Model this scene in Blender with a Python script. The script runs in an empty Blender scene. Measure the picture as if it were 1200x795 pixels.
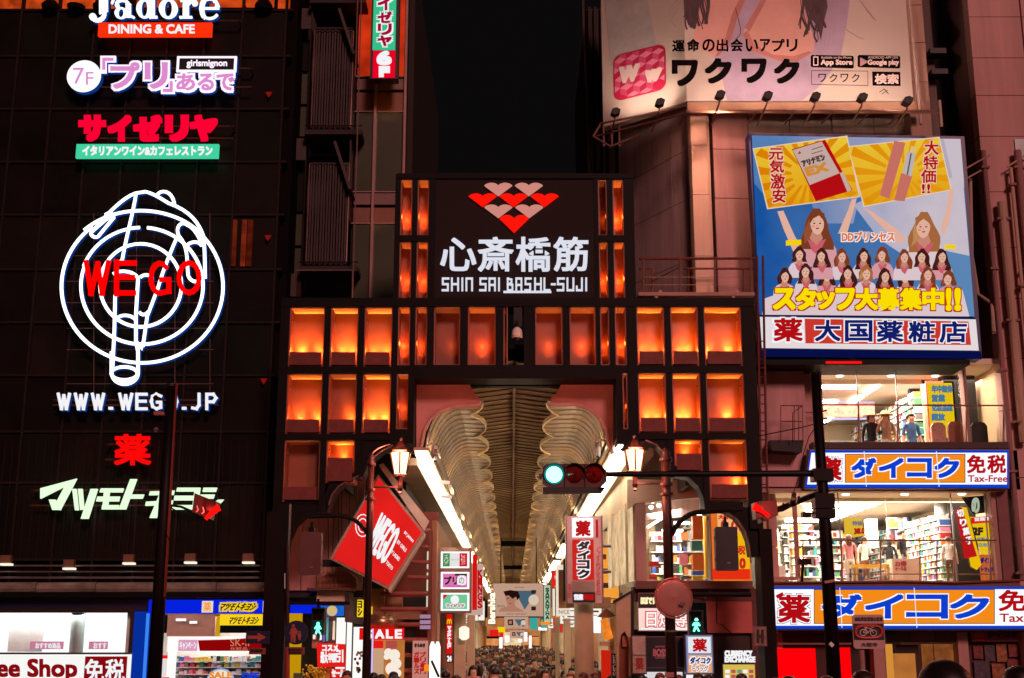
import bpy, math, random
from mathutils import Vector, Matrix
random.seed(7)
S = bpy.context.scene
COL = S.collection

# ------------------------------------------------------------------ camera
CAMH = 2.65
FPX, TT = 1500.0, 0.2337
TH = math.atan(TT); CT, ST = math.cos(TH), math.sin(TH)
cd = bpy.data.cameras.new('camera'); cam = bpy.data.objects.new('camera', cd); COL.objects.link(cam)
cd.sensor_width = 36; cd.lens = 36 * FPX / 1200; cd.clip_end = 2000; cd.clip_start = 0.1
cam.location = (0, 0, CAMH); cam.rotation_euler = (math.radians(90) + TH, 0, 0)
S.camera = cam
# ------------------------------------------------------------------ world, weak night glow, exposure
w = bpy.data.worlds.new('World'); S.world = w; w.use_nodes = True
bg = w.node_tree.nodes['Background']; bg.inputs[0].default_value = (0.0032, 0.0028, 0.0028, 1); bg.inputs[1].default_value = 1.0
sl = bpy.data.lights.new('city_glow', 'SUN'); sl.energy = 1.5; sl.angle = math.radians(12); sl.color = (1.0, 0.46, 0.42)
so = bpy.data.objects.new('city_glow', sl); COL.objects.link(so)
so.rotation_euler = Vector((-0.3, 1.0, -0.5)).to_track_quat('-Z', 'Y').to_euler()
S.view_settings.view_transform = 'Standard'; S.view_settings.look = 'None'
S.view_settings.exposure = 0; S.view_settings.gamma = 1
S.render.engine = 'CYCLES'
cy = S.cycles
cy.use_denoising = True
try: cy.denoiser = 'OPENIMAGEDENOISE'
except Exception: pass
cy.sample_clamp_indirect = 2.5; cy.sample_clamp_direct = 0
cy.max_bounces = 6; cy.diffuse_bounces = 2; cy.glossy_bounces = 2; cy.transmission_bounces = 4; cy.transparent_max_bounces = 12
cy.caustics_reflective = False; cy.caustics_refractive = False

# ------------------------------------------------------------------ picture pixel <-> place
def P(px, py, D):
    u = (px - 600) / FPX; v = (397.5 - py) / FPX
    t = D / (CT - v * ST)
    return Vector((u * t, D, CAMH + t * (ST + v * CT)))
def PX(px, D, py=420): return P(px, py, D).x
def PZ(py, D): return P(600, py, D).z
def RC(x0, y0, x1, y1, D):
    m = (y0 + y1) / 2
    return P(x0, m, D).x, P(x1, m, D).x, PZ(y1, D), PZ(y0, D)
def ground(y):
    return 0.95 if y < 6 else (0.95 * (22 - y) / 16 if y < 22 else 0.0)

# ------------------------------------------------------------------ materials
def lin(c):
    return tuple(((v / 255) / 12.92 if v / 255 <= 0.04045 else ((v / 255 + 0.055) / 1.055) ** 2.4) for v in c)
_M = {}
def mat(name, col, rough=0.6, metal=0.0, var=0.12, scale=2.0, bump=0.0, spec=0.5, streak=0):
    if name in _M: return _M[name]
    m = bpy.data.materials.new(name); _M[name] = m; m.use_nodes = True
    nt = m.node_tree; b = nt.nodes['Principled BSDF']; c = lin(col)
    b.inputs['Roughness'].default_value = rough; b.inputs['Metallic'].default_value = metal
    b.inputs['Specular IOR Level'].default_value = spec
    tc = nt.nodes.new('ShaderNodeTexCoord'); n = nt.nodes.new('ShaderNodeTexNoise'); n.inputs['Scale'].default_value = scale
    n.inputs['Detail'].default_value = 5; n.inputs['Roughness'].default_value = 0.65
    mp = nt.nodes.new('ShaderNodeMapping'); nt.links.new(tc.outputs['Object'], mp.inputs[0]); nt.links.new(mp.outputs[0], n.inputs[0])
    if streak: mp.inputs['Scale'].default_value = (1.6, 1.6, 0.16)
    r = nt.nodes.new('ShaderNodeValToRGB'); nt.links.new(n.outputs[0], r.inputs[0])
    r.color_ramp.elements[0].position = 0.3; r.color_ramp.elements[1].position = 0.7
    r.color_ramp.elements[0].color = tuple(max(0, x * (1 - var * 1.6)) for x in c) + (1,)
    r.color_ramp.elements[1].color = tuple(min(1, x * (1 + var)) for x in c) + (1,)
    nt.links.new(r.outputs[0], b.inputs['Base Color'])
    if bump:
        bp = nt.nodes.new('ShaderNodeBump'); bp.inputs['Strength'].default_value = bump; bp.inputs['Distance'].default_value = 0.02
        n2 = nt.nodes.new('ShaderNodeTexNoise'); n2.inputs['Scale'].default_value = scale * 12; nt.links.new(tc.outputs['Object'], n2.inputs[0])
        nt.links.new(n2.outputs[0], bp.inputs['Height']); nt.links.new(bp.outputs[0], b.inputs['Normal'])
    return m
def emi(name, col, st=1.0, var=0.0, scale=1.5):
    if name in _M: return _M[name]
    m = bpy.data.materials.new(name); _M[name] = m; m.use_nodes = True
    nt = m.node_tree; nt.nodes.clear(); e = nt.nodes.new('ShaderNodeEmission'); o = nt.nodes.new('ShaderNodeOutputMaterial')
    c = lin(col); e.inputs[0].default_value = c + (1,); e.inputs[1].default_value = st; nt.links.new(e.outputs[0], o.inputs[0])
    if var:
        tc = nt.nodes.new('ShaderNodeTexCoord'); n = nt.nodes.new('ShaderNodeTexNoise'); n.inputs['Scale'].default_value = scale
        nt.links.new(tc.outputs['Object'], n.inputs[0])
        mr = nt.nodes.new('ShaderNodeMapRange'); mr.inputs[1].default_value = 0.3; mr.inputs[2].default_value = 0.7
        mr.inputs[3].default_value = st * (1 - var); mr.inputs[4].default_value = st * (1 + var)
        nt.links.new(n.outputs[0], mr.inputs[0]); nt.links.new(mr.outputs[0], e.inputs[1])
    return m
def emi2(name, ca, cb, st, axis=0, p0=0, p1=1, nz=.35, scale=.8):
    """printed picture whose colour runs from ca to cb along an axis, broken up by noise"""
    if name in _M: return _M[name]
    m = bpy.data.materials.new(name); _M[name] = m; m.use_nodes = True
    nt = m.node_tree; nt.nodes.clear(); N = nt.nodes.new; L = nt.links.new
    e = N('ShaderNodeEmission'); o = N('ShaderNodeOutputMaterial'); e.inputs[1].default_value = st; L(e.outputs[0], o.inputs[0])
    tc = N('ShaderNodeTexCoord'); gm = N('ShaderNodeNewGeometry'); sp = N('ShaderNodeSeparateXYZ'); L(gm.outputs['Position'], sp.inputs[0])
    mr = N('ShaderNodeMapRange'); L(sp.outputs[axis], mr.inputs[0]); mr.inputs[1].default_value = p0; mr.inputs[2].default_value = p1
    n = N('ShaderNodeTexNoise'); n.inputs['Scale'].default_value = scale; n.inputs['Detail'].default_value = 6; L(gm.outputs['Position'], n.inputs[0])
    a = N('ShaderNodeMath'); a.operation = 'MULTIPLY_ADD'; L(n.outputs[0], a.inputs[0]); a.inputs[1].default_value = nz*2.4; a.inputs[2].default_value = -nz*1.2
    b = N('ShaderNodeMath'); b.operation = 'ADD'; b.use_clamp = True; L(mr.outputs[0], b.inputs[0]); L(a.outputs[0], b.inputs[1])
    mx = N('ShaderNodeMix'); mx.data_type = 'RGBA'; mx.inputs[6].default_value = lin(ca)+(1,); mx.inputs[7].default_value = lin(cb)+(1,); L(b.outputs[0], mx.inputs[0]); L(mx.outputs[2], e.inputs[0])
    return m
def glassm(name='window_glass', tint=(1, 1, 1), refl=0.07):
    if name in _M: return _M[name]
    m = bpy.data.materials.new(name); _M[name] = m; m.use_nodes = True
    nt = m.node_tree; nt.nodes.clear(); o = nt.nodes.new('ShaderNodeOutputMaterial')
    t = nt.nodes.new('ShaderNodeBsdfTransparent'); t.inputs[0].default_value = tint + (1,)
    g = nt.nodes.new('ShaderNodeBsdfGlossy'); g.inputs['Roughness'].default_value = 0.03
    x = nt.nodes.new('ShaderNodeMixShader'); x.inputs[0].default_value = refl
    nt.links.new(t.outputs[0], x.inputs[1]); nt.links.new(g.outputs[0], x.inputs[2]); nt.links.new(x.outputs[0], o.inputs[0])
    return m

# ------------------------------------------------------------------ mesh builder
class MB:
    def __init__(s): s.v = []; s.f = []; s.m = []; s.cur = 0; s.mats = []; s.smooth = False
    def use(s, m):
        if m not in s.mats: s.mats.append(m)
        s.cur = s.mats.index(m); return s
    def add(s, vs, fs):
        b = len(s.v); s.v += [tuple(v) for v in vs]
        for f in fs: s.f.append(tuple(b + i for i in f)); s.m.append(s.cur)
        return s
    def box(s, x0, x1, y0, y1, z0, z1):
        if x0 > x1: x0, x1 = x1, x0
        if y0 > y1: y0, y1 = y1, y0
        if z0 > z1: z0, z1 = z1, z0
        return s.add([(x0,y0,z0),(x1,y0,z0),(x1,y1,z0),(x0,y1,z0),(x0,y0,z1),(x1,y0,z1),(x1,y1,z1),(x0,y1,z1)],
                     [(0,1,5,4),(1,2,6,5),(2,3,7,6),(3,0,4,7),(4,5,6,7),(3,2,1,0)])
    def pb(s, x0, y0, x1, y1, D, dep=0.1):          # box whose front face covers this pixel rectangle of the plane y = D
        a, b, c, d = RC(x0, y0, x1, y1, D); return s.box(a, b, D, D + dep, c, d)
    def prism(s, pts, y0, y1):                       # pts (x, z) outline, thickness y0..y1
        n = len(pts)
        return s.add([(x, y0, z) for x, z in pts] + [(x, y1, z) for x, z in pts],
                     [tuple(range(n)), tuple(range(2*n-1, n-1, -1))] + [(i, (i+1) % n + 0, n + (i+1) % n, n + i) for i in range(n)])
    def pp(s, pts, D, dep=0.05):
        q = [P(x, y, D) for x, y in pts]; return s.prism([(p.x, p.z) for p in q], D, D + dep)
    def flat(s, pts, D):
        return s.add([P(x, y, D) for x, y in pts], [tuple(range(len(pts)))])
    def quad(s, a, b, c, d): return s.add([a, b, c, d], [(0,1,2,3)])
    def obox(s, p0, p1, wx, wz, up=Vector((0,0,1))):  # beam from p0 to p1
        p0 = Vector(p0); p1 = Vector(p1); d = (p1 - p0).normalized()
        a = d.cross(up); a = a.normalized() if a.length > 1e-4 else Vector((1,0,0)); b = a.cross(d).normalized()
        vs = []
        for q in (p0, p1):
            for i, j in ((-1,-1),(1,-1),(1,1),(-1,1)): vs.append(q + a*i*wx/2 + b*j*wz/2)
        return s.add(vs, [(0,1,5,4),(1,2,6,5),(2,3,7,6),(3,0,4,7),(3,2,1,0),(4,5,6,7)])
    def tube(s, pts, r, n=8, closed=False, r1=None):
        pts = [Vector(p) for p in pts]; N = len(pts); rings = []; prev = None
        for i, p in enumerate(pts):
            if closed: d = pts[(i+1) % N] - pts[i-1]
            else: d = pts[min(i+1, N-1)] - pts[max(i-1, 0)]
            d.normalize()
            if prev is None:
                a = d.orthogonal().normalized()
            else:
                a = prev - d * prev.dot(d); a = a.normalized() if a.length > 1e-5 else d.orthogonal().normalized()
            prev = a; b = d.cross(a)
            rr = r if r1 is None else r + (r1 - r) * i / (N - 1)
            rings.append([p + (a*math.cos(2*math.pi*k/n) + b*math.sin(2*math.pi*k/n))*rr for k in range(n)])
        vs = [v for g in rings for v in g]; fs = []
        for i in range(N if closed else N-1):
            j = (i+1) % N
            for k in range(n): fs.append((i*n+k, i*n+(k+1) % n, j*n+(k+1) % n, j*n+k))
        if not closed: fs += [tuple(range(n-1,-1,-1)), tuple((N-1)*n+k for k in range(n))]
        return s.add(vs, fs)
    def lathe(s, c, prof, n=16, axis='z'):
        vs = []; fs = []
        for r, h in prof:
            for k in range(n):
                a = 2*math.pi*k/n; x, y = r*math.cos(a), r*math.sin(a)
                vs.append((c[0]+x, c[1]+y, c[2]+h) if axis == 'z' else (c[0]+x, c[1]+h, c[2]+y))
        for i in range(len(prof)-1):
            for k in range(n):
                q = (i*n+k, i*n+(k+1) % n, (i+1)*n+(k+1) % n, (i+1)*n+k)
                fs.append(q if axis == 'z' else q[::-1])
        fs += [tuple(range(n-1,-1,-1)), tuple((len(prof)-1)*n+k for k in range(n))]
        return s.add(vs, fs)
    def mesh(s, me, fn):
        b = len(s.v); s.v += [tuple(fn(v.co)) for v in me.vertices]
        for p in me.polygons: s.f.append(tuple(b+i for i in p.vertices)); s.m.append(s.cur)
        return s
    def data(s, name, m=None):
        me = bpy.data.meshes.new(name); me.from_pydata(s.v, [], s.f)
        if m is not None and not s.mats: s.mats = [m]
        for x in s.mats: me.materials.append(x)
        if len(s.mats) > 1: me.polygons.foreach_set('material_index', s.m)
        if s.smooth: me.polygons.foreach_set('use_smooth', [True]*len(me.polygons))
        me.update(); return me

def tagp(o, label=None, cat=None, group=None, kind=None):
    if label: o['label'] = label
    if cat: o['category'] = cat
    if group: o['group'] = group
    if kind: o['kind'] = kind
    return o
def thing(name, label, cat, loc=(0,0,0), group=None, kind=None):
    o = bpy.data.objects.new(name, None); o.empty_display_size = 0.3; COL.objects.link(o); o.location = loc
    return tagp(o, label, cat, group, kind)
def part(name, mb, parent=None, m=None, label=None, kind=None):
    me = mb.data(name, m) if isinstance(mb, MB) else mb
    o = bpy.data.objects.new(name, me); COL.objects.link(o)
    if parent is not None:
        o.parent = parent
        if parent.parent is None: o.location = [-a for a in parent.location]
    return tagp(o, label, kind=kind)
def solo(name, mb, label, cat, m=None, group=None, kind=None):       # a thing that is one mesh
    return tagp(part(name, mb, None, m), label, cat, group, kind)
def pbp(name, rect, D, dep, m, parent, label=None): return part(name, MB().pb(*rect, D, dep), parent, m, label)
def ppp(name, pts, D, dep, m, parent, label=None): return part(name, MB().pp(pts, D, dep), parent, m, label)

# ------------------------------------------------------------------ lettering
_T = {}
def tmesh(s, off=0.0, res=3):
    k = (s, off, res)
    if k in _T: return _T[k]
    c = bpy.data.curves.new('t', 'FONT'); c.body = s; c.size = 1; c.offset = off; c.resolution_u = res
    o = bpy.data.objects.new('t', c); COL.objects.link(o)
    dg = bpy.context.evaluated_depsgraph_get(); me = bpy.data.meshes.new_from_object(o.evaluated_get(dg))
    bpy.data.objects.remove(o); bpy.data.curves.remove(c)
    xs = [v.co.x for v in me.vertices]; ys = [v.co.y for v in me.vertices]
    _T[k] = (me, min(xs), max(xs), min(ys), max(ys)); return _T[k]
def put(mb, s, O, U, V, D, off=0.0, bold=0.0, dep=0.02, shear=0.0, fn=None):
    """Lettering fitted into the parallelogram O, O+U, O+V (pixels) of the plane y = D, standing dep proud of it."""
    me, a, b, c, d = tmesh(s, off)
    def mk(dx, dy, dz):
        def f(co):
            u = (co.x - a) / (b - a); v = (co.y - c) / (d - c)
            u = u * (1 - abs(shear)) + shear * v + (0 if shear >= 0 else -shear)
            x, y = O[0] + U[0]*u + V[0]*v + dx, O[1] + U[1]*u + V[1]*v + dy
            if fn: return fn(x, y, -dz)
            p = P(x, y, D); return (p.x, D - dep - dz, p.z)
        return f
    if bold:
        for k, (i, j) in enumerate(((-1,-1),(1,1),(-1,1),(1,-1),(0,-1),(0,1),(1,0),(-1,0))): mb.mesh(me, mk(i*bold, j*bold, 0.0004*k))
    mb.mesh(me, mk(0, 0, 0.004)); return mb
def txt(s, rect, D, m, parent, off=0.0, bold=0.0, dep=0.02, name='lettering', shear=0.0, fn=None):
    x0, y0, x1, y1 = rect
    return part(name, put(MB(), s, (x0, y1), (x1-x0, 0), (0, y0-y1), D, off, bold, dep, shear, fn), parent, m)
def txv(s, rect, D, m, parent, off=0.0, bold=0.0, dep=0.02, name='lettering'):       # vertical row of characters
    x0, y0, x1, y1 = rect; n = len(s); h = (y1 - y0) / n; mb = MB()
    for i, ch in enumerate(s): put(mb, ch, (x0, y0 + h*(i+0.95)), (x1-x0, 0), (0, -h*0.9), D, off, bold, dep)
    return part(name, mb, parent, m)
def chars(s, rect, D, m, parent, off=0.0, bold=0.0, dep=0.03, gap=0.06, name='letter', shear=0.0):   # every character its own piece
    x0, y0, x1, y1 = rect; n = len(s); w_ = (x1 - x0) / n
    for i, ch in enumerate(s):
        part(name, put(MB(), ch, (x0 + w_*(i+gap), y1), (w_*(1-2*gap), 0), (0, y0-y1), D, off, bold, dep, shear), parent, m)
def ribbon(mb, pts, wd, D, dep=0.03, cap=True):
    """Flat stroke of width wd pixels along pixel points."""
    for i in range(len(pts)-1):
        a = Vector(pts[i]); b = Vector(pts[i+1]); d = (b-a)
        if d.length < 1e-6: continue
        d.normalize(); nrm = Vector((-d.y, d.x)) * wd/2; e = d * (wd/2 if cap else 0)
        q = [a-e+nrm, a-e-nrm, b+e-nrm, b+e+nrm]; mb.pp([tuple(v) for v in q], D - 0.0007*(i % 3), dep)
    return mb
def seg_arc(cx, cy, rx, ry, a0, a1, n=12):
    return [(cx + rx*math.cos(math.radians(a0+(a1-a0)*i/n)), cy - ry*math.sin(math.radians(a0+(a1-a0)*i/n))) for i in range(n+1)]
def bez(p0, p1, p2, p3, n=8):
    out = []
    for i in range(n+1):
        t = i/n; q = 1-t
        out.append(tuple(q**3*a+3*q*q*t*b+3*q*t*t*c+t**3*d for a, b, c, d in zip(p0, p1, p2, p3)))
    return out
def spot(name, loc, target, e, col, size=70, blend=0.8, rad=0.05):
    l = bpy.data.lights.new(name, 'SPOT'); l.energy = e; l.color = col; l.spot_size = math.radians(size); l.spot_blend = blend; l.shadow_soft_size = rad
    o = bpy.data.objects.new(name, l); COL.objects.link(o); o.location = loc
    o.rotation_euler = (Vector(target)-Vector(loc)).to_track_quat('-Z', 'Y').to_euler(); return o
def pl(name, loc, e, col, rad=0.05):
    l = bpy.data.lights.new(name, 'POINT'); l.energy = e; l.color = col; l.shadow_soft_size = rad
    o = bpy.data.objects.new(name, l); COL.objects.link(o); o.location = loc; return o
def al(name, loc, target, e, col, sx, sy):
    l = bpy.data.lights.new(name, 'AREA'); l.energy = e; l.color = col; l.shape = 'RECTANGLE'; l.size = sx; l.size_y = sy
    o = bpy.data.objects.new(name, l); COL.objects.link(o); o.location = loc
    o.rotation_euler = (Vector(target)-Vector(loc)).to_track_quat('-Z', 'Y').to_euler(); return o
def copytree(o, loc=None):
    c = o.copy(); COL.objects.link(c)
    if loc is not None: c.location = loc
    for ch in o.children:
        k = ch.copy(); COL.objects.link(k); k.parent = c
        for g in ch.children:
            h = g.copy(); COL.objects.link(h); h.parent = k
    return c

# ------------------------------------------------------------------ shared materials
black = mat('black_frame_paint', (11, 9, 10), 0.55, 0.0, 0.25, 3, spec=.12)
blackm = mat('black_metal', (20, 19, 20), 0.5, 0.0, 0.2, 5, spec=.3)
concrete = mat('stained_concrete', (178, 156, 142), 0.85, 0, 0.2, 0.9, 0.25, streak=1)
concrete_d = mat('dark_stained_concrete', (112, 96, 92), 0.85, 0, 0.3, 0.7, 0.25, streak=1)
conc_r = mat('brown_pink_concrete', (200, 152, 150), 0.8, 0, 0.22, 0.8, 0.25, streak=1)
steel = mat('painted_steel', (120, 112, 108), 0.4, 0.4, 0.15, 4)
rustst = mat('red_brown_painted_steel', (120, 52, 44), 0.5, 0.2, 0.25, 5)
white = mat('white_paint', (225, 222, 216), 0.6, 0, 0.06, 2)
cream = mat('cream_wall', (196, 172, 138), 0.7, 0, 0.12, 1.5, 0.1)
beige = mat('beige_column_stone', (198, 176, 142), 0.6, 0, 0.12, 1.5, 0.1)
EW = emi('lit_white', (255, 255, 255), 1.15)
EWs = emi('lit_sign_white', (250, 248, 250), 0.95)
ER = emi('lit_red', (255, 20, 22), 1.0)
EY = emi('lit_yellow', (255, 216, 0), 0.9)
EB = emi('lit_blue', (10, 62, 216), 0.9)
EO = emi('lit_orange', (250, 140, 24), 1.0)
EK = mat('print_black', (22, 18, 18), 0.5, 0, 0.05)
GL = glassm()
# ================================================================== SETTING: ground, road
g = MB()
ys = [-40, 6, 10, 14, 18, 22, 26]
for i in range(len(ys)-1):
    g.quad((-60, ys[i], ground(ys[i])), (60, ys[i], ground(ys[i])), (60, ys[i+1], ground(ys[i+1])), (-60, ys[i+1], ground(ys[i+1])))
solo('road', g, 'dark asphalt crossing street in front of the arcade gate', 'road', mat('asphalt', (62, 60, 60), 0.7, 0, 0.2, 1.5, 0.3), kind='structure')
g = MB(); g.quad((-600, -600, -0.05), (600, -600, -0.05), (600, 1500, -0.05), (-600, 1500, -0.05))
solo('ground', g, 'flat ground of the city around the street', 'ground', mat('ground_asphalt', (60, 58, 56), 0.8), kind='structure')
g = MB().box(-60, 60, 26, 330, -0.04, 0.12)
solo('pavement', g, 'pale paved floor of the shopping arcade and pavement', 'pavement', mat('paving', (128, 118, 108), 0.5, 0, 0.15, 1.2), kind='structure')
# zebra bars painted across the road toward the gate
zb = MB()
for k in range(9): zb.box(-4.4 + k*1.05, -3.9 + k*1.05, 22.4, 25.8, 0.0, 0.004)
solo('road_markings', zb, 'white crossing bars painted on the road before the gate', 'road marking', white, kind='structure')

# ================================================================== LEFT BUILDING (dark curtain wall)
DL = 33.0
lb = thing('office_building', 'tall dark glass shop building carrying the neon signs on the far left', 'building', (PX(160, DL), DL, 0.12))
darkgl = mat('dark_tinted_glass', (25, 21, 19), 0.35, 0, 0.35, 0.6, 0, 0.08)
darkgl2 = mat('brown_tinted_glass', (31, 25, 21), 0.35, 0, 0.3, 0.5, 0, 0.08)
darkgl3 = mat('greenish_tinted_glass', (24, 26, 19), 0.35, 0, 0.3, 0.5, 0, 0.08)
mull = mat('dark_mullion', (38, 29, 27), 0.6, 0, 0.2, 3, spec=.1)
core = MB().box(PX(-60, DL), PX(330, DL), DL+0.3, DL+14, PZ(697, DL), PZ(-60, DL))
part('wall', core, lb, mat('dark_render', (20, 16, 15), 0.9, spec=.05))
cols = [-58, -12, 34, 80, 126, 172, 218, 264, 318]
rows = [12, 66, 128, 190, 252, 316, 378, 440, 506, 566, 656]
for i in range(len(cols)-1):
    for j in range(len(rows)-1):
        x0, x1, z0, z1 = PX(cols[i], DL)+0.03, PX(cols[i+1], DL)-0.03, PZ(rows[j+1], DL)+0.03, PZ(rows[j], DL)-0.03
        o = part('glass_panel', MB().box(x0, x1, DL+random.uniform(0.02,0.05), DL+0.2, z0, z1), lb, random.choice((darkgl, darkgl, darkgl2, darkgl3)))
for c_ in cols: part('mullion', MB().box(PX(c_, DL)-0.03, PX(c_, DL)+0.03, DL-0.06, DL+0.25, PZ(690, DL), PZ(-40, DL)), lb, mull)
for r_ in rows: part('transom', MB().box(PX(-60, DL), PX(326, DL), DL-0.03, DL+0.22, PZ(r_, DL)-0.03, PZ(r_, DL)+0.03), lb, mull)
for x0, x1, s_ in ((264, 270, .3), (276, 281.5, .5), (283, 289, .2)):      # dull red reflections on the dark glass, put in as glowing strips
    part('reflection_strip', MB().box(PX(x0, DL), PX(x1, DL), DL-.04, DL+.02, PZ(312, DL), PZ(258, DL)), lb, emi('reflection_glow_%d' % x0, (150, 48, 26), s_, .5, 3))
# thin cladding ribs in front of the lower storeys
rb = MB()
x = PX(-50, DL)
while x < PX(316, DL):
    rb.box(x, x+0.02, DL-0.02, DL+0.04, PZ(655, DL), PZ(515, DL)); x += 0.21
part('cladding_rib', rb, lb, mull, kind='stuff')
# lit restaurant floor, only its lower edge is in view
litorange = emi('dim_orange_interior', (214, 74, 24), 0.75, 0.5, 2.5)
for a, b in ((-50, 18), (20, 66), (68, 92), (96, 122), (128, 300), (306, 320)):
    part('window', MB().box(PX(a, DL), PX(b, DL), DL+0.1, DL+0.25, PZ(8 if a != 128 else 4, DL), PZ(-40, DL)), lb, litorange)
for a, h_ in ((24, 13), (56, 5), (88, 12), (120, 16), (290, 14)):       # chair backs and plants against the lit windows
    part('window_ledge_item', MB().lathe((PX(a, DL), DL-0.1, PZ(14, DL)), [(0.22, 0), (0.26, 0.12), (0.16, h_*0.02), (0.02, h_*0.025)], 10), lb, black)
# ledge band over the shop front
ledge = mat('grey_canvas_edge', (126, 116, 104), 0.7, 0, 0.3, 2)
xx = [-60, 6, 72, 138, 204, 272, 330]
for i in range(6):
    mb = MB(); mb.tube([(PX(xx[i], DL)+0.01, DL-0.35, PZ(690, DL)), (PX(xx[i+1], DL)-0.01, DL-0.35, PZ(689.5, DL))], 0.14, 10)
    part('awning_roll', mb, lb, ledge)
for z, r in ((664, 0.025), (671, 0.02), (678, 0.03)):
    part('ledge_rail', MB().tube([(PX(-60, DL), DL-0.3, PZ(z, DL)), (PX(318, DL), DL-0.3, PZ(z, DL))], r, 6), lb, steel)
part('ledge', MB().box(PX(-60, DL), PX(326, DL), DL-0.45, DL+0.3, PZ(701, DL), PZ(695.5, DL)), lb, black)

def flood(cx, cy, D, e, label, col=(1, .8, .6), lens=True):
    t = thing('floodlight', label, 'floodlight', (PX(cx, D, cy), D-0.35, PZ(cy+8, D)), 'floodlights along the shop ledge')
    x, z = PX(cx, D, cy), PZ(cy, D)
    part('housing', MB().box(x-0.13, x+0.13, D-0.5, D-0.36, z-0.08, z+0.1), t, mat('brown_floodlight_housing', (120, 80, 62), 0.5))
    part('lens', MB().box(x-0.13, x+0.15, D-0.53, D-0.33, z-0.15, z-0.10), t, emi('ledge_lamp_lens', (255, 236, 214), 1.2))
    part('bracket', MB().box(x-0.02, x+0.02, D-0.36, D-0.1, z-0.12, z-0.06), t, blackm)
flood(15, 657, DL, 0, 'small floodlight at the far left end of the dark ledge')
flood(88, 662, DL, 0, 'small ledge floodlight between the far left one and the tall pole')
flood(157, 656, DL, 0, 'small ledge floodlight just left of the tall dark pole')
flood(228, 655, DL, 0, 'reddish ledge floodlight just right of the tall dark pole')
flood(295, 655, DL, 0, 'small ledge floodlight nearest the arcade gate')

# ------------------------------------------------------------------ left building signs
DS = DL - 0.45
def sg(name, label, rect):
    a, b, c, d = RC(*rect, DS); return thing(name, label, 'sign', ((a+b)/2, DS, c))
EWb = emi('neon_white', (244, 250, 255), 1.25)
blue_side = mat('blue_letter_return', (30, 80, 170), 0.4)
for (x0, x1, ys__) in ((104, 258, (22,)), (76, 276, (78, 100)), (92, 256, (146, 160)), (66, 256, (468, 474)), (132, 180, (520, 538)), (50, 262, (574, 592))):
    mb = MB()
    for y in ys__: mb.box(PX(x0-2, DS), PX(x1+2, DS), DS+.12, DS+.16, PZ(y, DS)-.02, PZ(y, DS)+.02)
    n_ = max(2, int((x1-x0)/40))
    for k in range(n_+1): x_ = PX(x0+(x1-x0)*k/n_, DS); mb.box(x_-.02, x_+.02, DS+.12, DL, PZ(ys__[0], DS)-.03, PZ(ys__[0], DS)+.01)
    part('sign_rail', mb, lb, mat('rail_brown', (74, 44, 38), .6, spec=.2))
# J'adore
t = sg('restaurant_sign', "big white serif letters over a red bar reading DINING & CAFE", (100, -12, 260, 44))
jsign = t
def ring(mb, cx, cy, rx, ry, ix, iy, D, dep, n=28, tilt=0):
    vs = []
    for k in range(n):
        a = 2*math.pi*k/n
        for (ex, ey) in ((rx, ry), (ix, iy)):
            x, y = ex*math.cos(a), ey*math.sin(a)
            p = P(cx + x + tilt*y, cy + y, D); vs += [(p.x, D, p.z), (p.x, D+dep, p.z)]
    fs = []
    for k in range(n):
        a = 4*k; b = 4*((k+1) % n)
        fs += [(a, b, b+2, a+2), (a+1, a+3, b+3, b+1), (a, a+1, b+1, b), (a+2, b+2, b+3, a+3)]
    return mb.add(vs, fs)
def glyph(fn, label=None):
    mb = MB(); fn(mb); part('letter', mb, t, EWb)
def L_J(mb):
    mb.pp([(116,-14),(126,-14),(126,13),(116,16)], DS, .08); mb.pp([(112,-14),(130,-14),(130,-11),(112,-11)], DS-.002, .08)
    ribbon(mb, seg_arc(114,15,8,8.5,0,-150,8), 4, DS-.004, .08); ring(mb, 108.5, 19.5, 4.2, 4, .1, .1, DS-.006, .08)
def L_ap(mb): ring(mb, 132, -5, 3.2, 3.2, .1, .1, DS, .08); ribbon(mb, [(134,-4),(131,3)], 2.2, DS-.003, .08)
def L_a(mb):
    mb.pp([(147,4),(153,4),(153,20),(147,20)], DS, .08); ribbon(mb, seg_arc(143,6,7.5,6,0,150,8), 3, DS-.003, .08); ring(mb, 137, 6, 2.6, 2.6, .1, .1, DS-.005, .08)
    ring(mb, 141.5, 15, 7.5, 6.6, 3, 5.2, DS-.007, .08); ribbon(mb, [(152,18),(156,20)], 2.4, DS-.009, .08)
def L_d(mb):
    ring(mb, 169, 10, 9.5, 11, 3.6, 9.2, DS, .08); mb.pp([(174.5,-14),(181,-14),(181,21),(174.5,21)], DS-.004, .08); mb.pp([(170,-14),(178,-14),(178,-11.5),(170,-11.5)], DS-.006, .08); mb.pp([(178,18.5),(184,18.5),(184,21),(178,21)], DS-.006, .08)
def L_o(mb): ring(mb, 197, 10, 11, 11.5, 4.4, 9.4, DS, .08)
def L_r(mb):
    mb.pp([(214,0),(221,0),(221,21),(214,21)], DS, .08); mb.pp([(211,-1),(219,-1),(219,1.3),(211,1.3)], DS-.003, .08); mb.pp([(210,18.8),(225,18.8),(225,21),(210,21)], DS-.003, .08)
    ribbon(mb, [(220,5),(223,1.5),(227,0.5)], 3, DS-.005, .08); ring(mb, 228, 3.3, 3.5, 3.4, .1, .1, DS-.007, .08)
def L_e(mb):
    vs = seg_arc(245.5,10,11,11.5,10,325,20); ribbon(mb, vs, 2.4, DS, .08, False); ribbon(mb, seg_arc(239.5,10,3.2,9.5,80,280,8), 5.4, DS-.004, .08, False); ribbon(mb, [(238,9.5),(255.5,9.5)], 2.2, DS-.006, .08); ribbon(mb, seg_arc(250,6,4,6,100,-30,6), 4, DS-.008, .08, False)
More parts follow.
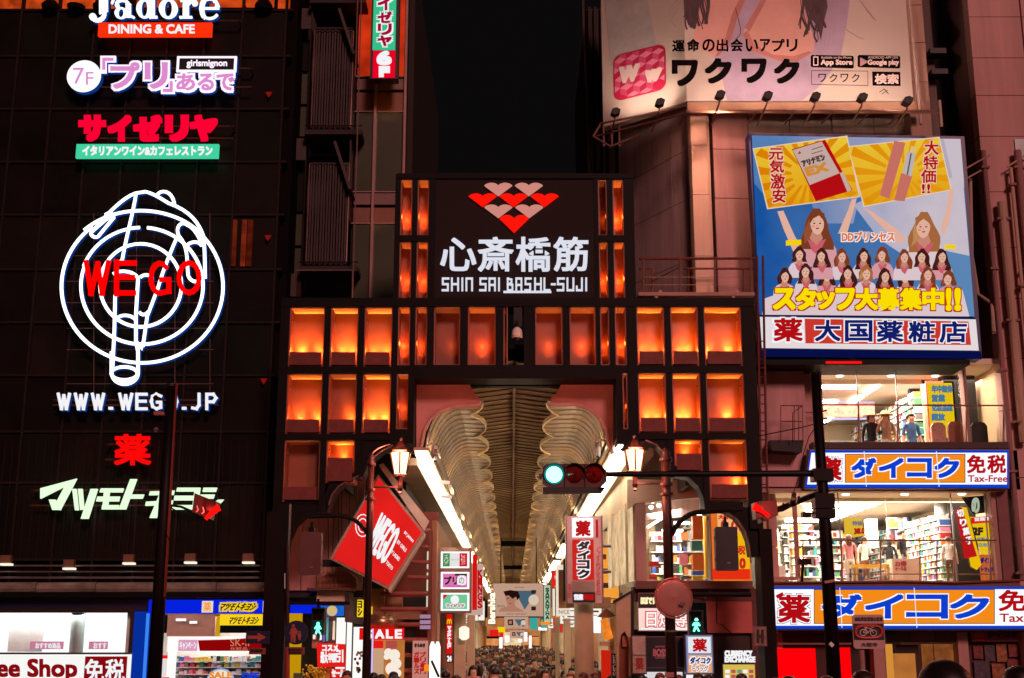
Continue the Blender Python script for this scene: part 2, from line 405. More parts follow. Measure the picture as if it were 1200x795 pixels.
for f in (L_J, L_ap, L_a, L_d, L_o, L_r, L_e): glyph(f)
pbp('backing_bar', (115, 26.5, 248, 42), DS, 0.12, ER if False else emi('lit_red_orange', (255, 48, 10), 1.0), t)
txt('DINING & CAFE', (128, 29.5, 228, 39.5), DS, EWs, t, bold=0.5, dep=0.02)
# 7F booth sign
t = sg('photo_booth_sign', 'pink and white 7F sign with round white plate and katakana letters', (73, 65, 278, 112))
boothsign = t
mb = MB(); c0 = P(98, 89, DS); mb.lathe((c0.x, DS, c0.z), [(0.46, 0), (0.46, 0.12)], 36, 'y'); part('round_plate', mb, t, emi('lit_soft_white', (255, 252, 255), 1.1))
pink = emi('lit_pink', (238, 150, 220), 0.85)
txt('7', (86, 80, 99, 99), DS, pink, t, dep=0.02); txt('F', (101, 85, 110, 100), DS, pink, t, dep=0.02)
pw = emi('lit_pink_white', (255, 240, 255), 1.15)
for s, r in (('「', (118, 66, 133, 82)), ('プ', (128, 72, 166, 107)), ('リ', (168, 72, 199, 107)), ('」', (188, 95, 206, 110)), ('あ', (205, 85, 231, 109)), ('る', (230, 85, 253, 109)), ('で', (252, 85, 277, 109))):
    x0, y0, x1, y1 = r
    if s == '「': w0 = ribbon(ribbon(MB(), [(121, 82), (121, 69), (132, 69)], 7, DS, .06), [(121, 81), (121, 69)], 7, DS, .06); a = part('letter_backing', w0, t, pw); part('letter', ribbon(MB(), [(121.5, 80), (121.5, 69.5), (131, 69.5)], 3.4, DS-.02, .02), t, pink)
    elif s == '」': part('letter_backing', ribbon(MB(), [(201, 96), (201, 106), (192, 106)], 7, DS, .06), t, pw); part('letter', ribbon(MB(), [(200.5, 97), (200.5, 106), (192.5, 106)], 3.4, DS-.02, .02), t, pink)
    else:
        o_ = txt(s, (x0+1.5, y0+1.5, x1-1.5, y1-1.5), DS, pw, t, off=.03, bold=2.2, dep=.02, name='letter_backing')
        txt(s, (x0+2.5, y0+2.5, x1-2.5, y1-2.5), DS, pink, t, off=.02 if s in 'プリ' else .01, bold=.7 if s in 'プリ' else .5, dep=.04, name='letter')
pbp('small_plate', (207, 66, 277, 84), DS, .08, pw, t); pbp('small_plate_face', (210, 68.5, 274, 81.5), DS-.02, .02, mat('plate_black', (12, 12, 24), .4), t)
txt('girlsmignon', (219, 70.5, 266, 80), DS-.02, pw, t, dep=.01, bold=.3)
# Saizeriya sign
t = sg('italian_restaurant_sign', 'fat crimson katakana letters over a mint green strip', (89, 134, 258, 185))
crim = emi('lit_crimson', (255, 0, 52), 1.0)
for i, (s, x0, x1) in enumerate((('サ', 93, 124), ('イ', 127, 154), ('ゼ', 157, 190), ('リ', 194, 221), ('ヤ', 223, 255))):
    txt(s, (x0+1, 137, x1-1, 165), DS, crim, t, off=.03, bold=1.9, dep=.03, name='letter')
pbp('strip', (89, 169, 256, 185), DS, .1, emi('lit_mint', (70, 226, 172), .85), t)
txt('イタリアンワイン&カフェレストラン', (97, 171.5, 249, 182.5), DS, EWs, t, off=.02, bold=.4, dep=.02)

# big neon emblem
t = sg('neon_emblem', 'large round neon drawing of white rings and an arm behind four red letters', (68, 220, 265, 455))
def K(cx, cy): return (60 + cx*210/681, 215 + cy*245/795)      # traced from an enlarged view of the emblem
NEON = emi('neon_tube_white', (250, 254, 255), 1.9)
blue_ret = emi('blue_letter_side', (8, 60, 150), .7)
def sidecopy(o, nm, dx=.028, dz=-.028):
    me = o.data.copy(); me.materials.clear(); me.materials.append(blue_ret); me.polygons.foreach_set('material_index', [0]*len(me.polygons)); c = bpy.data.objects.new(nm, me); COL.objects.link(c); c.parent = o.parent; c.location = o.location + Vector((dx, .06, dz)); return c
def neon(pts, r=0.045, closed=False, D=DS, name='neon_tube', m=None):
    q = [P(*K(*p), D) for p in pts]; mb = MB(); mb.smooth = True; mb.tube([(v.x, D, v.z) for v in q], r, 8, closed); sidecopy(part(name, mb, t, m or NEON), 'tube_return')
def karc(cx, cy, rx, ry, a0, a1, n=40): return [(cx+rx*math.cos(math.radians(a0+(a1-a0)*i/n)), cy-ry*math.sin(math.radians(a0+(a1-a0)*i/n))) for i in range(n+1)]
neon(karc(346, 393, 307, 290, 128, 412, 64))
neon(karc(345, 390, 232, 222, 158, 445, 56)); neon(karc(340, 388, 155, 158, 0, 359.9, 44))
neon(karc(345, 392, 236, 224, 92, 160, 16)); neon(karc(340, 330, 290, 226, 42, 138, 24))
neon(bez((150,190),(210,120),(270,55),(320,38)) + bez((345,30),(380,32),(420,60),(445,75))[1:] + bez((445,75),(530,105),(560,150),(578,200))[1:] + bez((578,200),(585,260),(583,310),(585,362))[1:])
neon(bez((150,190),(155,205),(170,208),(178,203)) + [(240,128)] )
neon([(150,188),(205,140),(236,122)]); neon([(205,120),(225,108),(238,130)])
neon(bez((322,42),(310,120),(290,180),(270,290)) + [(262,300)])
neon(bez((400,48),(415,20),(460,25),(468,78)))
neon(bez((518,158),(490,140),(470,170),(485,200)) + bez((485,200),(520,240),(515,280),(520,350))[1:] + bez((520,350),(530,375),(550,378),(572,370))[1:])
neon(bez((515,158),(540,165),(560,200),(570,225))); neon(bez((520,232),(540,218),(565,222),(572,238)))
neon(bez((478,205),(450,270),(425,330),(405,400)) + [(365,505),(348,622)])
neon(bez((235,345),(262,325),(320,335),(330,362)) + [(322,500),(322,600),(330,640),(330,725)])
neon([(243,425),(240,560),(233,700)]); neon(bez((338,358),(350,345),(375,345),(385,360))); neon(bez((335,490),(345,505),(362,500),(368,488)))
neon(bez((245,518),(262,495),(305,498),(322,520))); neon([(322,600),(345,630),(350,600)])
neon(karc(278, 723, 50, 25, 0, 359.9, 24), closed=False); neon(karc(280, 722, 50, 42, 180, 360, 14)); neon([(229,640),(229,725)])
RN = emi('neon_letter_red', (255, 0, 0), 1.15)
def rl(strokes, wd=20):
    mb = MB()
    for s in strokes: ribbon(mb, [K(*p) for p in s], wd*0.308, DS-.12, .06)
    part('letter', mb, t, RN)
rl([[(132,300),(150,418)],[(150,418),(176,305)],[(176,305),(192,418)],[(192,418),(216,300)]], 17)
rl([[(247,298),(247,420)],[(247,302),(315,302)],[(247,356),(308,356)],[(247,416),(312,416)]], 18)
rl([karc(412,360,34,56,50,270,10)[0:], [(412,416),(446,410),(446,365),(418,365)]], 17)
rl([karc(523,358,38,56,0,360,16)], 17)
# support frame of the emblem
fr = MB()
for y in (300, 330, 355, 385, 410, 450): fr.obox(P(78, y, DS+.25), P(250, y, DS+.25), .02, .02)
for x in (110, 160, 205, 246): fr.obox(P(x, 250, DS+.3), P(x, 480, DS+.3), .02, .02)
part('support_frame', fr, t, mat('thin_frame_steel', (90, 60, 55), .5))
# url
t = sg('web_address_sign', 'row of small white web address letters below the round neon emblem', (66, 458, 256, 483))
def strokes_word(items, D, wd, m, parent, y0, y1, dep=.05, name='letter'):
    """items: (x0, x1, [polylines in unit box, y down])"""
    for x0, x1, pls in items:
        mb = MB()
        for q in pls: ribbon(mb, [(x0+(x1-x0)*a, y0+(y1-y0)*b) for a, b in q], wd, D, dep)
        part(name, mb, parent, m)
Wg = [[(0,0),(.28,1)],[(.28,1),(.5,.1)],[(.5,.1),(.72,1)],[(.72,1),(1,0)]]
Og = [[(.5,0),(.15,.15),(0,.5),(.15,.85),(.5,1),(.85,.85),(1,.5),(.85,.15),(.5,0)]]
Eg = [[(1,0),(0,0)],[(0,0),(0,1)],[(0,1),(1,1)],[(0,.48),(.9,.48)]]
Gg = [[(1,.12),(.55,0),(.15,.15),(0,.5),(.15,.85),(.55,1),(1,.9),(1,.55),(.65,.55)]]
Pg = [[(0,1),(0,0)],[(0,0),(.7,0),(1,.25),(.7,.52),(0,.52)]]
Jg = [[(.8,0),(.8,.75),(.5,1),(.05,.95)]]
dot = [[(.3,.97),(.7,.97)]]
strokes_word([(68,81,Wg),(88,101,Wg),(108,121,Wg),(127,132,dot),(140,154,Wg),(160,171,Eg),(177,188,Gg),(196,207,Og),(213,218,dot),(225,235,Jg),(242,253,Pg)], DS, 3.2, EWs, t, 462, 479)
for th_ in (t, jsign, boothsign):
    for o in [c for c in th_.children if c.name.split('.')[0] in ('letter', 'letter_backing', 'round_plate', 'small_plate') and (th_ is not boothsign or c.name.split('.')[0] != 'letter')]: sidecopy(o, 'letter_return')
# red kanji
t = sg('pharmacy_kanji_sign', 'single red kanji of tubing above the slanted katakana letters', (133, 508, 178, 548))
txt('薬', (135, 510, 177, 545), DS, emi('neon_red_kanji', (255, 8, 8), 1.0), t, off=.008, bold=.9, dep=.05, name='letter')
# slanted katakana
t = sg('pharmacy_name_sign', 'slanted pale green white katakana letters above the ledge floodlights', (44, 558, 265, 612))
def Q(cx, cy): return (30 + cx*0.2, 550 + cy*0.2)
EG = emi('lit_pale_green', (226, 255, 214), 1.1)
def gl(polys):
    mb = MB()
    for i, q in enumerate(polys): mb.pp([Q(*p) for p in q], DS - .001*i, .08)
    part('letter', mb, t, EG)
gl([[(85,112),(298,55),(200,240),(180,190),(228,100),(85,172)], [(135,178),(172,178),(205,238),(155,238)]])
gl([[(272,115),(295,115),(308,240),(288,240)], [(306,115),(330,115),(340,235),(318,238)], [(380,115),(420,115),(365,290),(322,290)]])
gl([[(440,112),(572,112),(565,135),(432,135)], [(420,160),(550,160),(543,188),(412,188)], [(458,130),(490,130),(478,235),(448,235)], [(448,210),(545,210),(540,235),(444,235)]])
gl([[(612,58),(650,58),(585,235),(545,235)], [(612,148),(692,148),(682,172),(600,172)]])
gl([[(820,58),(846,58),(765,285),(725,285)], [(728,130),(870,125),(864,150),(722,152)], [(705,190),(862,182),(856,208),(700,214)]])
gl([[(888,108),(1022,108),(1005,235),(975,235),(988,130),(882,130)], [(872,155),(985,155),(982,182),(868,182)], [(862,210),(980,210),(976,236),(856,236)]])
gl([[(1042,108),(1120,108),(1112,132),(1036,132)], [(1024,148),(1106,148),(1098,172),(1018,172)], [(1010,205),(1090,205),(1128,178),(1160,178),(1105,236),(1002,236)]])

# ================================================================== LEFT SHOP FRONT (ground floor)
t = lb
DF = DL - .1
shopblue = mat('shop_blue_paint', (16, 30, 120), .35, 0, .1, 1)
pbp('fascia', (-60, 702, 172, 718), DF, .5, mat('navy_fascia', (10, 18, 60), .4), lb)
pbp('shop_pillar', (154, 717, 172, 835), DF-.1, .5, emi('glowing_blue_pillar', (8, 52, 170), .8), lb)  # pillar made to glow, brightness put into the blue itself
pbp('pillar_light_strip', (168, 719, 171.5, 835), DF-.13, .03, emi('blue_white_strip', (60, 140, 255), .9), lb)
# bright white window box at left
win = thing('shop_window', 'overexposed white shop window above the red tax free sign', 'shop window', (PX(70, DF), DF, PZ(765, DF)))
pbp('backlit_panel', (-60, 716, 154, 765), DF+.7, .05, emi('overexposed_shop_white', (255, 255, 255), 1.25), win)
a, b, c, d = RC(-60, 716, 154, 765, DF)
part('frame', MB().box(a, b, DF-.03, DF+.7, d-.02, d+.06).box(a, b, DF-.03, DF+.7, c-.08, c).box(b-.04, b+.06, DF-.03, DF+.7, c, d-.02), win, mat('bronze_window_frame', (60, 48, 42), .4, .5))
part('glass', MB().box(a, b-.04, DF, DF+.01, c, d-.02), win, GL)
part('round_column', MB().lathe((PX(90, DF+.4, 740), DF+.45, c), [(.17, 0), (.17, d-c-.03)], 18), win, mat('grey_green_column', (150, 165, 158), .5))
part('display_board', MB().pb(10, 730, 50, 764, DF+.5, .05), win, mat('beige_board', (216, 218, 212), .6))
for i, (x0, x1) in enumerate(((35, 74), (104, 126))):
    o = pbp('price_ribbon', (x0, 752, x1, 761), DF+.25, .03, emi('pink_label', (232, 140, 176), .8), win)
al('window_box_light', (PX(70, DF), DF+.3, d-.1), (PX(70, DF), DF+.6, c), 45, (1, .98, .95), 4, .3)
txt('おすすめ商品', (42, 753.5, 71, 760), DF+.25, EWs, win, bold=.3)
txt('おすす', (110, 753.5, 125, 760), DF+.25, EWs, win, bold=.3)
tf = thing('tax_free_sign', 'white signboard with dark red Tax Free Shop lettering and red kanji square', 'sign', (PX(70, DF), DF, PZ(830, DF)))
pbp('board', (-70, 767, 151, 835), DF-.05, .12, emi('lit_board_white', (255, 253, 250), .95), tf)
DRED = emi('lit_dark_red', (150, 8, 18), .8)
txt('Tax Free Shop', (-82, 773, 90, 799), DF-.05, DRED, tf, bold=1.0)
pbp('kanji_square', (97.5, 769.5, 147, 835), DF-.07, .02, DRED, tf)
chars('免税', (99, 773, 147, 799), DF-.08, EWs, tf, off=.0, bold=.5, gap=.05)
# open drugstore front
WH = emi('overexposed_interior', (255, 252, 246), 1.05)
st = thing('open_drugstore', 'open bright drugstore front under the blue and yellow katakana signs', 'shop', (PX(245, DF), DF, .12))
pbp('back_wall', (172, 742, 320, 835), DF+2.6, .1, mat('store_white', (235, 232, 226), .6), st)
part('side_wall', MB().box(PX(170, DF)-.1, PX(170, DF), DF+.3, DF+2.6, .12, PZ(718, DF)), st, white)
part('side_wall', MB().box(PX(338, DF), PX(338, DF)+.1, DF+.3, DF+2.6, .12, PZ(718, DF)), st, white)
part('ceiling', MB().box(PX(172, DF), PX(338, DF), DF+.1, DF+2.8, PZ(719, DF), PZ(717, DF)), st, mat('brown_ceiling', (130, 78, 62), .6))
part('lintel_panel', MB().pb(196, 720, 252, 746, DF+1.2, .1), st, mat('brown_lintel', (140, 86, 70), .6))
part('upper_shelf_board', MB().pb(196, 746, 320, 764, DF+1.15, .1), st, emi('white_header', (255, 250, 248), 1.0))
part('ceiling_lamp', MB().pb(206, 725, 217, 728, DF+.9, .1), st, EW); part('ceiling_lamp', MB().pb(222, 728, 230, 731, DF+1, .1), st, EW)
part('round_pillar', MB().lathe((PX(246, DF+2.2, 735), DF+2.32, .12), [(.24, 0), (.24, PZ(719, DF)-.14)], 20), st, emi('lit_yellow_pillar', (228, 176, 14), .7))
pbp('door_panel', (195, 746, 205, 835), DF+.2, .06, WH, st)
part('shelf_back', MB().pb(200, 764, 322, 835, DF+2.0, .03), st, white)
for y in (775, 782, 790, 800):
    part('shelf', MB().box(PX(205, DF+1.6, 780), PX(320, DF+1.6, 780), DF+1.55, DF+1.98, PZ(y, DF+1.6)-.02, PZ(y, DF+1.6)), st, white)
def goods(mb, x0, x1, y, z, hmin, hmax, wmin, wmax, dep, mats, gapp=.15):
    x = x0
    while x < x1:
        w_ = random.uniform(wmin, wmax)
        if random.random() > gapp: mb.use(random.choice(mats)).box(x, min(x+w_*.92, x1), y, y+dep, z, z+random.uniform(hmin, hmax))
        x += w_
    return mb
PK = [mat('pack_%s' % n, c_, .5, 0, .02) for n, c_ in (('white', (235,235,235)), ('red', (190,40,40)), ('blue', (60,90,170)), ('yellow', (225,190,60)), ('pink', (220,130,160)), ('green', (70,140,90)), ('orange', (220,120,50)), ('grey', (120,118,120)), ('cream', (225,210,180)), ('black', (35,32,34)), ('teal', (60,150,150)), ('white2', (245,240,235)), ('white3', (238,232,236)), ('sand', (232,216,190)), ('pale', (214,222,228)))]
gm = MB()
for y in (775, 782, 790, 800):
    for k in range(2): goods(gm, PX(205, DF+1.6, 780), PX(320, DF+1.6, 780), DF+1.6+.15*k, PZ(y, DF+1.6)+.002, .05, .13, .05, .14, .1, PK)
part('packages', gm, st, kind='stuff')
part('poster', MB().pb(209, 750, 231, 763, DF+1.1, .03), st, emi('pink_print', (240, 170, 205), .8))
txt('キャンペーン', (211, 752, 230, 761), DF+1.1, EWs, st, bold=.2)
cs_ = MB(); ctr = P(258, 801, DF+.9); cs_.lathe((ctr.x, DF+.9, ctr.z), [(.37, 0), (.37, .03)], 28, 'y'); part('round_pop', cs_, st, emi('pale_blue_pop', (170, 200, 240), .8))
cs_ = MB(); cs_.lathe((ctr.x, DF+.88, ctr.z), [(.33, 0), (.33, .02)], 28, 'y'); part('round_pop_face', cs_, st, emi('cream_pop', (250, 236, 214), .9))
txt('SALE', (246, 788, 272, 795), DF+.88, emi('orange_print', (240, 150, 60), .9), st, bold=.5)
txt('OFF', (284, 789, 303, 796), DF+.88, EB, st, bold=.6)
pbp('counter_panel', (176, 794, 196, 835), DF+.1, .3, ER, st); pbp('counter_card', (183, 772, 195, 794), DF+.1, .04, emi('card_white', (240, 230, 230), .9), st); pbp('card_edge', (181, 768, 196, 772), DF+.08, .04, ER, st)
al('store_ceiling_light', (PX(250, DF), DF+1.5, PZ(722, DF)), (PX(250, DF), DF+1.5, 0), 60, (1, .95, .88), 2.4, .6)
al('lintel_fill_light', (PX(225, DF), DF+.55, PZ(720, DF)), (PX(225, DF), DF+1.1, PZ(745, DF)), 22, (1, .9, .8), 2.2, .3)  # added unseen lamp brightening the brown lintel and ceiling
bs = thing('drugstore_blue_sign', 'long blue lit fascia sign with yellow backed black katakana', 'sign', (PX(246, DF), DF, PZ(719, DF)))
pbp('panel', (174, 703, 319, 719), DF-.2, .2, emi('lit_royal_blue', (6, 34, 226), .95), bs)
pbp('panel_seam', (308, 704.5, 309.5, 718), DF-.215, .015, EWs, bs)
pbp('emblem_plate', (236.5, 704.5, 249.5, 718), DF-.22, .02, emi('lit_beige', (244, 228, 196), .9), bs)
txt('薬', (238.5, 706, 247.5, 716.5), DF-.22, EO, bs, bold=.15)
txt('マツモトキヨシ', (255, 706.5, 303, 716), DF-.21, EY, bs, off=.03, bold=1.8, shear=.12, name='letter_backing')
txt('マツモトキヨシ', (255.5, 707, 302.5, 715.5), DF-.235, EK, bs, bold=.3, shear=.12)
ys_ = thing('yellow_name_sign', 'yellow lit plate with black katakana under the blue fascia', 'sign', (PX(287, DF), DF, PZ(733, DF)))
pbp('panel', (257.5, 720, 316, 733), DF-.1, .12, emi('lit_sun_yellow', (255, 214, 30), .95), ys_)
txt('マツモトキヨシ', (267, 723, 305, 731.5), DF-.1, EK, ys_, bold=.25, shear=.1)
rs = thing('cosmetics_banner', 'dark red hanging banner with pale lettering inside the drugstore', 'banner', (PX(280, DF), DF, PZ(763, DF)))
ppp('cloth', [(232, 750.5), (270, 749.5), (318, 746), (318, 767), (290, 763), (234, 763)], DF+.6, .03, emi('lit_deep_red', (160, 4, 8), .75), rs)
txt('SK-II', (270, 749, 292, 757.5), DF+.58, emi('lit_salmon', (226, 140, 110), .8), rs, dep=.01); txt('化粧品', (270, 758.5, 290, 762.5), DF+.58, emi('lit_salmon', (226, 140, 110), .8), rs, dep=.01)
# ================================================================== ARCADE GATE
DG = 30.0
def GX(px): return PX(px, DG)
def GZ(py): return PZ(py, DG)
gt = thing('arcade_gate', 'black gridded arcade gate with glowing orange boxes and central name board', 'gate', (GX(605), DG, 0))
def gbar(name, x0, y0, x1, y1, f=0, dep=.75): return part(name, MB().box(GX(x0), GX(x1), DG+f, DG+dep, GZ(y1), GZ(y0)), gt, black)
# posts
for x0, x1, y0, y1 in ((327,337.5,350,600),(379,386,360,600),(419,426,360,560),(459,465.5,204,525),(480,486,210,428),(500,508,208,428),(539,548,360,428),(581,590,360,428),(614,627.5,360,428),(660,668,360,428),(699,704,208,428),(715,721.5,210,428),(735,747,204,525),(780,787,359,560),(820,826.5,359,600),(871,886,350,620)):
    gbar('post', x0, y0, x1, y1, 0)
for x0, x1, y0, y1 in ((327,886,349.5,359.5),(461,747,203.5,209.5),(465.5,500,276,283),(704,735,276,283),(337.5,459,430,438),(747,871,429,437),(337.5,459,509,516),(747,871,508,515),(486,704,428,444)):
    gbar('beam', x0, y0, x1, y1, -.02)
for x0, x1, y0, y1 in ((479,486,428,520),(704,729,428,444),(721.5,729,444,520)): gbar('post', x0, y0, x1, y1, .01)
gbar('post', 465.5, 428, 480, 438, .02); gbar('post', 729, 428, 735, 437, .02)
gbar('beam', 465.5, 503, 479, 523, .01); gbar('beam', 729, 503, 735, 523, .01)
# outer legs down to the pavement
leg_ = mat('gate_leg_paint', (20, 13, 12), .6, 0, .2, 2, spec=.1)
part('leg', MB().box(GX(321), GX(335), DG, DG+.75, .12, GZ(600)), gt, leg_); part('leg', MB().box(GX(881), GX(895), DG, DG+.75, .12, GZ(620)), gt, leg_)
# stepped curved plates closing the side passages
part('arch_plate', MB().pp([(336,590),(379,590),(379,600),(386,596),(392,580),(402,568),(416,558),(432,553),(459,550),(459,541),(386,541),(386,516),(337,516)][0:0] + [(336,592),(381,592),(388,578),(398,567),(414,558),(436,553),(436,516),(419,556),(386,562),(336,590)], DG+.05, .6) if False else
     MB().pp([(335,594),(383,594),(386,584),(392,575),(401,567),(413,561),(426,557),(426,545),(460,545),(460,558),(452,551),(426,552),(419,556),(416,562),(386,566),(379,590),(335,590)][0:0] + [(335,590),(386,590),(394,575),(405,565),(419,558),(419,566),(335,620)][0:5] + [(419,552),(386,566),(379,586),(335,586)], DG+.05, .6), gt, black)
part('arch_plate', MB().pp([(335,600),(383,600),(388,586),(380,586),(335,586)], DG+.1, .6), gt, black)
part('arch_plate', MB().pp([(459,508),(459,523),(448,529),(438,537),(431,546),(426,558),(419,560),(419,508)], DG+.03, .6), gt, black)
part('arch_plate', MB().pp([(735,523),(757,516),(770,522),(779,532),(784,545),(787,556),(808,560),(818,570),(824,582),(826,598),(871,598),(871,588),(826.5,588),(826.5,556),(820,553),(787,545),(787,508),(735,508)], DG+.03, .6), gt, black)
part('arch_plate', MB().pp([(826,598),(850,600),(862,607),(871,618),(877,633),(880,652),(889,652),(889,596),(826,590)], DG+.09, .5), gt, black)
part('arch_plate', MB().pp([(335,652),(338,632),(345,616),(356,606),(372,600),(379,598),(379,588),(325,588),(322,652)], DG+.09, .5), gt, black)
rim = mat('arch_rim_steel', (150, 120, 110), .35, .6)
def rimt(pts): part('arch_rim', MB().tube([P(x, y, DG+.0) for x, y in pts], .02, 6), gt, rim)
rimt([(385,592),(389,580),(397,570),(408,563),(420,558)]); rimt([(460,522),(448,528),(438,536),(431,546)])
rimt([(852,601),(864,609),(873,622),(878,640),(880,660)]); rimt([(757,516),(770,522),(779,532),(784,545)])

# lit boxes: x0, x1, y0 (top), y1 (bottom of glow), tray bottom, lamps [(fraction, strength)], warmth
boxp = mat('box_reveal_orange', (150, 84, 54), .45, 0, .08, 2)
backp = mat('box_back_panel', (146, 82, 56), .38, 0, .12, 1.2, .05)
trayp = mat('box_tray_mesh', (100, 40, 34), .6, .2, .2, 6)
soffp = mat('box_soffit_lit_cream', (250, 214, 150), .4, 0, .05, 2)  # paler than the box, lamplight put into the soffit colour
LB = [  # left block
 (337.5,379,360,413,430,[(.28,1.2),(.78,.8)]), (386,419,360,413,430,[(.35,.9),(.7,.9)]), (426,459,360,413,430,[(.3,.75),(.72,.75)]),
 (337.5,379,438,492,509,[(.3,.6),(.8,.8)]), (386,419,438,492,509,[(.72,.5)]), (426,459,438,492,509,[(.3,.9),(.72,1.2)]),
 (337.5,379,516,571,588,[]), (386,419,516,537,566,[(.5,.5)]),
 # right block
 (747,780,359,412,429,[(.3,.7),(.7,.5)]), (787,820,359,412,429,[(.4,.6),(.68,.9)]), (826.5,871,359,412,429,[(.15,.9),(.72,1.3)]),
 (747,780,437,490,508,[(.4,.8),(.75,.7)]), (787,820,437,490,508,[(.35,.9),(.6,.8)]), (826.5,871,437,490,508,[(.62,1.2)]),
 (787,820,515,532,553,[(.5,.5)]), (826.5,871,515,568,586,[(.8,.8)]),
 # tower slots
 (465.5,480,210,276,0,[(.4,.22)]), (486,500,210,276,0,[(.4,.22)]), (465.5,480,283,350,0,[(.5,.24)]), (486,500,283,350,0,[(.5,.24)]),
 (704,715,210,276,0,[(.8,.05)]), (721.5,735,210,276,0,[(.5,.3)]), (704,715,283,350,0,[(.6,.2)]), (721.5,735,283,350,0,[(.6,.28)]),
 (465.5,480,359.5,428,0,[(.3,.3)]), (486,500,359.5,428,0,[(.3,.15)]), (465.5,480,438,503,0,[(.4,.12)]),
 (704,715,359.5,428,0,[(.6,.14)]), (721.5,735,359.5,428,0,[(.7,.25)]), (729,735,437,503,0,[(.5,.07)]),
 # beam row
 (508,539,359.5,428,0,[(.6,.04)]), (548,581,359.5,428,0,[(.5,.22)]), (590,595,359.5,428,0,[(.5,.02)]), (616,627.5,359.5,428,0,[(.9,.05)]) , (627.5,660,359.5,428,0,[(.5,.14)]), (668,699,359.5,428,0,[(.5,.18)])]
LB = [q for q in LB if q[0] not in (616,)]
PW = 34
for (x0, x1, y0, y1, yt, lamps) in LB:
    X0, X1, Z1 = GX(x0), GX(x1), GZ(y0); Z0 = GZ(yt if yt else y1); dpt = .6
    mb = MB()
    mb.box(X0, X0+.03, DG+.05, DG+dpt, Z0, Z1); mb.box(X1-.03, X1, DG+.05, DG+dpt, Z0, Z1)
    mb.box(X0+.03, X1-.03, DG+.05, DG+dpt, Z0, Z0+.03)
    o = part('light_box', mb, gt, boxp)
    part('back_panel', MB().box(X0+.03, X1-.03, DG+dpt-.04, DG+dpt, Z0+.03, Z1-.03), o, backp)
    part('soffit', MB().box(X0+.03, X1-.03, DG+.05, DG+dpt-.04, Z1-.03, Z1), o, soffp)
    zt = GZ(y1)
    if yt:
        ins = .05
        part('tray', MB().box(X0+ins, X1-ins, DG-.04, DG+.02, Z0+.04, zt).box(X0+ins, X1-ins, DG+.02, DG+.3, Z0+.04, Z0+.07), o, trayp)
    for fx, e in lamps:
        xx_ = X0 + (X1-X0)*fx
        zz = (zt-.03) if yt else (Z0+.12)
        part('bulb_holder', MB().lathe((xx_, DG+.47, (Z0+.04)), [(.045, 0), (.06, max(.05, zz-Z0-.1)), (.03, max(.06, zz-Z0-.09))], 8), o, blackm)
        if yt:
            spot('box_uplight', (xx_, DG+.4, zt-.06), (xx_, DG+.62, zt+.55), PW*e*3.4, (1, .36, .07), 62, 1, .03); pl('box_lamp', (xx_, DG+.4, zt+.12), PW*e*.6, (1, .21, .03), .05)
        else: spot('box_uplight', (xx_, DG+.36, zz+.02), (xx_, DG+.6, zz+.8), PW*e*4, (1, .24, .04), 75, 1, .03); pl('box_lamp', (xx_, DG+.4, zz+.5), PW*e*.6, (1, .18, .022), .05)
    for k in (.25, .8):
        if yt: part('panel_screw', MB().lathe((X0+.05 if x0 < 600 else X1-.05, DG+.25, Z0+(Z1-Z0)*k), [(.025, 0), (.025, .03)], 6), o, steel)

# name board
part('sign_board', MB().box(GX(508), GX(699), DG+.03, DG+.6, GZ(350), GZ(209)), gt, mat('charcoal_sign_board', (38, 29, 29), .6, 0, .08, 1, spec=.1))
DN = DG + .0
hp = emi('heart_pale_pink', (228, 150, 136), .8); hr = emi('heart_red', (255, 22, 10), 1.0)
def heart(x0, x1, y0, y1, m, deep=False):
    w_, h_ = x1-x0, y1-y0; side = .2 if not deep else .2
    pts = [(x0, y0+h_*side)]
    pts += [(x0+w_*.5*(i/8), y0 + h_*side*(1-math.sin(math.pi*(.06+.86*i/8))*1.0)) for i in range(1, 8)]
    pts += [(x0+w_*.5, y0+h_*side)]
    pts += [(x0+w_*.5+w_*.5*(i/8), y0 + h_*side*(1-math.sin(math.pi*(.08+.86*i/8))*1.0)) for i in range(1, 8)]
    pts += [(x1, y0+h_*side), (x0+w_*.5, y1)]
    part('heart', MB().pp(pts, DN-.05, .07), gt, m)
for a, b in ((567.7,600.2),(603.6,636)): heart(a, b, 214.3, 229.3, hp)
for a, b in ((549.3,582),(585.6,618.2),(622,654.6)): heart(a, b, 226.7, 242.2, hr)
for a, b in ((567.7,600.2),(604,636.6)): heart(a, b, 239.8, 255, hp)
heart(585.4, 619.6, 251.9, 272.5, hr, True)
NW = emi('name_board_white', (232, 234, 246), .9)
for ch, r in (('心', (516.5, 280, 557.8, 318)), ('斎', (560.4, 279, 601.4, 318.8)), ('橋', (604.8, 279, 645.6, 318.8)), ('筋', (648.8, 279, 688.8, 318.5))):
    txt(ch, r, DN, NW, gt, off=.008, bold=.6, dep=.05, name='letter')
Sg = [[(1,0),(.05,0)],[(.05,0),(.05,.48)],[(.05,.48),(.9,.48)],[(.9,.48),(.9,1)],[(.9,1),(0,1)]]
Hg = [[(0,0),(0,1)],[(1,0),(1,1)],[(0,.48),(1,.48)]]
Ig = [[(.5,0),(.5,1)]]
Ng = [[(0,1),(0,0)],[(0,0),(1,.0)],[(1,0),(1,1)]]
Ag = [[(0,1),(0,.0)],[(0,0),(1,0)],[(1,0),(1,1)],[(0,.55),(1,.55)]]
Bg = [[(0,0),(0,1)],[(0,0),(.8,.1),(.8,.4),(0,.48)],[(0,.48),(1,.55),(1,1),(0,1)]]
Ug = [[(0,0),(0,1)],[(0,1),(1,1)],[(1,1),(1,0)]]
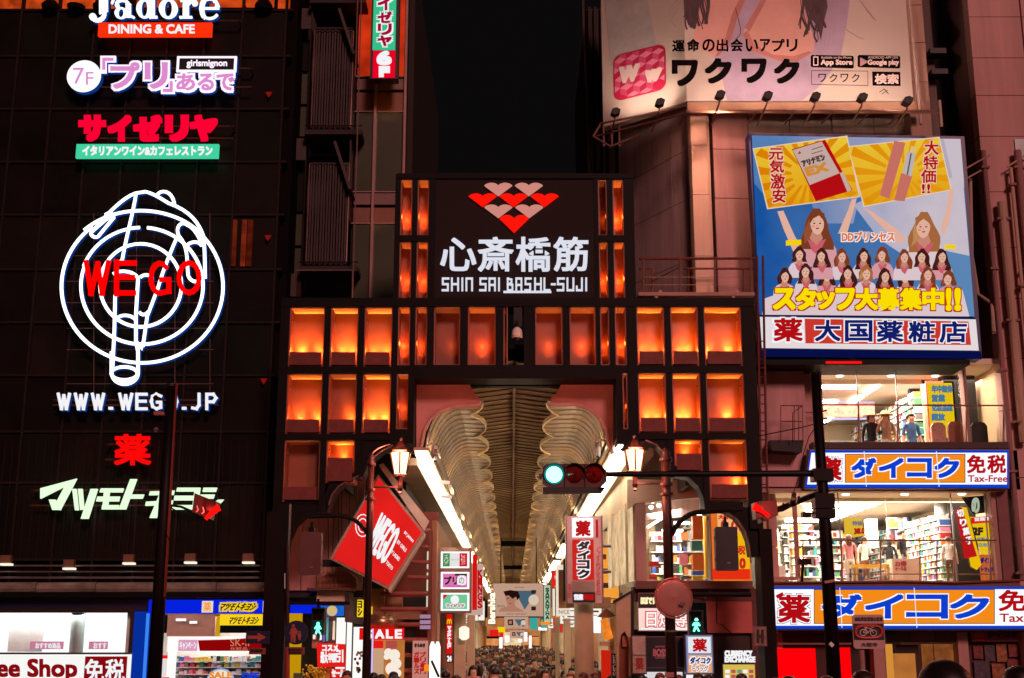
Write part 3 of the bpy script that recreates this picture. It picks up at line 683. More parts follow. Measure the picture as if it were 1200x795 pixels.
Jg2 = [[(1,0),(1,1)],[(1,1),(0,1)],[(0,1),(0,.7)]]
Lg = [[(.0,0),(.0,1)],[(0,1),(1,1)]]
strokes_word([(518.5,525.5,Sg),(529.5,536.8,Hg),(540.5,543,Ig),(546.5,553.2,Ng),(562.5,569.8,Sg),(573.5,580,Ag),(583.5,586,Ig),(595,600.5,Bg),(605,611,Ag),(615.5,622,Sg),(627,634,Hg),(638,644,Lg),(653.5,661,Sg),(665,672,Ug),(676,682,Jg2),(686,688,Ig)], DN-.02, 2.1, NW, gt, 326.3, 340)
part('letter', ribbon(MB(), [(646.5, 333), (650.5, 333)], 2, DN-.02, .05), gt, NW)
part('underline', ribbon(MB(), [(591, 342), (645, 342)], 2.2, DN-.02, .05), gt, NW)
# dome camera under the board
t = thing('security_camera', 'pale dome security camera hung at the middle of the gate', 'camera', (GX(606), DG-.25, GZ(405)))
part('mount', MB().box(GX(602), GX(612), DG-.12, DG-.02, GZ(384), GZ(362)), t, blackm)
part('arm', MB().tube([(GX(606), DG-.1, GZ(378)), (GX(606), DG-.25, GZ(380)), (GX(606), DG-.25, GZ(387))], .03), t, blackm)
mb = MB(); mb.smooth = True; mb.lathe((GX(606), DG-.25, GZ(399)), [(.13, 0), (.13, .1), (.11, .2), (.05, .26), (.01, .27)], 16); part('housing', mb, t, white)
mb = MB(); mb.smooth = True; mb.lathe((GX(606), DG-.25, GZ(404.5)), [(.01, 0), (.07, .03), (.1, .08), (.11, .11)], 16); part('dome', mb, t, mat('dark_dome', (20, 18, 20), .1))

# ================================================================== ARCADE ROOF
ARX = 3 / 1500 * DG      # axis of the arcade
roof = thing('arcade_roof', 'long arched arcade ceiling of curved beige louvres with scalloped inner edges', 'roof', (ARX, 31, 7))
slat = mat('louvre_bronze', (128, 97, 66), .5, 0, .15, 1.5)
lip = mat('scallop_cream_and_edge_light', (250, 226, 180), .45, 0, .05, 2)
slat_c = mat('centre_louvre_brown', (150, 113, 78), .55, .1, .15, 1.5)
fasc = mat('arch_fascia_pink', (206, 140, 130), .6, 0, .1, 1.5)
# pink corner pieces just behind the gate
fl = [(488,444),(549,444),(551,452),(556,461),(563,468),(563,475),(549,476),(531,477),(516,482),(504,492),(497,505),(494,522),(488,535)]
fr_ = [(718.5,444),(659,444),(657,452),(652,461),(645.5,467),(645,474),(656,474),(674,474),(690,479),(702,489),(710,503),(714,520),(718.5,532)]
for q in (fl, fr_): part('arch_corner_panel', MB().pp(q, DG+.8, .12), roof, fasc)
for q in (fl[4:], fr_[4:]): part('arch_corner_rim', MB().tube([P(x, y, DG+.74) for x, y in q[1:]], .05, 6), roof, mat('pink_rim', (214, 150, 138), .5))
part('arch_back_beam', MB().box(GX(484), GX(722), DG+.95, DG+1.2, GZ(444), GZ(424)), roof, black)
HC = CAMH
SP = .74; PER = 3.7; Y0 = 31.2
# side vaults: cross-section from wall top up and inward; inner edge scalloped
def prof(side, inner):      # (x, z) points; the curve is fixed, only its inner end follows the scallop
    xo, zo = (-2.22, HC+4.36) if side < 0 else (2.3, HC+4.8)
    cx0 = -1.4 if side < 0 else 1.6
    top = HC + 5.78; pts = []
    for i in range(7):
        a = math.pi/2 * i/6
        pts.append((xo + (cx0-xo)*(1-math.cos(a)), zo + (top-zo)*math.sin(a)))
    for f in (.5, 1): x = cx0 + (inner-cx0)*f; pts.append((x, top - .04*abs(x-cx0)))
    return [(x + ARX, z) for x, z in pts]
def inner_edge(y, side):
    ph = ((y - Y0 - 2.0) / PER) % 1.0
    bulge = abs(math.sin(math.pi*ph))**.8
    v = -(1.14 - .36*bulge)
    return v if side < 0 else -v + .02
def louvre(mb, y, sp, side, n=1):
    pa = prof(side, inner_edge(y, side)); pb = prof(side, inner_edge(y+sp*.98, side))
    vs = []; N = len(pa)
    dz = .026
    ca = (pa[0][0], pa[0][1])
    for (q, yy, lo) in ((pa, y, 1), (pb, y+sp*1.03, 0)):
        for i, (x, z) in enumerate(q):
            k = i/(N-1); nx = (-1 if side > 0 else 1)*(1-k)*dz*lo; nz = -dz*lo*k
            vs.append((x+nx, yy, z+nz))
    for (q, yy, lo) in ((pa, y, 1), (pb, y+sp*1.03, 0)):
        for i, (x, z) in enumerate(q):
            k = i/(N-1); o = .014
            nx = (-1 if side > 0 else 1)*(1-k)*(dz*lo+.016); nz = -(dz*lo+.016)*k
            vs.append((x+nx, yy, z+nz))
    fs = []; ff = []
    for i in range(N-1):
        fs += [(i, i+1, N+i+1, N+i), (2*N+i, 3*N+i, 3*N+i+1, 2*N+i+1), (N+i, N+i+1, 3*N+i+1, 3*N+i)]; ff.append((i, 2*N+i, 2*N+i+1, i+1))
    fs += [(N-1, 3*N-1, 4*N-1, 2*N-1), (0, N, 3*N, 2*N)]
    mb.use(slat).add(vs, fs); mb.use(lip).add(vs, ff)  # louvre front edges cream, painting in the light they catch
    return mb
for side in (-1, 1):
    for k in range(50): part('louvre', louvre(MB(), Y0 + k*SP, SP, side), roof)
    mb = MB()
    for k in range(50, 190): louvre(mb, Y0 + k*SP, SP, side)
    part('louvre_row', mb, roof, None, kind='stuff')
    # scalloped edge lip
    for s_ in range(10):
        pts = []
        for j in range(11):
            y = Y0 - 1.7 + PER*s_ + PER*j/10
            if y < Y0: continue
            pts.append((ARX + inner_edge(y, side), y, HC+5.74))
        if len(pts) > 2:
            mb = MB()
            for j in range(len(pts)-1): mb.obox(pts[j], pts[j+1], .035, .12)
            part('scallop_lip', mb, roof, lip)
    mb = MB(); y = Y0 - 1.7 + PER*10
    while y < 170:
        a = (ARX+inner_edge(y, side), y, HC+5.74); b = (ARX+inner_edge(y+PER/6, side), y+PER/6, HC+5.74); mb.obox(a, b, .04, .2); y += PER/6
    part('scallop_lip_row', mb, roof, lip, kind='stuff')
def cl(mb, y, side):
    zc, ze = HC+6.75, HC+6.5
    x0, x1 = ARX, ARX + side*1.9
    z0, z1 = (zc, ze)
    mb.use(lip).add([(x0,y-.004,z0-.05),(x1,y-.004,z1-.05),(x1,y-.004,z1-.015),(x0,y-.004,z0-.015)], [(0,1,2,3)]); mb.use(slat_c)  # cream strip painting in a light line on the near edge
    return mb.add([(x0,y,z0-.04),(x1,y,z1-.04),(x1,y+SP*1.04,z1+.02),(x0,y+SP*1.04,z0+.02),(x0,y,z0-.0),(x1,y,z1-.0),(x1,y+SP*1.04,z1+.06),(x0,y+SP*1.04,z0+.06)],
                  [(0,1,2,3),(7,6,5,4),(0,4,5,1),(2,6,7,3),(1,5,6,2),(0,3,7,4)])
for side in (-1, 1):
    for k in range(34): part('centre_louvre', cl(MB(), Y0+k*SP, side), roof)
    mb = MB()
    for k in range(34, 190): cl(mb, Y0+k*SP, side)
    part('centre_louvre_row', mb, roof, None, kind='stuff')
part('spine', MB().box(ARX-.035, ARX+.035, Y0, 165, HC+6.55, HC+6.68), roof, slat)
for y in (88, 118): part('cross_beam', MB().box(ARX-1.6, ARX+1.6, y, y+.5, HC+6.1, HC+6.45), roof, black)
# shell above the louvres keeps the sky out
mb = MB().box(-4.2, 4.3, 31, 170, HC+7.0, HC+7.1); mb.box(-4.2, -4.1, 31, 170, HC+3.6, HC+7.0); mb.box(4.2, 4.3, 31, 170, HC+3.6, HC+7.0); mb.box(-4.1, 4.2, 170, 170.1, HC+3, HC+7)
part('outer_shell', mb, roof, mat('roof_shell', (60, 52, 46), .8))
# light strips under the vault edges
stripm = emi('tube_light', (255, 246, 228), 9.0)
soffit = mat('cornice_beige', (186, 158, 124), .6, 0, .12, 1)
for side, x, z, w_ in ((-1, -2.2, HC+4.25, .27), (1, 2.64, HC+4.5, .36)):
    y = 29.9 if side < 0 else 30.2; n = 0
    ends = [(y, 52), (53, 62), (66, 75), (79, 90), (95, 108), (113, 128)] if side < 0 else [(y, 50), (52, 61), (64, 74), (78, 89), (93, 106), (111, 126)]
    for a, b in ends:
        part('tube_light', MB().box(ARX+x-w_/2, ARX+x+w_/2, a, b, z-.04, z+.04), roof, stripm)
        part('light_tray', MB().box(ARX+x-w_/2-.04, ARX+x+w_/2+.04, a, b, z+.045, z+.12), roof, soffit)
    xw = x + side*.75
    part('cornice', MB().box(ARX+min(x+side*w_*.6, xw), ARX+max(x+side*w_*.6, xw), 31, 165, z-.16, z+.02), roof, soffit)
    part('cornice_rail', MB().box(ARX+x-side*.28-.04, ARX+x-side*.28+.04, 31, 165, z+.14, z+.24), roof, slat)
for k in range(12):  # added fill lamps brightening vault and walls, without fittings
    y = 40 + k*9
    pl('arcade_fill_lamp', (ARX-1.9, y, HC+4.4), 85, (1, .68, .38), .3); pl('arcade_fill_lamp', (ARX+2.2, y, HC+4.6), 80, (1, .68, .38), .3)
pl('arcade_fill_lamp', (ARX-1.9, 32.5, HC+4.6), 22, (1, .74, .46), .2); pl('arcade_fill_lamp', (ARX+2.1, 32.5, HC+4.75), 16, (1, .74, .46), .2)
# bullet cameras on goose-neck arms
def bullet(px, py, side, label, D=31.5, s=1.0):
    c0 = P(px, py, D); t = thing('bullet_camera', label, 'camera', (c0.x, D, c0.z-.2), 'bullet cameras under the arcade roof')
    part('arm', MB().tube([(c0.x+side*.28*s, D, c0.z+.05*s), (c0.x+side*.22*s, D, c0.z+.22*s), (c0.x+side*.08*s, D, c0.z+.28*s), (c0.x, D, c0.z+.2*s)], .025*s, 6), t, white)
    mb = MB(); mb.smooth = True; mb.lathe((c0.x, D, c0.z-.17*s), [(.05*s, 0), (.075*s, .03*s), (.085*s, .25*s), (.06*s, .36*s), (.01, .38*s)], 12); part('housing', mb, t, white)
    part('lens', MB().lathe((c0.x, D-.03, c0.z-.19*s), [(.03*s, 0), (.045*s, .04*s)], 10), t, blackm)
bullet(510, 533, -1, 'white bullet camera on a gooseneck at the left mouth of the arcade')
bullet(700, 528, 1, 'white bullet camera on a gooseneck above the green traffic light')
for (x, y, l, d) in ((520, 565, 'small beam clamp on the first left light rail', 33), (523, 582, 'second small beam clamp along the left light rail', 35)):
    c0 = P(x, y, d); solo('rail_clamp', MB().obox(c0-Vector((.14,0,0)), c0+Vector((.16,0,-.02)), .06, .09), l, 'clamp', white)

for k, (x0, x1, z0, z1, m_) in enumerate(((-3.4, -1.2, .12, 2.6, 'a'), (-1.1, 1.2, .12, 3.4, 'b'), (1.3, 3.6, .12, 2.8, 'a'), (-3.4, 3.6, 2.9, 5.2, 'c'))):  # added glow panels for the brightness deep in the arcade
    solo('far_shop', MB().box(x0, x1, 168+k*.1, 168.4+k*.1, z0, z1), ('left added glow panel closing the far end of the arcade', 'middle added glow panel closing the far end of the arcade', 'right added glow panel closing the far end of the arcade', 'high added glow panel closing the far end of the arcade')[k], 'glow panel', emi('far_glow_'+m_, {'a': (230, 150, 90), 'b': (255, 220, 170), 'c': (190, 120, 70)}[m_], .85, .3, 1))

pl('arcade_fill_lamp', (ARX+2.0, 34.5, HC+4.0), 70, (1, .7, .42), .25)  # added fill lamp warming the right wall near the mouth
# ================================================================== CENTRE-LEFT BUILDING (stacked balconies + green glass)
DC = 34.0
cb = thing('balcony_building', 'narrow building of stacked dark balconies and green glass left of the gate board', 'building', (PX(390, DC), DC, .12))
greengl = mat('green_curtain_glass', (66, 70, 52), .25, 0, .15, .5, 0, .6)
corr = mat('corrugated_grey_panel', (54, 36, 31), .6, 0, .2, 1.5, .1)
slabm = mat('dark_balcony_slab', (34, 22, 20), .7, 0, .2, 2)
mullp = mat('pinkish_mullion', (150, 112, 104), .4, .3, .1, 3)
part('wall', MB().box(PX(318, DC), PX(470, DC), DC+1.2, DC+14, .12, PZ(-60, DC)), cb, mat('dark_brown_wall', (46, 34, 30), .8))
# left recessed windows with dark grid
for j, (y0, y1) in enumerate(((40, 78), (80, 117), (119, 155), (186, 244), (246, 284), (286, 318), (330, 360), (362, 400), (402, 440), (442, 495), (500, 545), (548, 590))):
    for x0, x1 in ((319, 334), (335.5, 347)):
        part('window_pane', MB().box(PX(x0, DC)+.02, PX(x1, DC)-.02, DC+.35, DC+.4, PZ(y1, DC)+.02, PZ(y0, DC)-.02), cb, greengl if j % 3 else darkgl3)
part('window_frame', MB().box(PX(318, DC), PX(319, DC), DC+.28, DC+.45, PZ(600, DC), PZ(30, DC)).box(PX(334, DC), PX(335.5, DC), DC+.28, DC+.45, PZ(600, DC), PZ(30, DC)).box(PX(347, DC), PX(349, DC), DC+.2, DC+.45, PZ(600, DC), PZ(30, DC)), cb, mull)
for x, y in ((315, 111), (314, 279), (309, 447)):
    c0 = P(x, y, DC-1.1); part('fire_access_mark', MB().prism([(c0.x-.09, c0.z+.07), (c0.x+.09, c0.z+.07), (c0.x, c0.z-.09)], DC-1.12, DC-1.1), cb, emi('dim_red_mark', (150, 20, 22), .7))
# balconies: slab, bracket, corrugated screen
for k, y in enumerate((8, 160, 318)):
    z = PZ(y, DC)
    part('balcony_slab', MB().box(PX(350, DC), PX(419, DC), DC-.5, DC+1, z-.14, z), cb, slabm)
    pass
    part('edge_rail', MB().tube([(PX(350, DC), DC-.48, z+.12), (PX(419, DC), DC-.48, z+.12)], .02, 6), cb, mull)
    part('edge_louvre', MB().box(PX(319, DC), PX(350, DC), DC-.1, DC-.06, z-.75, z-.1), cb, mat('louvre_dark', (52, 34, 30), .6))
for y0, y1 in ((42, 158), (196, 316)):
    z1, z0 = PZ(y0, DC), PZ(y1, DC); xa, xb = PX(358, DC), PX(404, DC); n = 14
    for k in range(n):
        x = xa + (xb-xa)*k/n
        part('screen_slat', MB().box(x+.015, x+(xb-xa)/n-.015, DC-.35-.03*(k % 2), DC-.3, z0, z1), cb, corr)
    part('screen_frame', MB().tube([(xa-.02, DC-.4, z0+.05), (xa-.02, DC-.4, z1-.05), (xb+.02, DC-.4, z1-.05), (xb+.02, DC-.4, z0+.05)], .02, 6, True), cb, mullp)
    zz = PZ((y0+y1)/2, DC)
    part('stair_flight', MB().obox((PX(388, DC), DC-.2, z1+.5), (PX(408, DC), DC-.2, z1-.9), 1.0, .08), cb, mat('stair_stringer', (60, 38, 31), .6))
part('orange_flank', MB().box(PX(404, DC), PX(406, DC), DC-.3, DC+1, PZ(262, DC), PZ(80, DC)), cb, corr)
# slanted stay rods
for x, y0, y1 in ((417.5, 0, 360), (413, 0, 110)):
    part('stay_rod', MB().tube([(PX(x, DC), DC-1.15, PZ(y0-40, DC)), (PX(x, DC), DC-1.15, PZ(y1, DC))], .018, 6), cb, mullp)
part('screen_glass', MB().pb(347, 318, 413, 372, DC-1.15, .03), cb, glassm('red_tinted_glass', (.9, .6, .55), .12))
part('screen_rail', MB().tube([P(347, 317, DC-1.2), P(413, 317, DC-1.2), P(413, 372, DC-1.2)], .02, 6), cb, mullp)
# green curtain wall
DCG = DC+.2
part('glass_wall_backing', MB().box(PX(406, DCG), PX(470, DCG), DCG+.15, DCG+1, .2, PZ(-50, DCG)), cb, mat('green_backing', (30, 30, 24), .8))
bands = [(-40, 88, 'o'), (92, 105, 's'), (108, 130, 'w'), (131, 224, 'g'), (226, 240, 's'), (243, 262, 'w'), (262, 360, 'g'), (362, 372, 's'), (374, 480, 'g')]
orange_room = emi('orange_lit_room', (210, 52, 18), .75, .4, 1.2)
spand = mat('pink_spandrel', (120, 84, 82), .5)
warmsp = mat('ochre_spandrel', (120, 70, 44), .5)
for y0, y1, k in bands:
    for x0, x1 in ((409, 431.5), (434, 466)):
        m = {'o': orange_room, 's': spand, 'w': warmsp, 'g': greengl}[k]
        part({'o': 'lit_window', 's': 'spandrel', 'w': 'ceiling_band', 'g': 'glass_panel'}[k], MB().box(PX(x0, DCG), PX(x1, DCG), DCG+.02, DCG+.12, PZ(y1, DCG)+.01, PZ(y0, DCG)-.01), cb, m)
for x in (432.5, 469): part('mullion', MB().box(PX(x, DCG)-.035, PX(x, DCG)+.035, DCG-.12, DCG+.14, PZ(372, DCG), PZ(-40, DCG)), cb, mullp)
for y in (90, 131, 225, 262): part('transom', MB().box(PX(407, DCG), PX(469, DCG), DCG-.02, DCG+.14, PZ(y, DCG)-.015, PZ(y, DCG)+.015), cb, mullp)
part('wall_lamp', MB().lathe((PX(434, DCG), DCG-.1, PZ(49, DCG)), [(.04, 0), (.05, .05), (.05, .17), (.04, .2)], 10), cb, emi('lamp_amber', (255, 196, 60), 1.6))
spot('spandrel_uplight', (PX(448, DCG), DCG-.5, PZ(148, DCG)), (PX(448, DCG), DCG+.1, PZ(115, DCG)), 7, (1, .45, .12), 90)
spot('spandrel_uplight', (PX(440, DCG), DCG-.5, PZ(274, DCG)), (PX(440, DCG), DCG+.1, PZ(250, DCG)), 3.5, (1, .45, .12), 90)
part('dark_side_return', MB().box(PX(471, DCG), PX(478, DCG), DCG+.2, DCG+12, .2, PZ(-50, DCG)), cb, mat('dark_return', (40, 26, 24), .8))
# vertical floor sign
t = thing('floor_sign', 'tall mint green vertical sign with crimson katakana and a red 6F panel', 'sign', (PX(450, DC-.9), DC-.9, PZ(92, DC-.9)))
D6 = DC-.9
pbp('frame', (435, -30, 467.5, 92.5), D6+.03, .35, mat('dark_sign_case', (24, 30, 28), .4), t)
pbp('green_panel', (437.5, -29, 464, 58.5), D6, .03, emi('lit_mint_deep', (60, 206, 150), .85), t)
pbp('red_panel', (437, 59.5, 463, 91), D6, .03, emi('lit_crimson_panel', (240, 0, 40), .95), t)
mg = emi('lit_magenta', (176, 10, 60), .8)
for ch, y0, y1 in (('イ', -3, 12), ('ゼ', 15, 27), ('リ', 29, 41), ('ヤ', 43, 54)):
    txt(ch, (443, y0, 459, y1), D6, EWs, t, bold=2.3, dep=.01, name='letter_backing'); txt(ch, (443.5, y0, 458.5, y1), D6, mg, t, bold=.8, dep=.025, name='letter')
txt('6', (442.5, 61, 458, 76), D6, EWs, t, off=.02, bold=1.2, dep=.02, name='letter'); txt('F', (445, 79, 456, 90), D6, EWs, t, off=.02, bold=1.1, dep=.02, name='letter')

# ------------------------------------------------------------------ lower part under the gate's left side
DU = 33.2
pinkwall = mat('pinkish_lower_wall', (196, 140, 126), .7, 0, .25, .8, .1, streak=1)
for x0, x1 in ((338, 354), (355, 372), (373, 390), (391, 408), (409, 426)):
    part('lower_wall_panel', MB().pb(x0, 560, x1, 692, DU, .1), cb, pinkwall)
part('lower_wall_backing', MB().pb(330, 540, 430, 700, DU+.12, .3), cb, slabm)
for x in (384, 396, 400, 409, 418): part('cable', MB().tube([P(x, 560, DU-.3), P(x+1, 655, DU-.3)], .012, 5), cb, blackm)
part('service_balcony', MB().box(PX(369, DU-.9), PX(419, DU-.9), DU-.9, DU, PZ(692, DU-.9), PZ(689, DU-.9)), cb, mat('brown_deck', (90, 54, 44), .6))
cage = MB()
for i in range(11): cage.tube([P(370+i*4.7, 657, DU-.9), P(370+i*4.7, 691, DU-.9)], .008, 4)
for y in (657, 664, 671, 678, 685, 691): cage.tube([P(369, y, DU-.9), P(420, y+1, DU-.9)], .01, 4)
part('balcony_cage', cage, cb, mat('cage_brown', (140, 90, 66), .5, .4))
part('balcony_bar', MB().pb(378, 656, 419, 664, DU-.95, .2), cb, blackm)
part('bundle_cover', MB().pp([(371, 690), (374, 678), (384, 672), (398, 674), (408, 670), (417, 678), (418, 690)], DU-.7, .5), cb, mat('tan_cloth', (150, 104, 78), .8))
# overhanging corner block and shop front below
part('overhang_block', MB().pb(371, 693, 404, 707, DU-.6, .8), cb, mat('grey_overhang', (224, 206, 186), .7))
ov = MB()
a, b = P(404, 693, DU-.6), P(425, 697, DU+.9); c_, d_ = P(404, 729, DU-.6), P(425, 732, DU+.9)
ov.quad(a, b, d_, c_); ov.quad(a, c_, Vector((c_.x-.02, c_.y+.3, c_.z)), Vector((a.x-.02, a.y+.3, a.z)))
part('overhang_side', ov, cb, mat('purple_grey_side', (150, 124, 132), .6))
ds = thing('corner_drugstore', 'bright corner drugstore front with yellow pillar and leaning red poster', 'shop', (PX(382, DU), DU, .12))
pbp('blue_fascia', (340, 709, 375, 719), DU-.1, .2, emi('lit_royal_blue', (6, 34, 226), .95), ds)
pbp('blue_fascia', (376, 710, 402, 722), DU-.05, .2, emi('lit_sky_blue', (30, 104, 214), .85), ds)
mb = MB(); c0 = P(389, 716, DU-.08); mb.lathe((c0.x, DU-.08, c0.z), [(.13, 0), (.13, .03)], 20, 'y'); part('fascia_emblem', mb, ds, emi('sand_emblem', (226, 196, 130), .85))
part('yellow_pillar', MB().lathe((PX(353, DU+.2), DU+.3, .12), [(.27, 0), (.27, PZ(719, DU)-.12)], 24), ds, emi('lit_gold_wall', (222, 166, 6), .72))
pbp('stock_shelf', (366, 722, 393, 760), DU+.6, .3, mat('brown_stock', (130, 60, 48), .6), ds)
for i in range(7): pbp('hanging_item', (367+i*3.8, 724+random.random()*6, 369.8+i*3.8, 748+random.random()*6), DU+.5, .06, random.choice(PK), ds)
pbp('door_glass', (393, 724, 404, 835), DU+.1, .05, WH, ds); pbp('door_glass', (405, 729, 411, 835), DU+.15, .05, WH, ds); pbp('door_glass', (413, 735, 426, 835), DU+.3, .05, WH, ds)
pbp('door_frame', (404, 724, 405, 835), DU+.05, .08, mat('grey_door_frame', (90, 90, 92), .5), ds); pbp('door_frame', (411.3, 730, 412.8, 835), DU+.1, .08, mat('grey_door_frame', (90, 90, 92), .5), ds)
mb = MB()
for k in range(16): x_ = 413+random.random()*11; y_ = 762+random.random()*26; mb.use(random.choice(PK)).pb(x_, y_, x_+2.5, y_+3, DU+.2, .05)
part('small_goods', mb, ds, kind='stuff')
pbp('flower_box', (343, 789, 352, 835), DU-.3, .3, mat('grey_green_box', (110, 120, 90), .7), ds)
mb = MB()
for k in range(90):
    c0 = P(363+random.gauss(6, 6), 788+random.gauss(0, 4), DU-.4); mb.lathe((c0.x, DU-.5+random.random()*.2, c0.z), [(.01, -.03), (.035, 0), (.01, .03)], 5)
part('yellow_blossom', mb, ds, mat('blossom_yellow', (235, 196, 40), .6), kind='stuff')
pbp('straw_board', (371, 783, 388, 835), DU-.2, .1, mat('straw', (206, 160, 80), .7), ds)
po = thing('sale_poster', 'red hanging poster with white katakana beside the green walking signal', 'poster', (PX(388, DU-.4), DU-.4, PZ(782, DU-.4)))
DP = DU-.5
REDP = emi('poster_red', (240, 30, 24), .9)
ppp('sheet', [(371, 753.5), (404.5, 755), (404.5, 777), (404, 782), (372, 782)], DP, .02, REDP, po)
txt('コスメ', (378, 756, 396, 763), DP, EWs, po, dep=.012, bold=.5); txt('最大', (376, 764, 384, 777), DP, EWs, po, dep=.012, bold=.5); txt('半額', (385, 766, 394, 776), DP, EWs, po, dep=.012, bold=.7); txt('引', (394, 762, 402, 776), DP, EWs, po, dep=.012, bold=.5)
po2 = thing('sale_poster', 'second red poster hanging just below the tilted red poster', 'poster', (PX(396, DU-.35), DU-.35, PZ(798, DU-.35)))
pbp('sheet', (388, 784, 404, 800), DP+.1, .02, REDP, po2); txt('セール', (389, 785, 403, 793), DP+.1, EWs, po2, dep=.012, bold=.6)
al('corner_store_light', (PX(382, DU), DU-.2, PZ(722, DU)), (PX(382, DU), DU+.2, 0), 16, (1, .93, .82), 1.0, .4)
yb = thing('yellow_blade_sign', 'small yellow vertical blade sign at the corner behind the lamp pole', 'sign', (PX(422, DU-.6), DU-.6, PZ(724, DU)))
pbp('panel', (418.5, 703, 424.5, 723), DU-.7, .5, emi('lit_sun_yellow', (255, 214, 30), .95), yb); pbp('case', (417, 702, 418.3, 724), DU-.7, .5, blackm, yb)
pbp('panel', (432, 711, 436.5, 721), DU-.5, .4, emi('lit_sun_yellow', (255, 214, 30), .95), yb)
txv('ヨシ', (419.5, 704, 424, 722), DU-.7, EK, yb, bold=.4)

# ------------------------------------------------------------------ tilted red sign cube
DW = 31.6
t = thing('tilted_red_sign', 'big tilted red sign box with slanted white letters at the arcade corner', 'sign', (PX(448, DW), DW, PZ(692, DW)))
Tp, Rp, Bp, Lp = (443.5, 556), (497, 623.5), (455, 691), (386, 655)
part('box', MB().pp([Tp, Rp, Bp, Lp], DW+.02, .8), t, mat('sign_box_grey', (170, 150, 135), .5))
redlit = emi('lit_tilted_red', (236, 34, 30), .85, .12, .8)
ppp('face', [(443.8, 560), (494, 624), (455, 687), (390, 654)], DW, .02, redlit, t)
ppp('side_face', [(443.5, 545), (449, 543), (503, 611), (497, 622)], DW+.05, .06, mat('sign_edge_panel', (206, 190, 172), .5), t)
ppp('lower_edge', [(455, 691), (497, 625), (497, 628), (457, 695)], DW+.0, .5, mat('sign_edge_panel', (206, 190, 172), .5), t)
mb = MB(); put(mb, 'WEGO', (428, 641), (22, 21), (20, -40), DW, .0, .7, .015); part('lettering', mb, t, EWs)
for i in range(4):
    mb = MB(); ox, oy = 467+(-3.6)*i*1.9, 630+9.5*i*1.0; put(mb, ('BY JAPAN', 'BY GIRLS', 'BY LADIES', 'BY TOKYO')[i], (473-8*i, 626+10.5*i), (10, 11), (2, -3.6), DW, 0, .1, .015); part('lettering', mb, t, EWs)
emb = MB()
for s_ in (1, .62): 
    pts = [(425+5*s_*math.cos(a)*.9+4*s_*math.sin(a)*.0 + s_*5*math.cos(a+1), 616+ s_*13*math.sin(a+.5)) for a in [2*math.pi*k/16 for k in range(17)]]
    ribbon(emb, pts, 1.1, DW-.015, .01)
part('ring_emblem', emb, t, EWs)

# ================================================================== ARCADE INTERIOR
DX0 = 31.5
la = thing('left_arcade_building', 'left inner row of arcade shops with beige piers and glowing fronts', 'building', (ARX-3.6, 32, .12))
ra = thing('right_arcade_building', 'right inner row of arcade shops with beige piers and glowing fronts', 'building', (ARX+3.6, 38, .12))
glow = [emi('shop_glow_%d' % i, c_, s_*1.35, .35, 1.3) for i, (c_, s_) in enumerate((((255, 226, 170), 1.0), ((255, 240, 214), 1.15), ((240, 150, 70), .9), ((250, 190, 120), .95), ((220, 70, 44), .8), ((255, 214, 190), 1.0), ((180, 120, 70), .6)))]
for side, th_ in ((-1, la), (1, ra)):
    xw = ARX + side*3.55
    y = 38.0 if side > 0 else 40.5
    part('upper_wall', MB().box(min(xw, xw+side*.5), max(xw, xw+side*.5), y-1, 170, 4.1, HC+4.4), th_, cream)
    k = 0
    while y < 165:
        wd = random.uniform(4.5, 6.5) if y < 90 else 8
        # pier, opening glow, fascia, door mullions
        part('pier', MB().box(min(xw-side*.35, xw+side*.4), max(xw-side*.35, xw+side*.4), y-.45, y+.45, .12, 4.1), th_, beige)
        gm_ = random.choice(glow)
        part('shop_opening', MB().box(min(xw+side*.06, xw+side*.16), max(xw+side*.06, xw+side*.16), y+.5, y+wd-.5, .12, 3.2), th_, gm_)
        part('shop_fascia', MB().box(min(xw-side*.05, xw+side*.5), max(xw-side*.05, xw+side*.5), y+.5, y+wd-.5, 3.2, 3.95), th_, random.choice([glow[1], glow[4], cream, mat('dark_shop_fascia', (50, 34, 30), .6), mat('green_shop_fascia', (60, 110, 84), .6)]))
        mb = MB()
        for q in range(5):
            yy = y+.7+q*(wd-1.2)/5; mb.use(random.choice(PK)).box(min(xw-side*.06, xw+side*.05), max(xw-side*.06, xw+side*.05), yy, yy+.3, .12, random.uniform(1.0, 2.6))
        part('display_goods', mb, th_, kind='stuff')
        if y < 120: pl('shop_spill', (xw-side*.15, y+wd/2, 2.7), 32, (1, .68, .4), .3)
        y += wd; k += 1
# nearer left arcade flank: escalator-stair bay with red lit rails
bay = thing('stair_bay', 'open stair bay with red lit horizontal rails beside the tilted red sign', 'staircase', (PX(480, 32.5), 32.5, .12))
DB = 32.3
railm = mat('red_rail_steel', (140, 66, 54), .5, 0, .1, 3)
baywall = mat('rust_back_wall', (132, 52, 38), .7, 0, .3, .8)
pbp('back_wall', (448, 600, 512, 835), DB+1.6, .1, baywall, bay)
part('side_wall', MB().box(PX(512, DB)-.06, PX(512, DB)+.06, DB, 40, .12, PZ(610, DB)), bay, mat('tan_return', (150, 104, 74), .7))
for y in (622, 641, 659, 677, 696, 714, 732, 750, 768, 786):
    part('rail', MB().tube([P(446 if y > 690 else 478, y, DB), P(503, y, DB), P(512, y+16*(760-y)/130, DB+1.4)], .055, 8), bay, railm)
for x in (471, 504): part('post', MB().box(PX(x, DB, 700)-.05, PX(x, DB, 700)+.05, DB-.05, DB+.05, .12, PZ(622 if x > 480 else 740, DB)), bay, mat('bay_post', (110, 56, 42), .5))
for i, (x0, x1, y0, y1) in enumerate(((472, 500, 700, 712), (474, 498, 718, 730), (474, 487, 736, 748), (474, 482, 753, 766), (474, 482, 770, 784))): pbp('dark_recess', (x0, y0, x1, y1), DB+1.2, .1, slabm, bay)
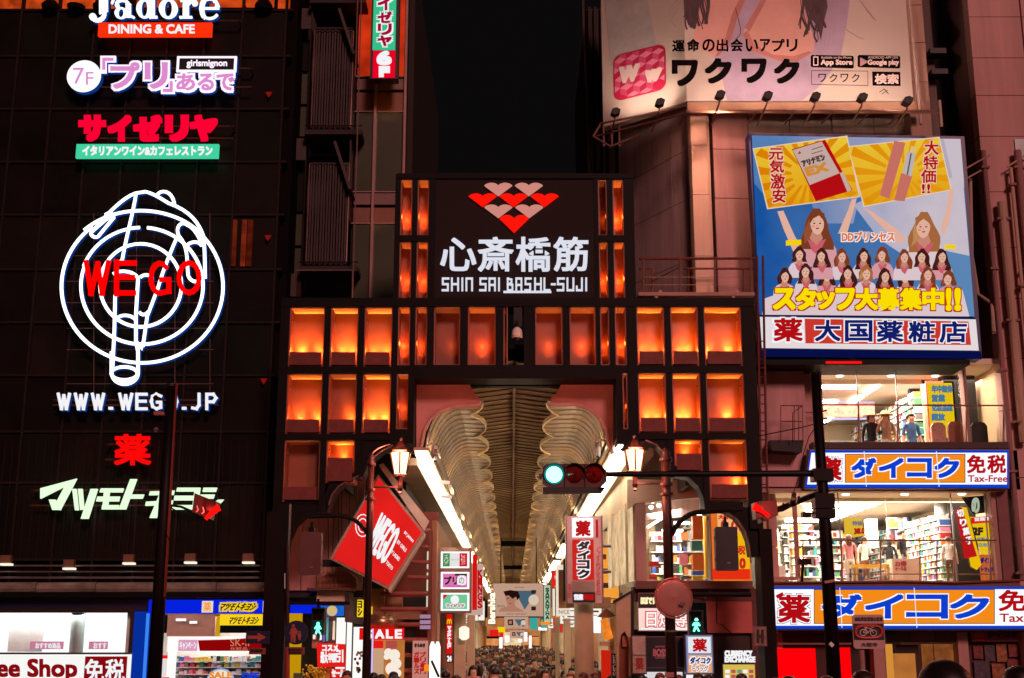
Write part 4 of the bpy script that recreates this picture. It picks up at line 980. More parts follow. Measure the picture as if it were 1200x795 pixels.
pbp('tan_band', (448, 700, 471, 712), DB+.6, .3, mat('tan_wall', (160, 116, 84), .7), bay); pbp('corner_wall', (426, 690, 450, 728), DB+.4, .3, mat('tan_wall', (160, 116, 84), .7), bay)
pbp('stacked_panel', (436, 714, 505, 726), DB+.7, .2, mat('tan_wall', (160, 116, 84), .7), bay)
# pinkish notice slips
for i, (y0) in enumerate((720.5, 727, 733)): pbp('notice_slip', (492, y0, 504.5, y0+4.5), DB-.1, .02, emi('lilac_slip', (206, 160, 196), .6), bay)
# round drum above the red sale sign
t = thing('metal_drum', 'brushed metal drum canopy above the red sign reading ALE', 'canopy', (PX(452, DB-.5), DB-.5, PZ(738, DB)))
mb = MB(); mb.smooth = True; mb.lathe((PX(453.5, DB-.3), DB-.2, PZ(737, DB-.3)), [(.42, 0), (.36, .34)], 28); part('shell', mb, t, mat('brushed_metal', (190, 150, 116), .3, .8, .2, 3))
t = thing('sale_sign', 'red lit sign with white letters partly hidden by the left lamp pole', 'sign', (PX(452, DB-.6), DB-.6, PZ(750, DB)))
D_ = DB-.7
pbp('panel', (421, 736, 472.5, 750), D_, .3, emi('sale_red', (232, 20, 18), .9), t)
for ch, x0, x1 in (('S', 427, 436), ('A', 440, 450), ('L', 453, 460), ('E', 463.5, 470.5)): txt(ch, (x0, 738.5, x1, 748), D_, EWs, t, bold=.7, dep=.02, name='letter')
pbp('edge_tube', (434.7, 737, 436.6, 835), D_-.02, .05, emi('lilac_tube', (210, 190, 255), 1.0), t)
dsp = thing('poster_display', 'warm lit poster display with white figure print beneath the red letters', 'display', (PX(452, DB-.5), DB-.5, .12))
pbp('case', (436, 750, 472, 835), D_+.05, .4, emi('warm_case', (214, 130, 62), .75, .15, 3), dsp)
pbp('poster', (437, 751, 449, 760), D_, .03, emi('poster_red', (240, 30, 24), .9), dsp); pbp('poster', (437, 760, 449, 835), D_+.01, .03, emi('sand_poster', (226, 180, 140), .75), dsp)
pbp('poster', (452, 751, 465, 760), D_, .03, emi('rose_print', (206, 90, 84), .7), dsp)
mb = MB()
for cx_, cy_, r_ in ((455, 765, .1), (462, 768, .14), (464, 778, .13), (459, 784, .15), (466, 789, .09), (453, 770, .07)):
    c0 = P(cx_, cy_, D_); mb.lathe((c0.x, D_-.01*r_*10, c0.z), [(r_, 0), (r_, .04)], 14, 'y')
part('white_figure_print', mb, dsp, emi('white_print', (255, 240, 224), .95), kind=None)
# standing white banners with vertical print
def vbanner(name, label, cat, rect, D, base, txts, edge=None, dep=.08):
    t = thing(name, label, cat, (PX((rect[0]+rect[2])/2, D, rect[3]), D, PZ(rect[3], D)))
    if edge: pbp('case', (rect[0]-.8, rect[1]-.8, rect[2]+.8, rect[3]+.8), D+.02, dep+.02, edge, t)
    pbp('panel', rect, D, dep, base, t)
    for s, r, m_, v in txts: (txv if v else txt)(s, r, D, m_, t, bold=.35, dep=.012)
    return t
pinkb = emi('pale_pink_banner', (226, 150, 136), .7); redt = emi('red_print', (200, 26, 30), .8)
vbanner('standing_banner', 'tall pink banner with red vertical katakana below the stair rails', 'banner', (483, 751, 501, 835), DB-.5, pinkb, [('プリ専門', (492.5, 764, 499, 790), redt, 1), ('ガールズ', (485.5, 764, 491, 790), redt, 1), ('きらめき', (486, 754.5, 498, 758.5), mat('print_black', (22, 18, 18), .5), 0)])
pbp('photo', (497, 779, 503, 787), DB-.55, .03, EO, bay)
for i, x in enumerate((507.5, 513.5)):
    tb = thing('vertical_tube_lamp', ('nearer' if i == 0 else 'farther') + ' white vertical tube lamp at the foot of the stair bay', 'lamp', (PX(x, DB), DB, .12), 'vertical white tube lamps')
    part('tube', MB().lathe((PX(x, DB, 770), DB-.3, .4), [(.05, 0), (.07, .05), (.07, PZ(753, DB)-.5), (.03, PZ(751, DB)-.42)], 12), tb, emi('tube_white', (255, 250, 246), 1.4)); part('cap', MB().lathe((PX(x, DB, 770), DB-.3, .12), [(.1, 0), (.1, .28)], 10), tb, steel)
part('handrail', MB().tube([P(506, 775, DB-.6), P(514, 793, DB-.9)], .03, 6), bay, blackm)
# triple light boxes
t = thing('triple_lightbox', 'stack of three white framed light boxes hung beneath the left light tube', 'sign', (PX(532, 33), 33, PZ(718, 33)))
D3 = 33.0
pbp('frame', (512, 642, 552.5, 718.5), D3+.04, .3, mat('sign_bronze_frame', (140, 116, 92), .4, .3), t)
wf = emi('lit_frame_white', (255, 250, 252), 1.1)
for (y0, y1, c_) in ((646.5, 666, (240, 238, 236)), (670.5, 690.5, (232, 120, 186)), (695, 716, (120, 208, 160))):
    o_ = pbp('light_panel', (516.5, y0, 550, y1), D3, .05, wf, t); m_ = emi('inner_%d' % int(y0), c_, .9)
    pbp('panel_face', (519, y0+2, 547.5, y1-2), D3-.02, .02, m_, t)
pbp('green_band', (519, 648.5, 527, 664), D3-.03, .012, emi('lit_leaf_green', (70, 150, 76), .85), t); pbp('red_band', (538.5, 648.5, 547.5, 664), D3-.03, .012, emi('lit_flag_red', (214, 20, 36), .9), t)
txt('トラットリア', (528.5, 655, 537.5, 657.5), D3-.02, mat('print_black', (22, 18, 18), .5), t); txv('イタリア', (520.5, 650, 525.5, 662), D3-.03, EWs, t); txv('レストラン', (540.5, 650, 545.5, 662), D3-.03, EWs, t)
mb = put(MB(), 'プリ', (521, 685), (15, 0), (0, -9), D3-.02, 0, .5, .012); part('lettering', mb, t, mat('print_black', (22, 18, 18), .5))
txt('の', (537, 676, 545, 685), D3-.02, EWs, t, bold=1.6); txt('の', (538, 677, 544, 684.5), D3-.035, EK, t); pbp('black_tab', (533, 672.5, 547, 675), D3-.03, .012, EK, t); txt('プリントシール専門店', (522, 686, 545, 688), D3-.02, mat('print_black', (22, 18, 18), .5), t)
mb = MB(); c0 = P(533, 703, D3); mb.lathe((c0.x, D3-.03, c0.z), [(.11, 0), (.11, .01)], 16, 'y'); part('plate_print', mb, t, EWs)
txt('サイゼリヤ', (522.5, 707.5, 544.5, 712), D3-.02, EWs, t, bold=1.0); txt('サイゼリヤ', (523, 708, 544, 711.6), D3-.035, emi('lit_rose', (206, 90, 100), .8), t, bold=.2)
part('red_corner', MB().pp([(519.3, 697.2), (525, 697.2), (519.3, 703)], D3-.03, .01), t, emi('lit_flag_red', (214, 20, 36), .9))
for (y0, y1) in ((646, 666), (671, 692), (697, 717)):
    part('side_panel', MB().box(PX(503.5, D3), PX(508.5, D3), D3+.1, D3+1.0, PZ(y1, D3), PZ(y0, D3)), t, emi('side_glow', (226, 220, 190), .85))
pl('sign_wash', (PX(530, D3), D3-.6, PZ(640, D3)), 6, (1, .8, .6))
# hanging vertical signs on the left
vbanner('vertical_red_banner', 'narrow tall red vertical banner right of the triple light boxes', 'banner', (553.5, 650, 559, 715), 33.6, emi('banner_red', (226, 20, 18), .85), [], None)
t = vbanner('vertical_white_sign', 'white vertical sign with bold red letters behind the red banner', 'sign', (546, 661, 566, 721), 34.4, emi('rosy_white', (226, 190, 176), .7), [('EXIT', (560.5, 667, 565, 715), redt, 1)][0:0], None)
txv('KINGS', (560, 668, 565, 713), 34.4, redt, t, bold=.5)
vbanner('white_letter_sign', 'stacked white letters reading Bershka on a narrow vertical sign', 'sign', (571.5, 694, 581, 733), 38, mat('dark_sand', (150, 118, 84), .6), [], None)
sgn = [o for o in COL.objects if o.name.startswith('white_letter_sign')][0]; sgn['label'] = 'narrow vertical sign of sideways white letters left of the hanging face banner'
mb = put(MB(), 'Bershka', (580, 731), (0, -36), (-7.5, 0), 38, 0, .5, .03); part('lettering', mb, sgn, emi('warm_white_letters', (255, 244, 220), 1.2))
t = vbanner('burger_blade_sign', 'slim red vertical blade sign with yellow arched logo on a beige pier', 'sign', (523, 720, 530, 767), 32.9, emi('banner_red', (226, 20, 18), .85), [('マクドナルド', (524.6, 734, 528.6, 760), EWs, 1)], mat('dark_sign_case', (24, 30, 28), .4))
mm = MB(); ribbon(mm, seg_arc(525.2, 731, 1.2, 5, 180, 0, 8), .8, 32.88, .02); ribbon(mm, seg_arc(527.8, 731, 1.2, 5, 180, 0, 8), .8, 32.88, .02); part('arches_logo', mm, t, EY)
pbp('black_plate', (523, 767.5, 530.5, 777), 32.9, .08, EK, t); txt('24', (524.3, 769, 529, 775), 32.9, EWs, t, bold=.4)
# left piers near the mouth
for x0, x1, d in ((531, 545, 34), (547, 556, 36), (505, 514, 33)):
    part('pier', MB().pb(x0, 718, x1, 835, d, .5), la, beige)
part('shop_front_panel', MB().pb(514, 718, 532, 835, 34, .3), la, mat('tan_wall', (160, 116, 84), .7))
for x, y, r_ in ((544, 742, .1),): 
    c0 = P(x, y, 33.8); mb = MB(); mb.lathe((c0.x, 33.8, c0.z), [(.05, -.18), (.13, -.12), (.13, .12), (.05, .17)], 14); solo('paper_lantern', mb, 'small round white lantern on the left arcade pier', 'lantern', emi('lantern_white', (255, 236, 214), 1.2))
# hanging face banners across the arcade
def facebanner(x0, y0, x1, y1, D, label, full):
    t = thing('hanging_banner', label, 'banner', (PX((x0+x1)/2, D, y1), D, PZ(y0, D)), 'printed banners hung across the arcade')
    W_, H_ = x1-x0, y1-y0
    def u(a, b): return (x0+W_*a, y0+H_*b)
    pbp('sheet', (x0, y0, x1, y1), D, .04, emi('banner_sand', (214, 170, 146), .78), t)
    def fp(name, pts, m_, dd): ppp(name, [u(*p) for p in pts], D-dd, .004, m_, t)
    bl = mat('banner_blue_grey', (96, 118, 134), .6); 
    fp('blue_triangle', [(.42,.22),(.86,.22),(.62,.8)], emi('banner_blue', (92, 122, 146), .6), .008)
    if full:
        sk = emi('portrait_skin', (206, 142, 116), .7); hd = emi('portrait_hair', (52, 24, 24), .5)
        fp('portrait_shoulders', [(.1,.86),(.16,.74),(.27,.7),(.3,.6),(.42,.6),(.44,.7),(.58,.82),(.6,.86)], sk, .014)
        fp('portrait_face', [(.23,.3),(.3,.22),(.43,.26),(.46,.42),(.43,.58),(.36,.7),(.29,.68),(.25,.52)], sk, .02)
        fp('portrait_hair', [(.2,.24),(.34,.2),(.49,.24),(.53,.4),(.47,.52),(.45,.4),(.38,.46),(.3,.36),(.24,.38)], hd, .026)
        for a in (.27, .36): fp('portrait_eye', [(a,.44),(a+.04,.43),(a+.04,.46),(a,.46)], hd, .03)
        fp('portrait_mouth', [(.3,.6),(.36,.6),(.33,.63)], emi('portrait_lips', (170, 60, 56), .6), .03)
    else:
        fp('portrait_hair', [(.14,.24),(.36,.2),(.38,.7),(.16,.72)], emi('portrait_hair', (52, 24, 24), .5), .014); fp('portrait_face', [(.19,.34),(.31,.32),(.31,.6),(.2,.62)], emi('portrait_skin', (206, 142, 116), .7), .02)
    fp('black_square', [(.75,.2),(.84,.2),(.84,.31),(.75,.31)], EK, .014); fp('black_square', [(.75,.7),(.84,.7),(.84,.82),(.75,.82)], EK, .014)
    mb = MB(); c0 = P(*u(.795, .5), D); mb.lathe((c0.x, D-.02, c0.z), [(W_*.1/1500*D, 0), (W_*.1/1500*D, .01)], 18, 'y'); part('watch_print', mb, t, emi('watch_cream', (236, 214, 190), .8))
    txt('WATCHES', (x0+W_*.42, y0+H_*.1, x0+W_*.6, y0+H_*.14), D, EK, t, dep=.006); txt('COME THE BEST', (x0+W_*.25, y0+H_*.91, x0+W_*.66, y0+H_*.95), D, EK, t, dep=.006)
    if full: txt('SKIN', (x0+W_*.08, y0+H_*.66, x0+W_*.22, y0+H_*.71), D, EK, t, dep=.006)
    for a in (.15, .85): c0 = P(*u(a, 0), D); part('hanger', MB().tube([c0, c0+Vector((0, 0, 1.6))], .02, 5), t, blackm)
facebanner(578, 684, 637.5, 722.5, 46, 'nearest hanging banner with portrait, blue triangle and watch, across the arcade', True)
facebanner(591, 723, 619, 737, 74, 'second hanging banner with the same print, half below the nearest one', False)
facebanner(597.5, 739, 615, 748, 100, 'small farthest hanging banner above the distant crowd', False)
# small far signs
k_ = 0
for sd in (-1, 1):
    for y in (41, 44, 47.5, 51, 55, 59, 63, 68, 73, 79, 86, 94, 102):
        for lv in (0, 1):
            if sd < 0 and y < 46: continue
            k_ += 1; w_ = random.uniform(.3, .8) if lv else random.uniform(.5, 1.1); h_ = random.uniform(1.0, 2.2) if not lv else random.uniform(.4, .9)
            cn = random.choice(('white', 'white', 'cream', 'red', 'amber', 'white', 'green')); m_ = emi('hung_'+cn, {'white': (255, 246, 232), 'cream': (250, 214, 160), 'red': (222, 40, 30), 'amber': (246, 160, 60), 'green': (70, 160, 110)}[cn], .95)
            x_ = ARX + sd*(3.4-w_/2-.1); z_ = 3.0+random.uniform(0, .8)+(0 if lv else .7); yy = y+lv*1.6
            pos = 'left' if sd < 0 else 'right'; lb_ = '%s %s lit sign hung %s on the %s arcade wall, %s' % (('small', 'wide')[w_ > .7] if h_ < 1.4 else 'tall', cn, 'high' if lv else 'low', pos, 'nearest stretch' if y < 50 else ('middle stretch' if y < 70 else 'deep stretch'))
            t = thing('hung_sign', lb_, 'sign', (x_, yy, z_), lb_)
            part('panel', MB().box(x_-w_/2, x_+w_/2, yy, yy+.14, z_, z_+h_), t, m_); part('case', MB().box(x_-w_/2-.03, x_+w_/2+.03, yy+.02, yy+.16, z_-.03, z_+h_+.03), t, steel)
            mb = MB(); dk = mat('hung_mark', (90, 30, 30), .5)
            for q in range(3 if not lv else 2): mb.box(x_-w_*.3, x_+w_*random.uniform(.1, .35), yy-.012, yy, z_+h_*(.2+.28*q), z_+h_*(.3+.28*q))
            part('mark', mb, t, dk if cn in ('white', 'cream', 'amber') else white, kind='stuff')
far = [(583,735,592,741,60,'lit_yellow'),(574,738,584,746,56,'poster_red'),(621,724,630,738,60,'lit_teal'),(631,735,641,739,58,'lit_white'),(634,726,641,736,56,'lit_teal'),(586,742,590,752,70,'poster_red'),(607,749,612,753,90,'lit_white'),(592,745,597,753,84,'lit_white'),(614,741,618,752,84,'lit_white'),(620,745,623,760,70,'lit_white'),(585,747,589,760,66,'lit_white')]
emi('lit_teal', (60, 170, 160), .9)
fcol = {'lit_yellow': 'yellow', 'poster_red': 'red', 'lit_teal': 'teal', 'lit_white': 'white'}
for i, (x0, y0, x1, y1, d, m_) in enumerate(far):
    o = solo('distant_sign', MB().pb(x0, y0, x1, y1, d, .2), 'tiny %s lit %s %s of and %s the farthest hanging banner' % (fcol[m_], 'upright strip' if y1-y0 > x1-x0 else 'bar sign', ('well left' if x0 < 588 else 'just left') if x0 < 600 else ('just right' if x0 < 616 else 'well right'), 'above' if y1 < 743 else 'level with'), 'sign', _M[m_], 'tiny lit shop signs deep in the arcade')
# right side hanging signs
t = thing('pharmacy_blade_sign', 'large pale vertical blade sign with red kanji over black katakana on red', 'sign', (PX(685, 32), 32, PZ(707, 32)))
DR = 32.0
pbp('case', (664, 605, 706, 707), DR+.02, .35, mat('pale_lilac_case', (236, 212, 212), .5), t)
part('case_rim', MB().pb(663.2, 604.2, 664.6, 707.5, DR-.01, .4).pb(705.4, 604.2, 706.8, 707.5, DR-.01, .4), t, mat('steel_rim', (140, 120, 118), .4, .5))
pbp('kanji_panel', (670.5, 607, 695, 630), DR, .03, emi('lit_soft_white', (255, 252, 255), 1.1), t)
txt('薬', (675, 611, 691.5, 628), DR, redt, t, off=.008, bold=.7)
pbp('katakana_panel', (671, 632.5, 696, 680), DR, .03, emi('lit_panel_red', (216, 40, 34), .85), t)
for i, ch in enumerate('ダイコク'):
    y0 = 635 + i*11
    txt(ch, (677, y0, 690.5, y0+9.5), DR, EWs, t, off=.03, bold=1.6, dep=.012, name='letter_backing'); txt(ch, (677, y0, 690.5, y0+9.5), DR, EK, t, off=.02, bold=.5, dep=.028, name='letter')
pbp('grey_panel', (670, 681.5, 697, 694), DR, .02, mat('panel_grey', (176, 166, 156), .6), t)
pbp('black_panel', (671, 694.5, 697.5, 706), DR, .02, EK, t); txt('営業', (673, 697, 683, 703), DR, EWs, t, bold=.6); txt('時間', (684, 697, 695, 703), DR, redt, t, bold=.8)
txv('くすり化粧品', (699, 640, 703.5, 698), DR, redt, t); txv('薬局', (665.8, 684, 669.5, 702), DR, redt, t); pbp('red_rule', (698.5, 609, 701, 630), DR-.0, .01, redt, t)
for y in (640, 670): part('wall_arm', MB().tube([P(706, y, DR+.2), P(716, y, DR+.2)], .04, 6), t, steel)
t = thing('blank_white_sign', 'white and black vertical sign behind the large kanji blade sign', 'sign', (PX(658, 34.5), 34.5, PZ(722, 34.5)))
pbp('white_panel', (652, 662, 668, 722), 34.5, .3, emi('dim_white', (240, 226, 206), .95), t); pbp('black_edge', (660.5, 655, 664.5, 704), 34.2, .25, blackm, t); pbp('tan_face', (654.5, 668, 667, 713), 34.45, .05, mat('tan_face', (196, 150, 110), .6), t)
txt('NICE', (655, 715, 667, 719.5), 34.5, mat('print_brown', (90, 60, 50), .5), t)
t = vbanner('green_letter_sign', 'narrow pale sign with green vertical letters beside the face banner', 'sign', (637.5, 686, 645, 731), 38, emi('pale_mint', (200, 214, 186), .8), [('SAMANTHA', (639.5, 689, 643.5, 726), emi('green_print', (20, 90, 60), .6), 1)], mat('dark_sign_case', (24, 30, 28), .4))
vbanner('slim_white_sign', 'slim blank white sign right of the green lettered one', 'sign', (647.5, 690, 650.5, 722), 38.5, emi('dim_white', (240, 226, 206), .95), [], mat('dark_sign_case', (24, 30, 28), .4))
solo('orange_sign', MB().pb(633.5, 729, 645, 732.5, 37.6, .2), 'small orange lit bar sign under the green lettered sign', 'sign', EO)
# right column, side passage shop pieces
cr = P(685, 750, 32.5)
mb = MB(); mb.smooth = True; mb.lathe((cr.x, 32.7, .12), [(.24, 0), (.24, 3.7)], 24); part('round_column', mb, ra, beige)
part('column_lintel', MB().pb(664, 700, 716, 712, 33.2, .6), ra, mat('dark_sand', (150, 118, 84), .6))
for x0, x1, d in ((651, 656, 40), (662, 669, 37), (716, 720, 33)): part('pier', MB().pb(x0, 725, x1, 835, d, .4), ra, beige)
solo('monitor', MB().pb(693, 722, 704, 742, 33.4, .15), 'tilted bright white screen hanging in the right passage', 'screen', emi('screen_white', (240, 248, 255), 1.2))
lan = thing('orange_lantern', 'tilted box lantern glowing orange on the right arcade wall', 'lantern', (PX(712, 33), 33, PZ(760, 33)))
ppp('glow_panel', [(704, 727), (712, 724), (719, 748), (709, 751)], 32.9, .25, emi('lantern_orange', (240, 132, 40), 1.0, .25, 4), lan)
ppp('roof', [(701, 723), (711, 713), (722, 722), (714, 724)], 32.85, .5, mat('lantern_roof', (120, 70, 44), .6), lan)
ppp('base', [(704, 752), (720, 752), (719, 758), (704, 757)], 32.85, .4, cream, lan)
solo('vertical_red_board', MB().pb(705, 762, 717, 835, 33.1, .1), 'glowing red vertical panel below the orange lantern', 'panel', emi('deep_red_glow', (210, 34, 16), .85))
vb = vbanner('noren_banner', 'dark blue vertical cloth banner with pale writing by the red panel', 'banner', (717, 766, 723, 835), 32.6, mat('indigo_cloth', (36, 46, 80), .8), [('いらっしゃい', (718.5, 768, 722, 792), white, 1)])
aw = thing('arched_wall', 'tall cream wall panel with a pointed arch niche in the right passage', 'wall', (PX(732, 32.4), 32.4, .12))
arch = [(722, 706), (739, 696), (740, 835), (737.5, 835), (737.5, 758), (736, 747), (732, 740), (728, 744), (725.5, 756), (725.5, 835), (723, 835)]
ppp('panel', arch, 32.4, .25, cream, aw); ppp('niche', [(725, 738), (738, 738), (738, 835), (725, 835)], 32.66, .08, mat('niche_rust', (150, 84, 60), .7), aw); ppp('edge', [(740, 692), (743, 690), (743, 835), (740, 835)], 32.35, .35, blackm, aw)
ppp('edge', [(720, 707), (740, 695), (740, 692), (719, 704)], 32.35, .35, blackm, aw)
part('niche_lamp', MB().pb(729.5, 745, 735, 758, 32.55, .08), aw, mat('niche_box', (196, 120, 90), .6))
al('passage_light', (PX(700, 35), 34.0, 3.6), (PX(700, 35), 34.0, 0), 30, (1, .66, .4), 1.5, 1.0)
# ================================================================== RIGHT BUILDING
DRB = 33.0
rbd = thing('concrete_building', 'pinkish concrete corner building with rounded pier carrying the big billboards', 'building', (PX(960, DRB), DRB, .12))
zt = PZ(-60, DRB)
# rounded corner and faces (upper part), drawn as cast panels with recessed joints
xs = lambda px, d=DRB: PX(px, d)
Ycor = DRB + .1
def face(px0, d0, px1, d1, y0, y1, m, name='wall_panel', nx=3, rws=(0,)):
    a0, a1 = P(px0, 300, d0), P(px1, 300, d1)
    for i in range(nx):
        for j in range(len(rws)-1):
            t0, t1 = i/nx, (i+1)/nx
            p = a0.lerp(a1, t0); q = a0.lerp(a1, t1); d = (q-p); d.z = 0; L = d.length; d.normalize(); n = Vector((d.y, -d.x, 0))
            if n.y > 0: n = -n
            z1, z0 = PZ(rws[j], DRB)-.01, PZ(rws[j+1], DRB)+.01
            g = d*.008; off = n*random.uniform(0, .006)
            vs = []
            for z in (z0, z1):
                for w_ in (p+g+off, q-g+off, q-g-n*.3, p+g-n*.3): vs.append((w_.x, w_.y, z))
            mb = MB(); mb.add(vs, [(0,1,5,4),(1,2,6,5),(2,3,7,6),(3,0,4,7),(4,5,6,7),(3,2,1,0)]); part(name, mb, rbd, m)
concrete_l = mat('mauve_concrete', (206, 172, 172), .85, 0, .25, .8, .25, streak=1)
R5 = (-60, 30, 119, 170, 228, 300, 352, 440, 560, 600)
face(727, 36.4, 790, 34.0, 0, 0, concrete_l, nx=3, rws=R5)
face(790, 34.0, 813, 33.25, 0, 0, concrete_l, nx=1, rws=R5)
pil = mat('lit_tone_pilaster', (226, 190, 168), .8, 0, .14, .7, .2, streak=1)  # paler than the walls, light on the corner put into its colour
for j in range(len(R5)-1):
    z1, z0 = PZ(R5[j], DRB)-.006, PZ(R5[j+1], DRB)+.006; xa_, xb_ = PX(816, DRB), PX(842, DRB)
    mb = MB(); q_ = [(xa_, DRB+.16), (xa_+.06, DRB+.02), (xb_-.1, DRB), (xb_-.01, DRB+.1), (xb_, DRB+.35), (xa_, DRB+.35)]
    mb.add([(a, b, z0) for a, b in q_]+[(a, b, z1) for a, b in q_], [(0,1,7,6),(1,2,8,7),(2,3,9,8),(3,4,10,9),(4,5,11,10),(5,0,6,11),(6,7,8,9,10,11),(5,4,3,2,1,0)]); part('pilaster_block', mb, rbd, pil)
face(840, 33.3, 883, 33.35, 0, 0, conc_r, nx=1, rws=R5)
face(883, 33.45, 1085, 33.45, 0, 0, concrete, nx=4, rws=(-60, 30, 95, 150, 250, 345, 427))
face(883, 33.45, 955, 33.45, 0, 0, conc_r, nx=2, rws=(427, 480, 530, 577))
face(883, 33.45, 896, 33.45, 0, 0, conc_r, nx=1, rws=(577, 640, 700, 850))
part('wall_core', MB().box(PX(727, 36.8), PX(952, 34), 36.9, 46, PZ(575, DRB), zt).box(PX(952, 34), PX(1130, 34), 36.9, 46, PZ(425, 34), zt).box(PX(882, 34), PX(952, 34), 33.8, 36.9, PZ(575, 34), PZ(425, 34)).box(PX(842, 34), PX(1120, 34), 33.8, 36.9, PZ(425, 34), zt), rbd, concrete_d)
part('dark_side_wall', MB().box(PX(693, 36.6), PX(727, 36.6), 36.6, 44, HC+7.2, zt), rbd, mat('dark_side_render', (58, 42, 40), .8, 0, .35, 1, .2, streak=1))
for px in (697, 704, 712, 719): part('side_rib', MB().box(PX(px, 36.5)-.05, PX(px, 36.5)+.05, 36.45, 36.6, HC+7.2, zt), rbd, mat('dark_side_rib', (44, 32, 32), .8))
part('side_pipe', MB().tube([P(682, -60, 36.3), P(684, 40, 36.3), P(688, 120, 36.3), P(690, 215, 36.3)], .045, 6), rbd, mat('side_pipe', (70, 48, 46), .6))
# pier right of the billboards, gap, and neighbouring wall
pier = mat('tan_concrete_pier', (190, 158, 138), .8, 0, .22, .8, .25, streak=1)
for y0, y1 in ((-60, 8), (8, 52), (52, 98), (98, 168)):
    part('pier_block', MB().box(PX(1086, DRB), PX(1112, DRB), DRB-.1, DRB+.6, PZ(y1, DRB)+.01, PZ(y0, DRB)-.01), rbd, pier)
nb = thing('tiled_tower', 'neighbouring pinkish panelled tower with drain pipes at the far right edge', 'building', (PX(1175, 31), 31, .12))
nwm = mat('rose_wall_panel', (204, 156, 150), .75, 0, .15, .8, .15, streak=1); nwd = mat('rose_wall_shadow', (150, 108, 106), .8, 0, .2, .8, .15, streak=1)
DN2 = 33.0
for (y0, y1) in ((-60, 20), (20, 68), (68, 112), (112, 160), (160, 225), (225, 290), (290, 350), (350, 420), (420, 480), (480, 560), (560, 640), (640, 850)):
    z1, z0 = PZ(y0, DN2)-.01, max(.12, PZ(y1, DN2)+.01)
    part('wall_panel', MB().box(PX(1171, DN2), PX(1235, DN2), DN2, DN2+.4, z0, z1), nb, nwm)
    part('wall_panel', MB().box(PX(1237, DN2), PX(1290, DN2), DN2, DN2+.4, z0, z1), nb, nwm)
    mb = MB(); p0, p1 = P(1146, 300, 34.8), P(1160, 300, DN2+.02)
    mb.add([(p0.x, p0.y, z0), (p1.x, p1.y, z0), (p1.x, p1.y, z1), (p0.x, p0.y, z1), (p0.x+.1, p0.y+.1, z0), (p1.x+.1, p1.y+.1, z0), (p1.x+.1, p1.y+.1, z1), (p0.x+.1, p0.y+.1, z1)], [(0,1,2,3),(7,6,5,4),(0,4,5,1),(1,5,6,2),(3,2,6,7),(4,0,3,7)]); part('return_panel', mb, nb, pier)
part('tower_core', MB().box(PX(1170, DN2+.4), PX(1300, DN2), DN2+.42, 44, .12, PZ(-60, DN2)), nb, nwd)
for px, r_, y0, y1 in ((1163, .07, 180, 680), (1179, .11, 240, 520), (1194, .05, 200, 680), (1204, .1, 180, 680)):
    part('drain_pipe', MB().tube([(PX(px, DN2-.2, 300), DN2-.2, PZ(y0, DN2)), (PX(px, DN2-.2, 300)+.02, DN2-.2, PZ(y1, DN2))], r_, 10), nb, random.choice((nwm, pier, nwd)))
    for y in range(y0+20, y1, 118): part('pipe_clip', MB().box(PX(px, DN2-.2, 300)-r_*1.6, PX(px, DN2-.2, 300)+r_*1.6, DN2-.3, DN2, PZ(y, DN2)-.03, PZ(y, DN2)+.03), nb, nwd)
pbp('small_window', (1190, 163, 1215, 188), DN2-.04, .05, mat('teal_window', (70, 110, 116), .2), nb)
for a, b in (((1128, 200), (1160, 182)), ((1128, 212), (1150, 200)), ((1180, 196), (1205, 180))): part('bracket_rod', MB().tube([P(*a, DN2-.25), P(*b, DN2-.25)], .025, 6), nb, pier)
gapm = mat('dark_gap', (30, 24, 24), .9)
part('gap_wall', MB().box(PX(1112, 34), PX(1150, 34), 34.6, 35, .12, zt), rbd, gapm)
for y in (60, 84, 190, 345, 366): part('gap_bracket', MB().box(PX(1116, 33.6), PX(1136, 33.6), 33.4, 33.8, PZ(y+6, 33.6), PZ(y, 33.6)), rbd, blackm)
part('gap_pipe', MB().tube([P(1137, 210, 33), P(1139, 300, 33), P(1146, 345, 33), P(1162, 356, 33), P(1165, 390, 32)], .05, 8), nb, pier)

# ------------------------------------------------------------------ upper dating-app billboard (floodlit print)
bb = thing('cream_billboard', 'cream coloured corner billboard with pink cube logo square and black katakana', 'billboard', (PX(890, DRB), DRB, PZ(130, DRB)))
ZB = PZ(118.5, DRB-.5); DBB = DRB-.5
XC = PX(803, DBB, 60); XL, YL = PX(705.5, 34.4, 70), 34.4; XR = PX(1066, DBB, 60)
bbm = mat('billboard_cream', (206, 192, 178), .6, 0, .05, .5)
ZT = PZ(-70, DBB)
def lface(x, y, dz=0):          # pixel on the left wing -> point on the wing's plane
    # ray / plane intersection
    n = Vector((YL-DBB, -(XL-XC), 0)); n = Vector((DBB-YL, XL-XC, 0)); n = Vector(((YL-DBB), (XC-XL), 0)).normalized()
    q = P(x, y, 10) - Vector((0, 0, CAMH)); o = Vector((0, 0, CAMH)); p0 = Vector((XC, DBB, 0))
    t_ = (p0-o).dot(n)/q.dot(n); r = o + q*t_
    if n.y > 0: n = -n
    r = r - n*dz if dz < 0 else r + n*dz
    return r
mb = MB(); mb.add([(XL,YL,ZB),(XC,DBB,ZB),(XC,DBB,ZT),(XL,YL,ZT),(XL+.1,YL+.25,ZB),(XC+.1,DBB+.25,ZB),(XC+.1,DBB+.25,ZT),(XL+.1,YL+.25,ZT)], [(0,1,2,3),(7,6,5,4),(0,4,5,1),(0,3,7,4),(3,2,6,7)])
part('left_wing', mb, bb, bbm)
part('front_panel', MB().box(XC, XR, DBB, DBB+.25, ZB, ZT), bb, bbm)
def lp(name, pts, m_, dz):
    mb = MB(); mb.add([lface(x, y, dz) for x, y in pts], [tuple(range(len(pts)))]); return part(name, mb, bb, m_)
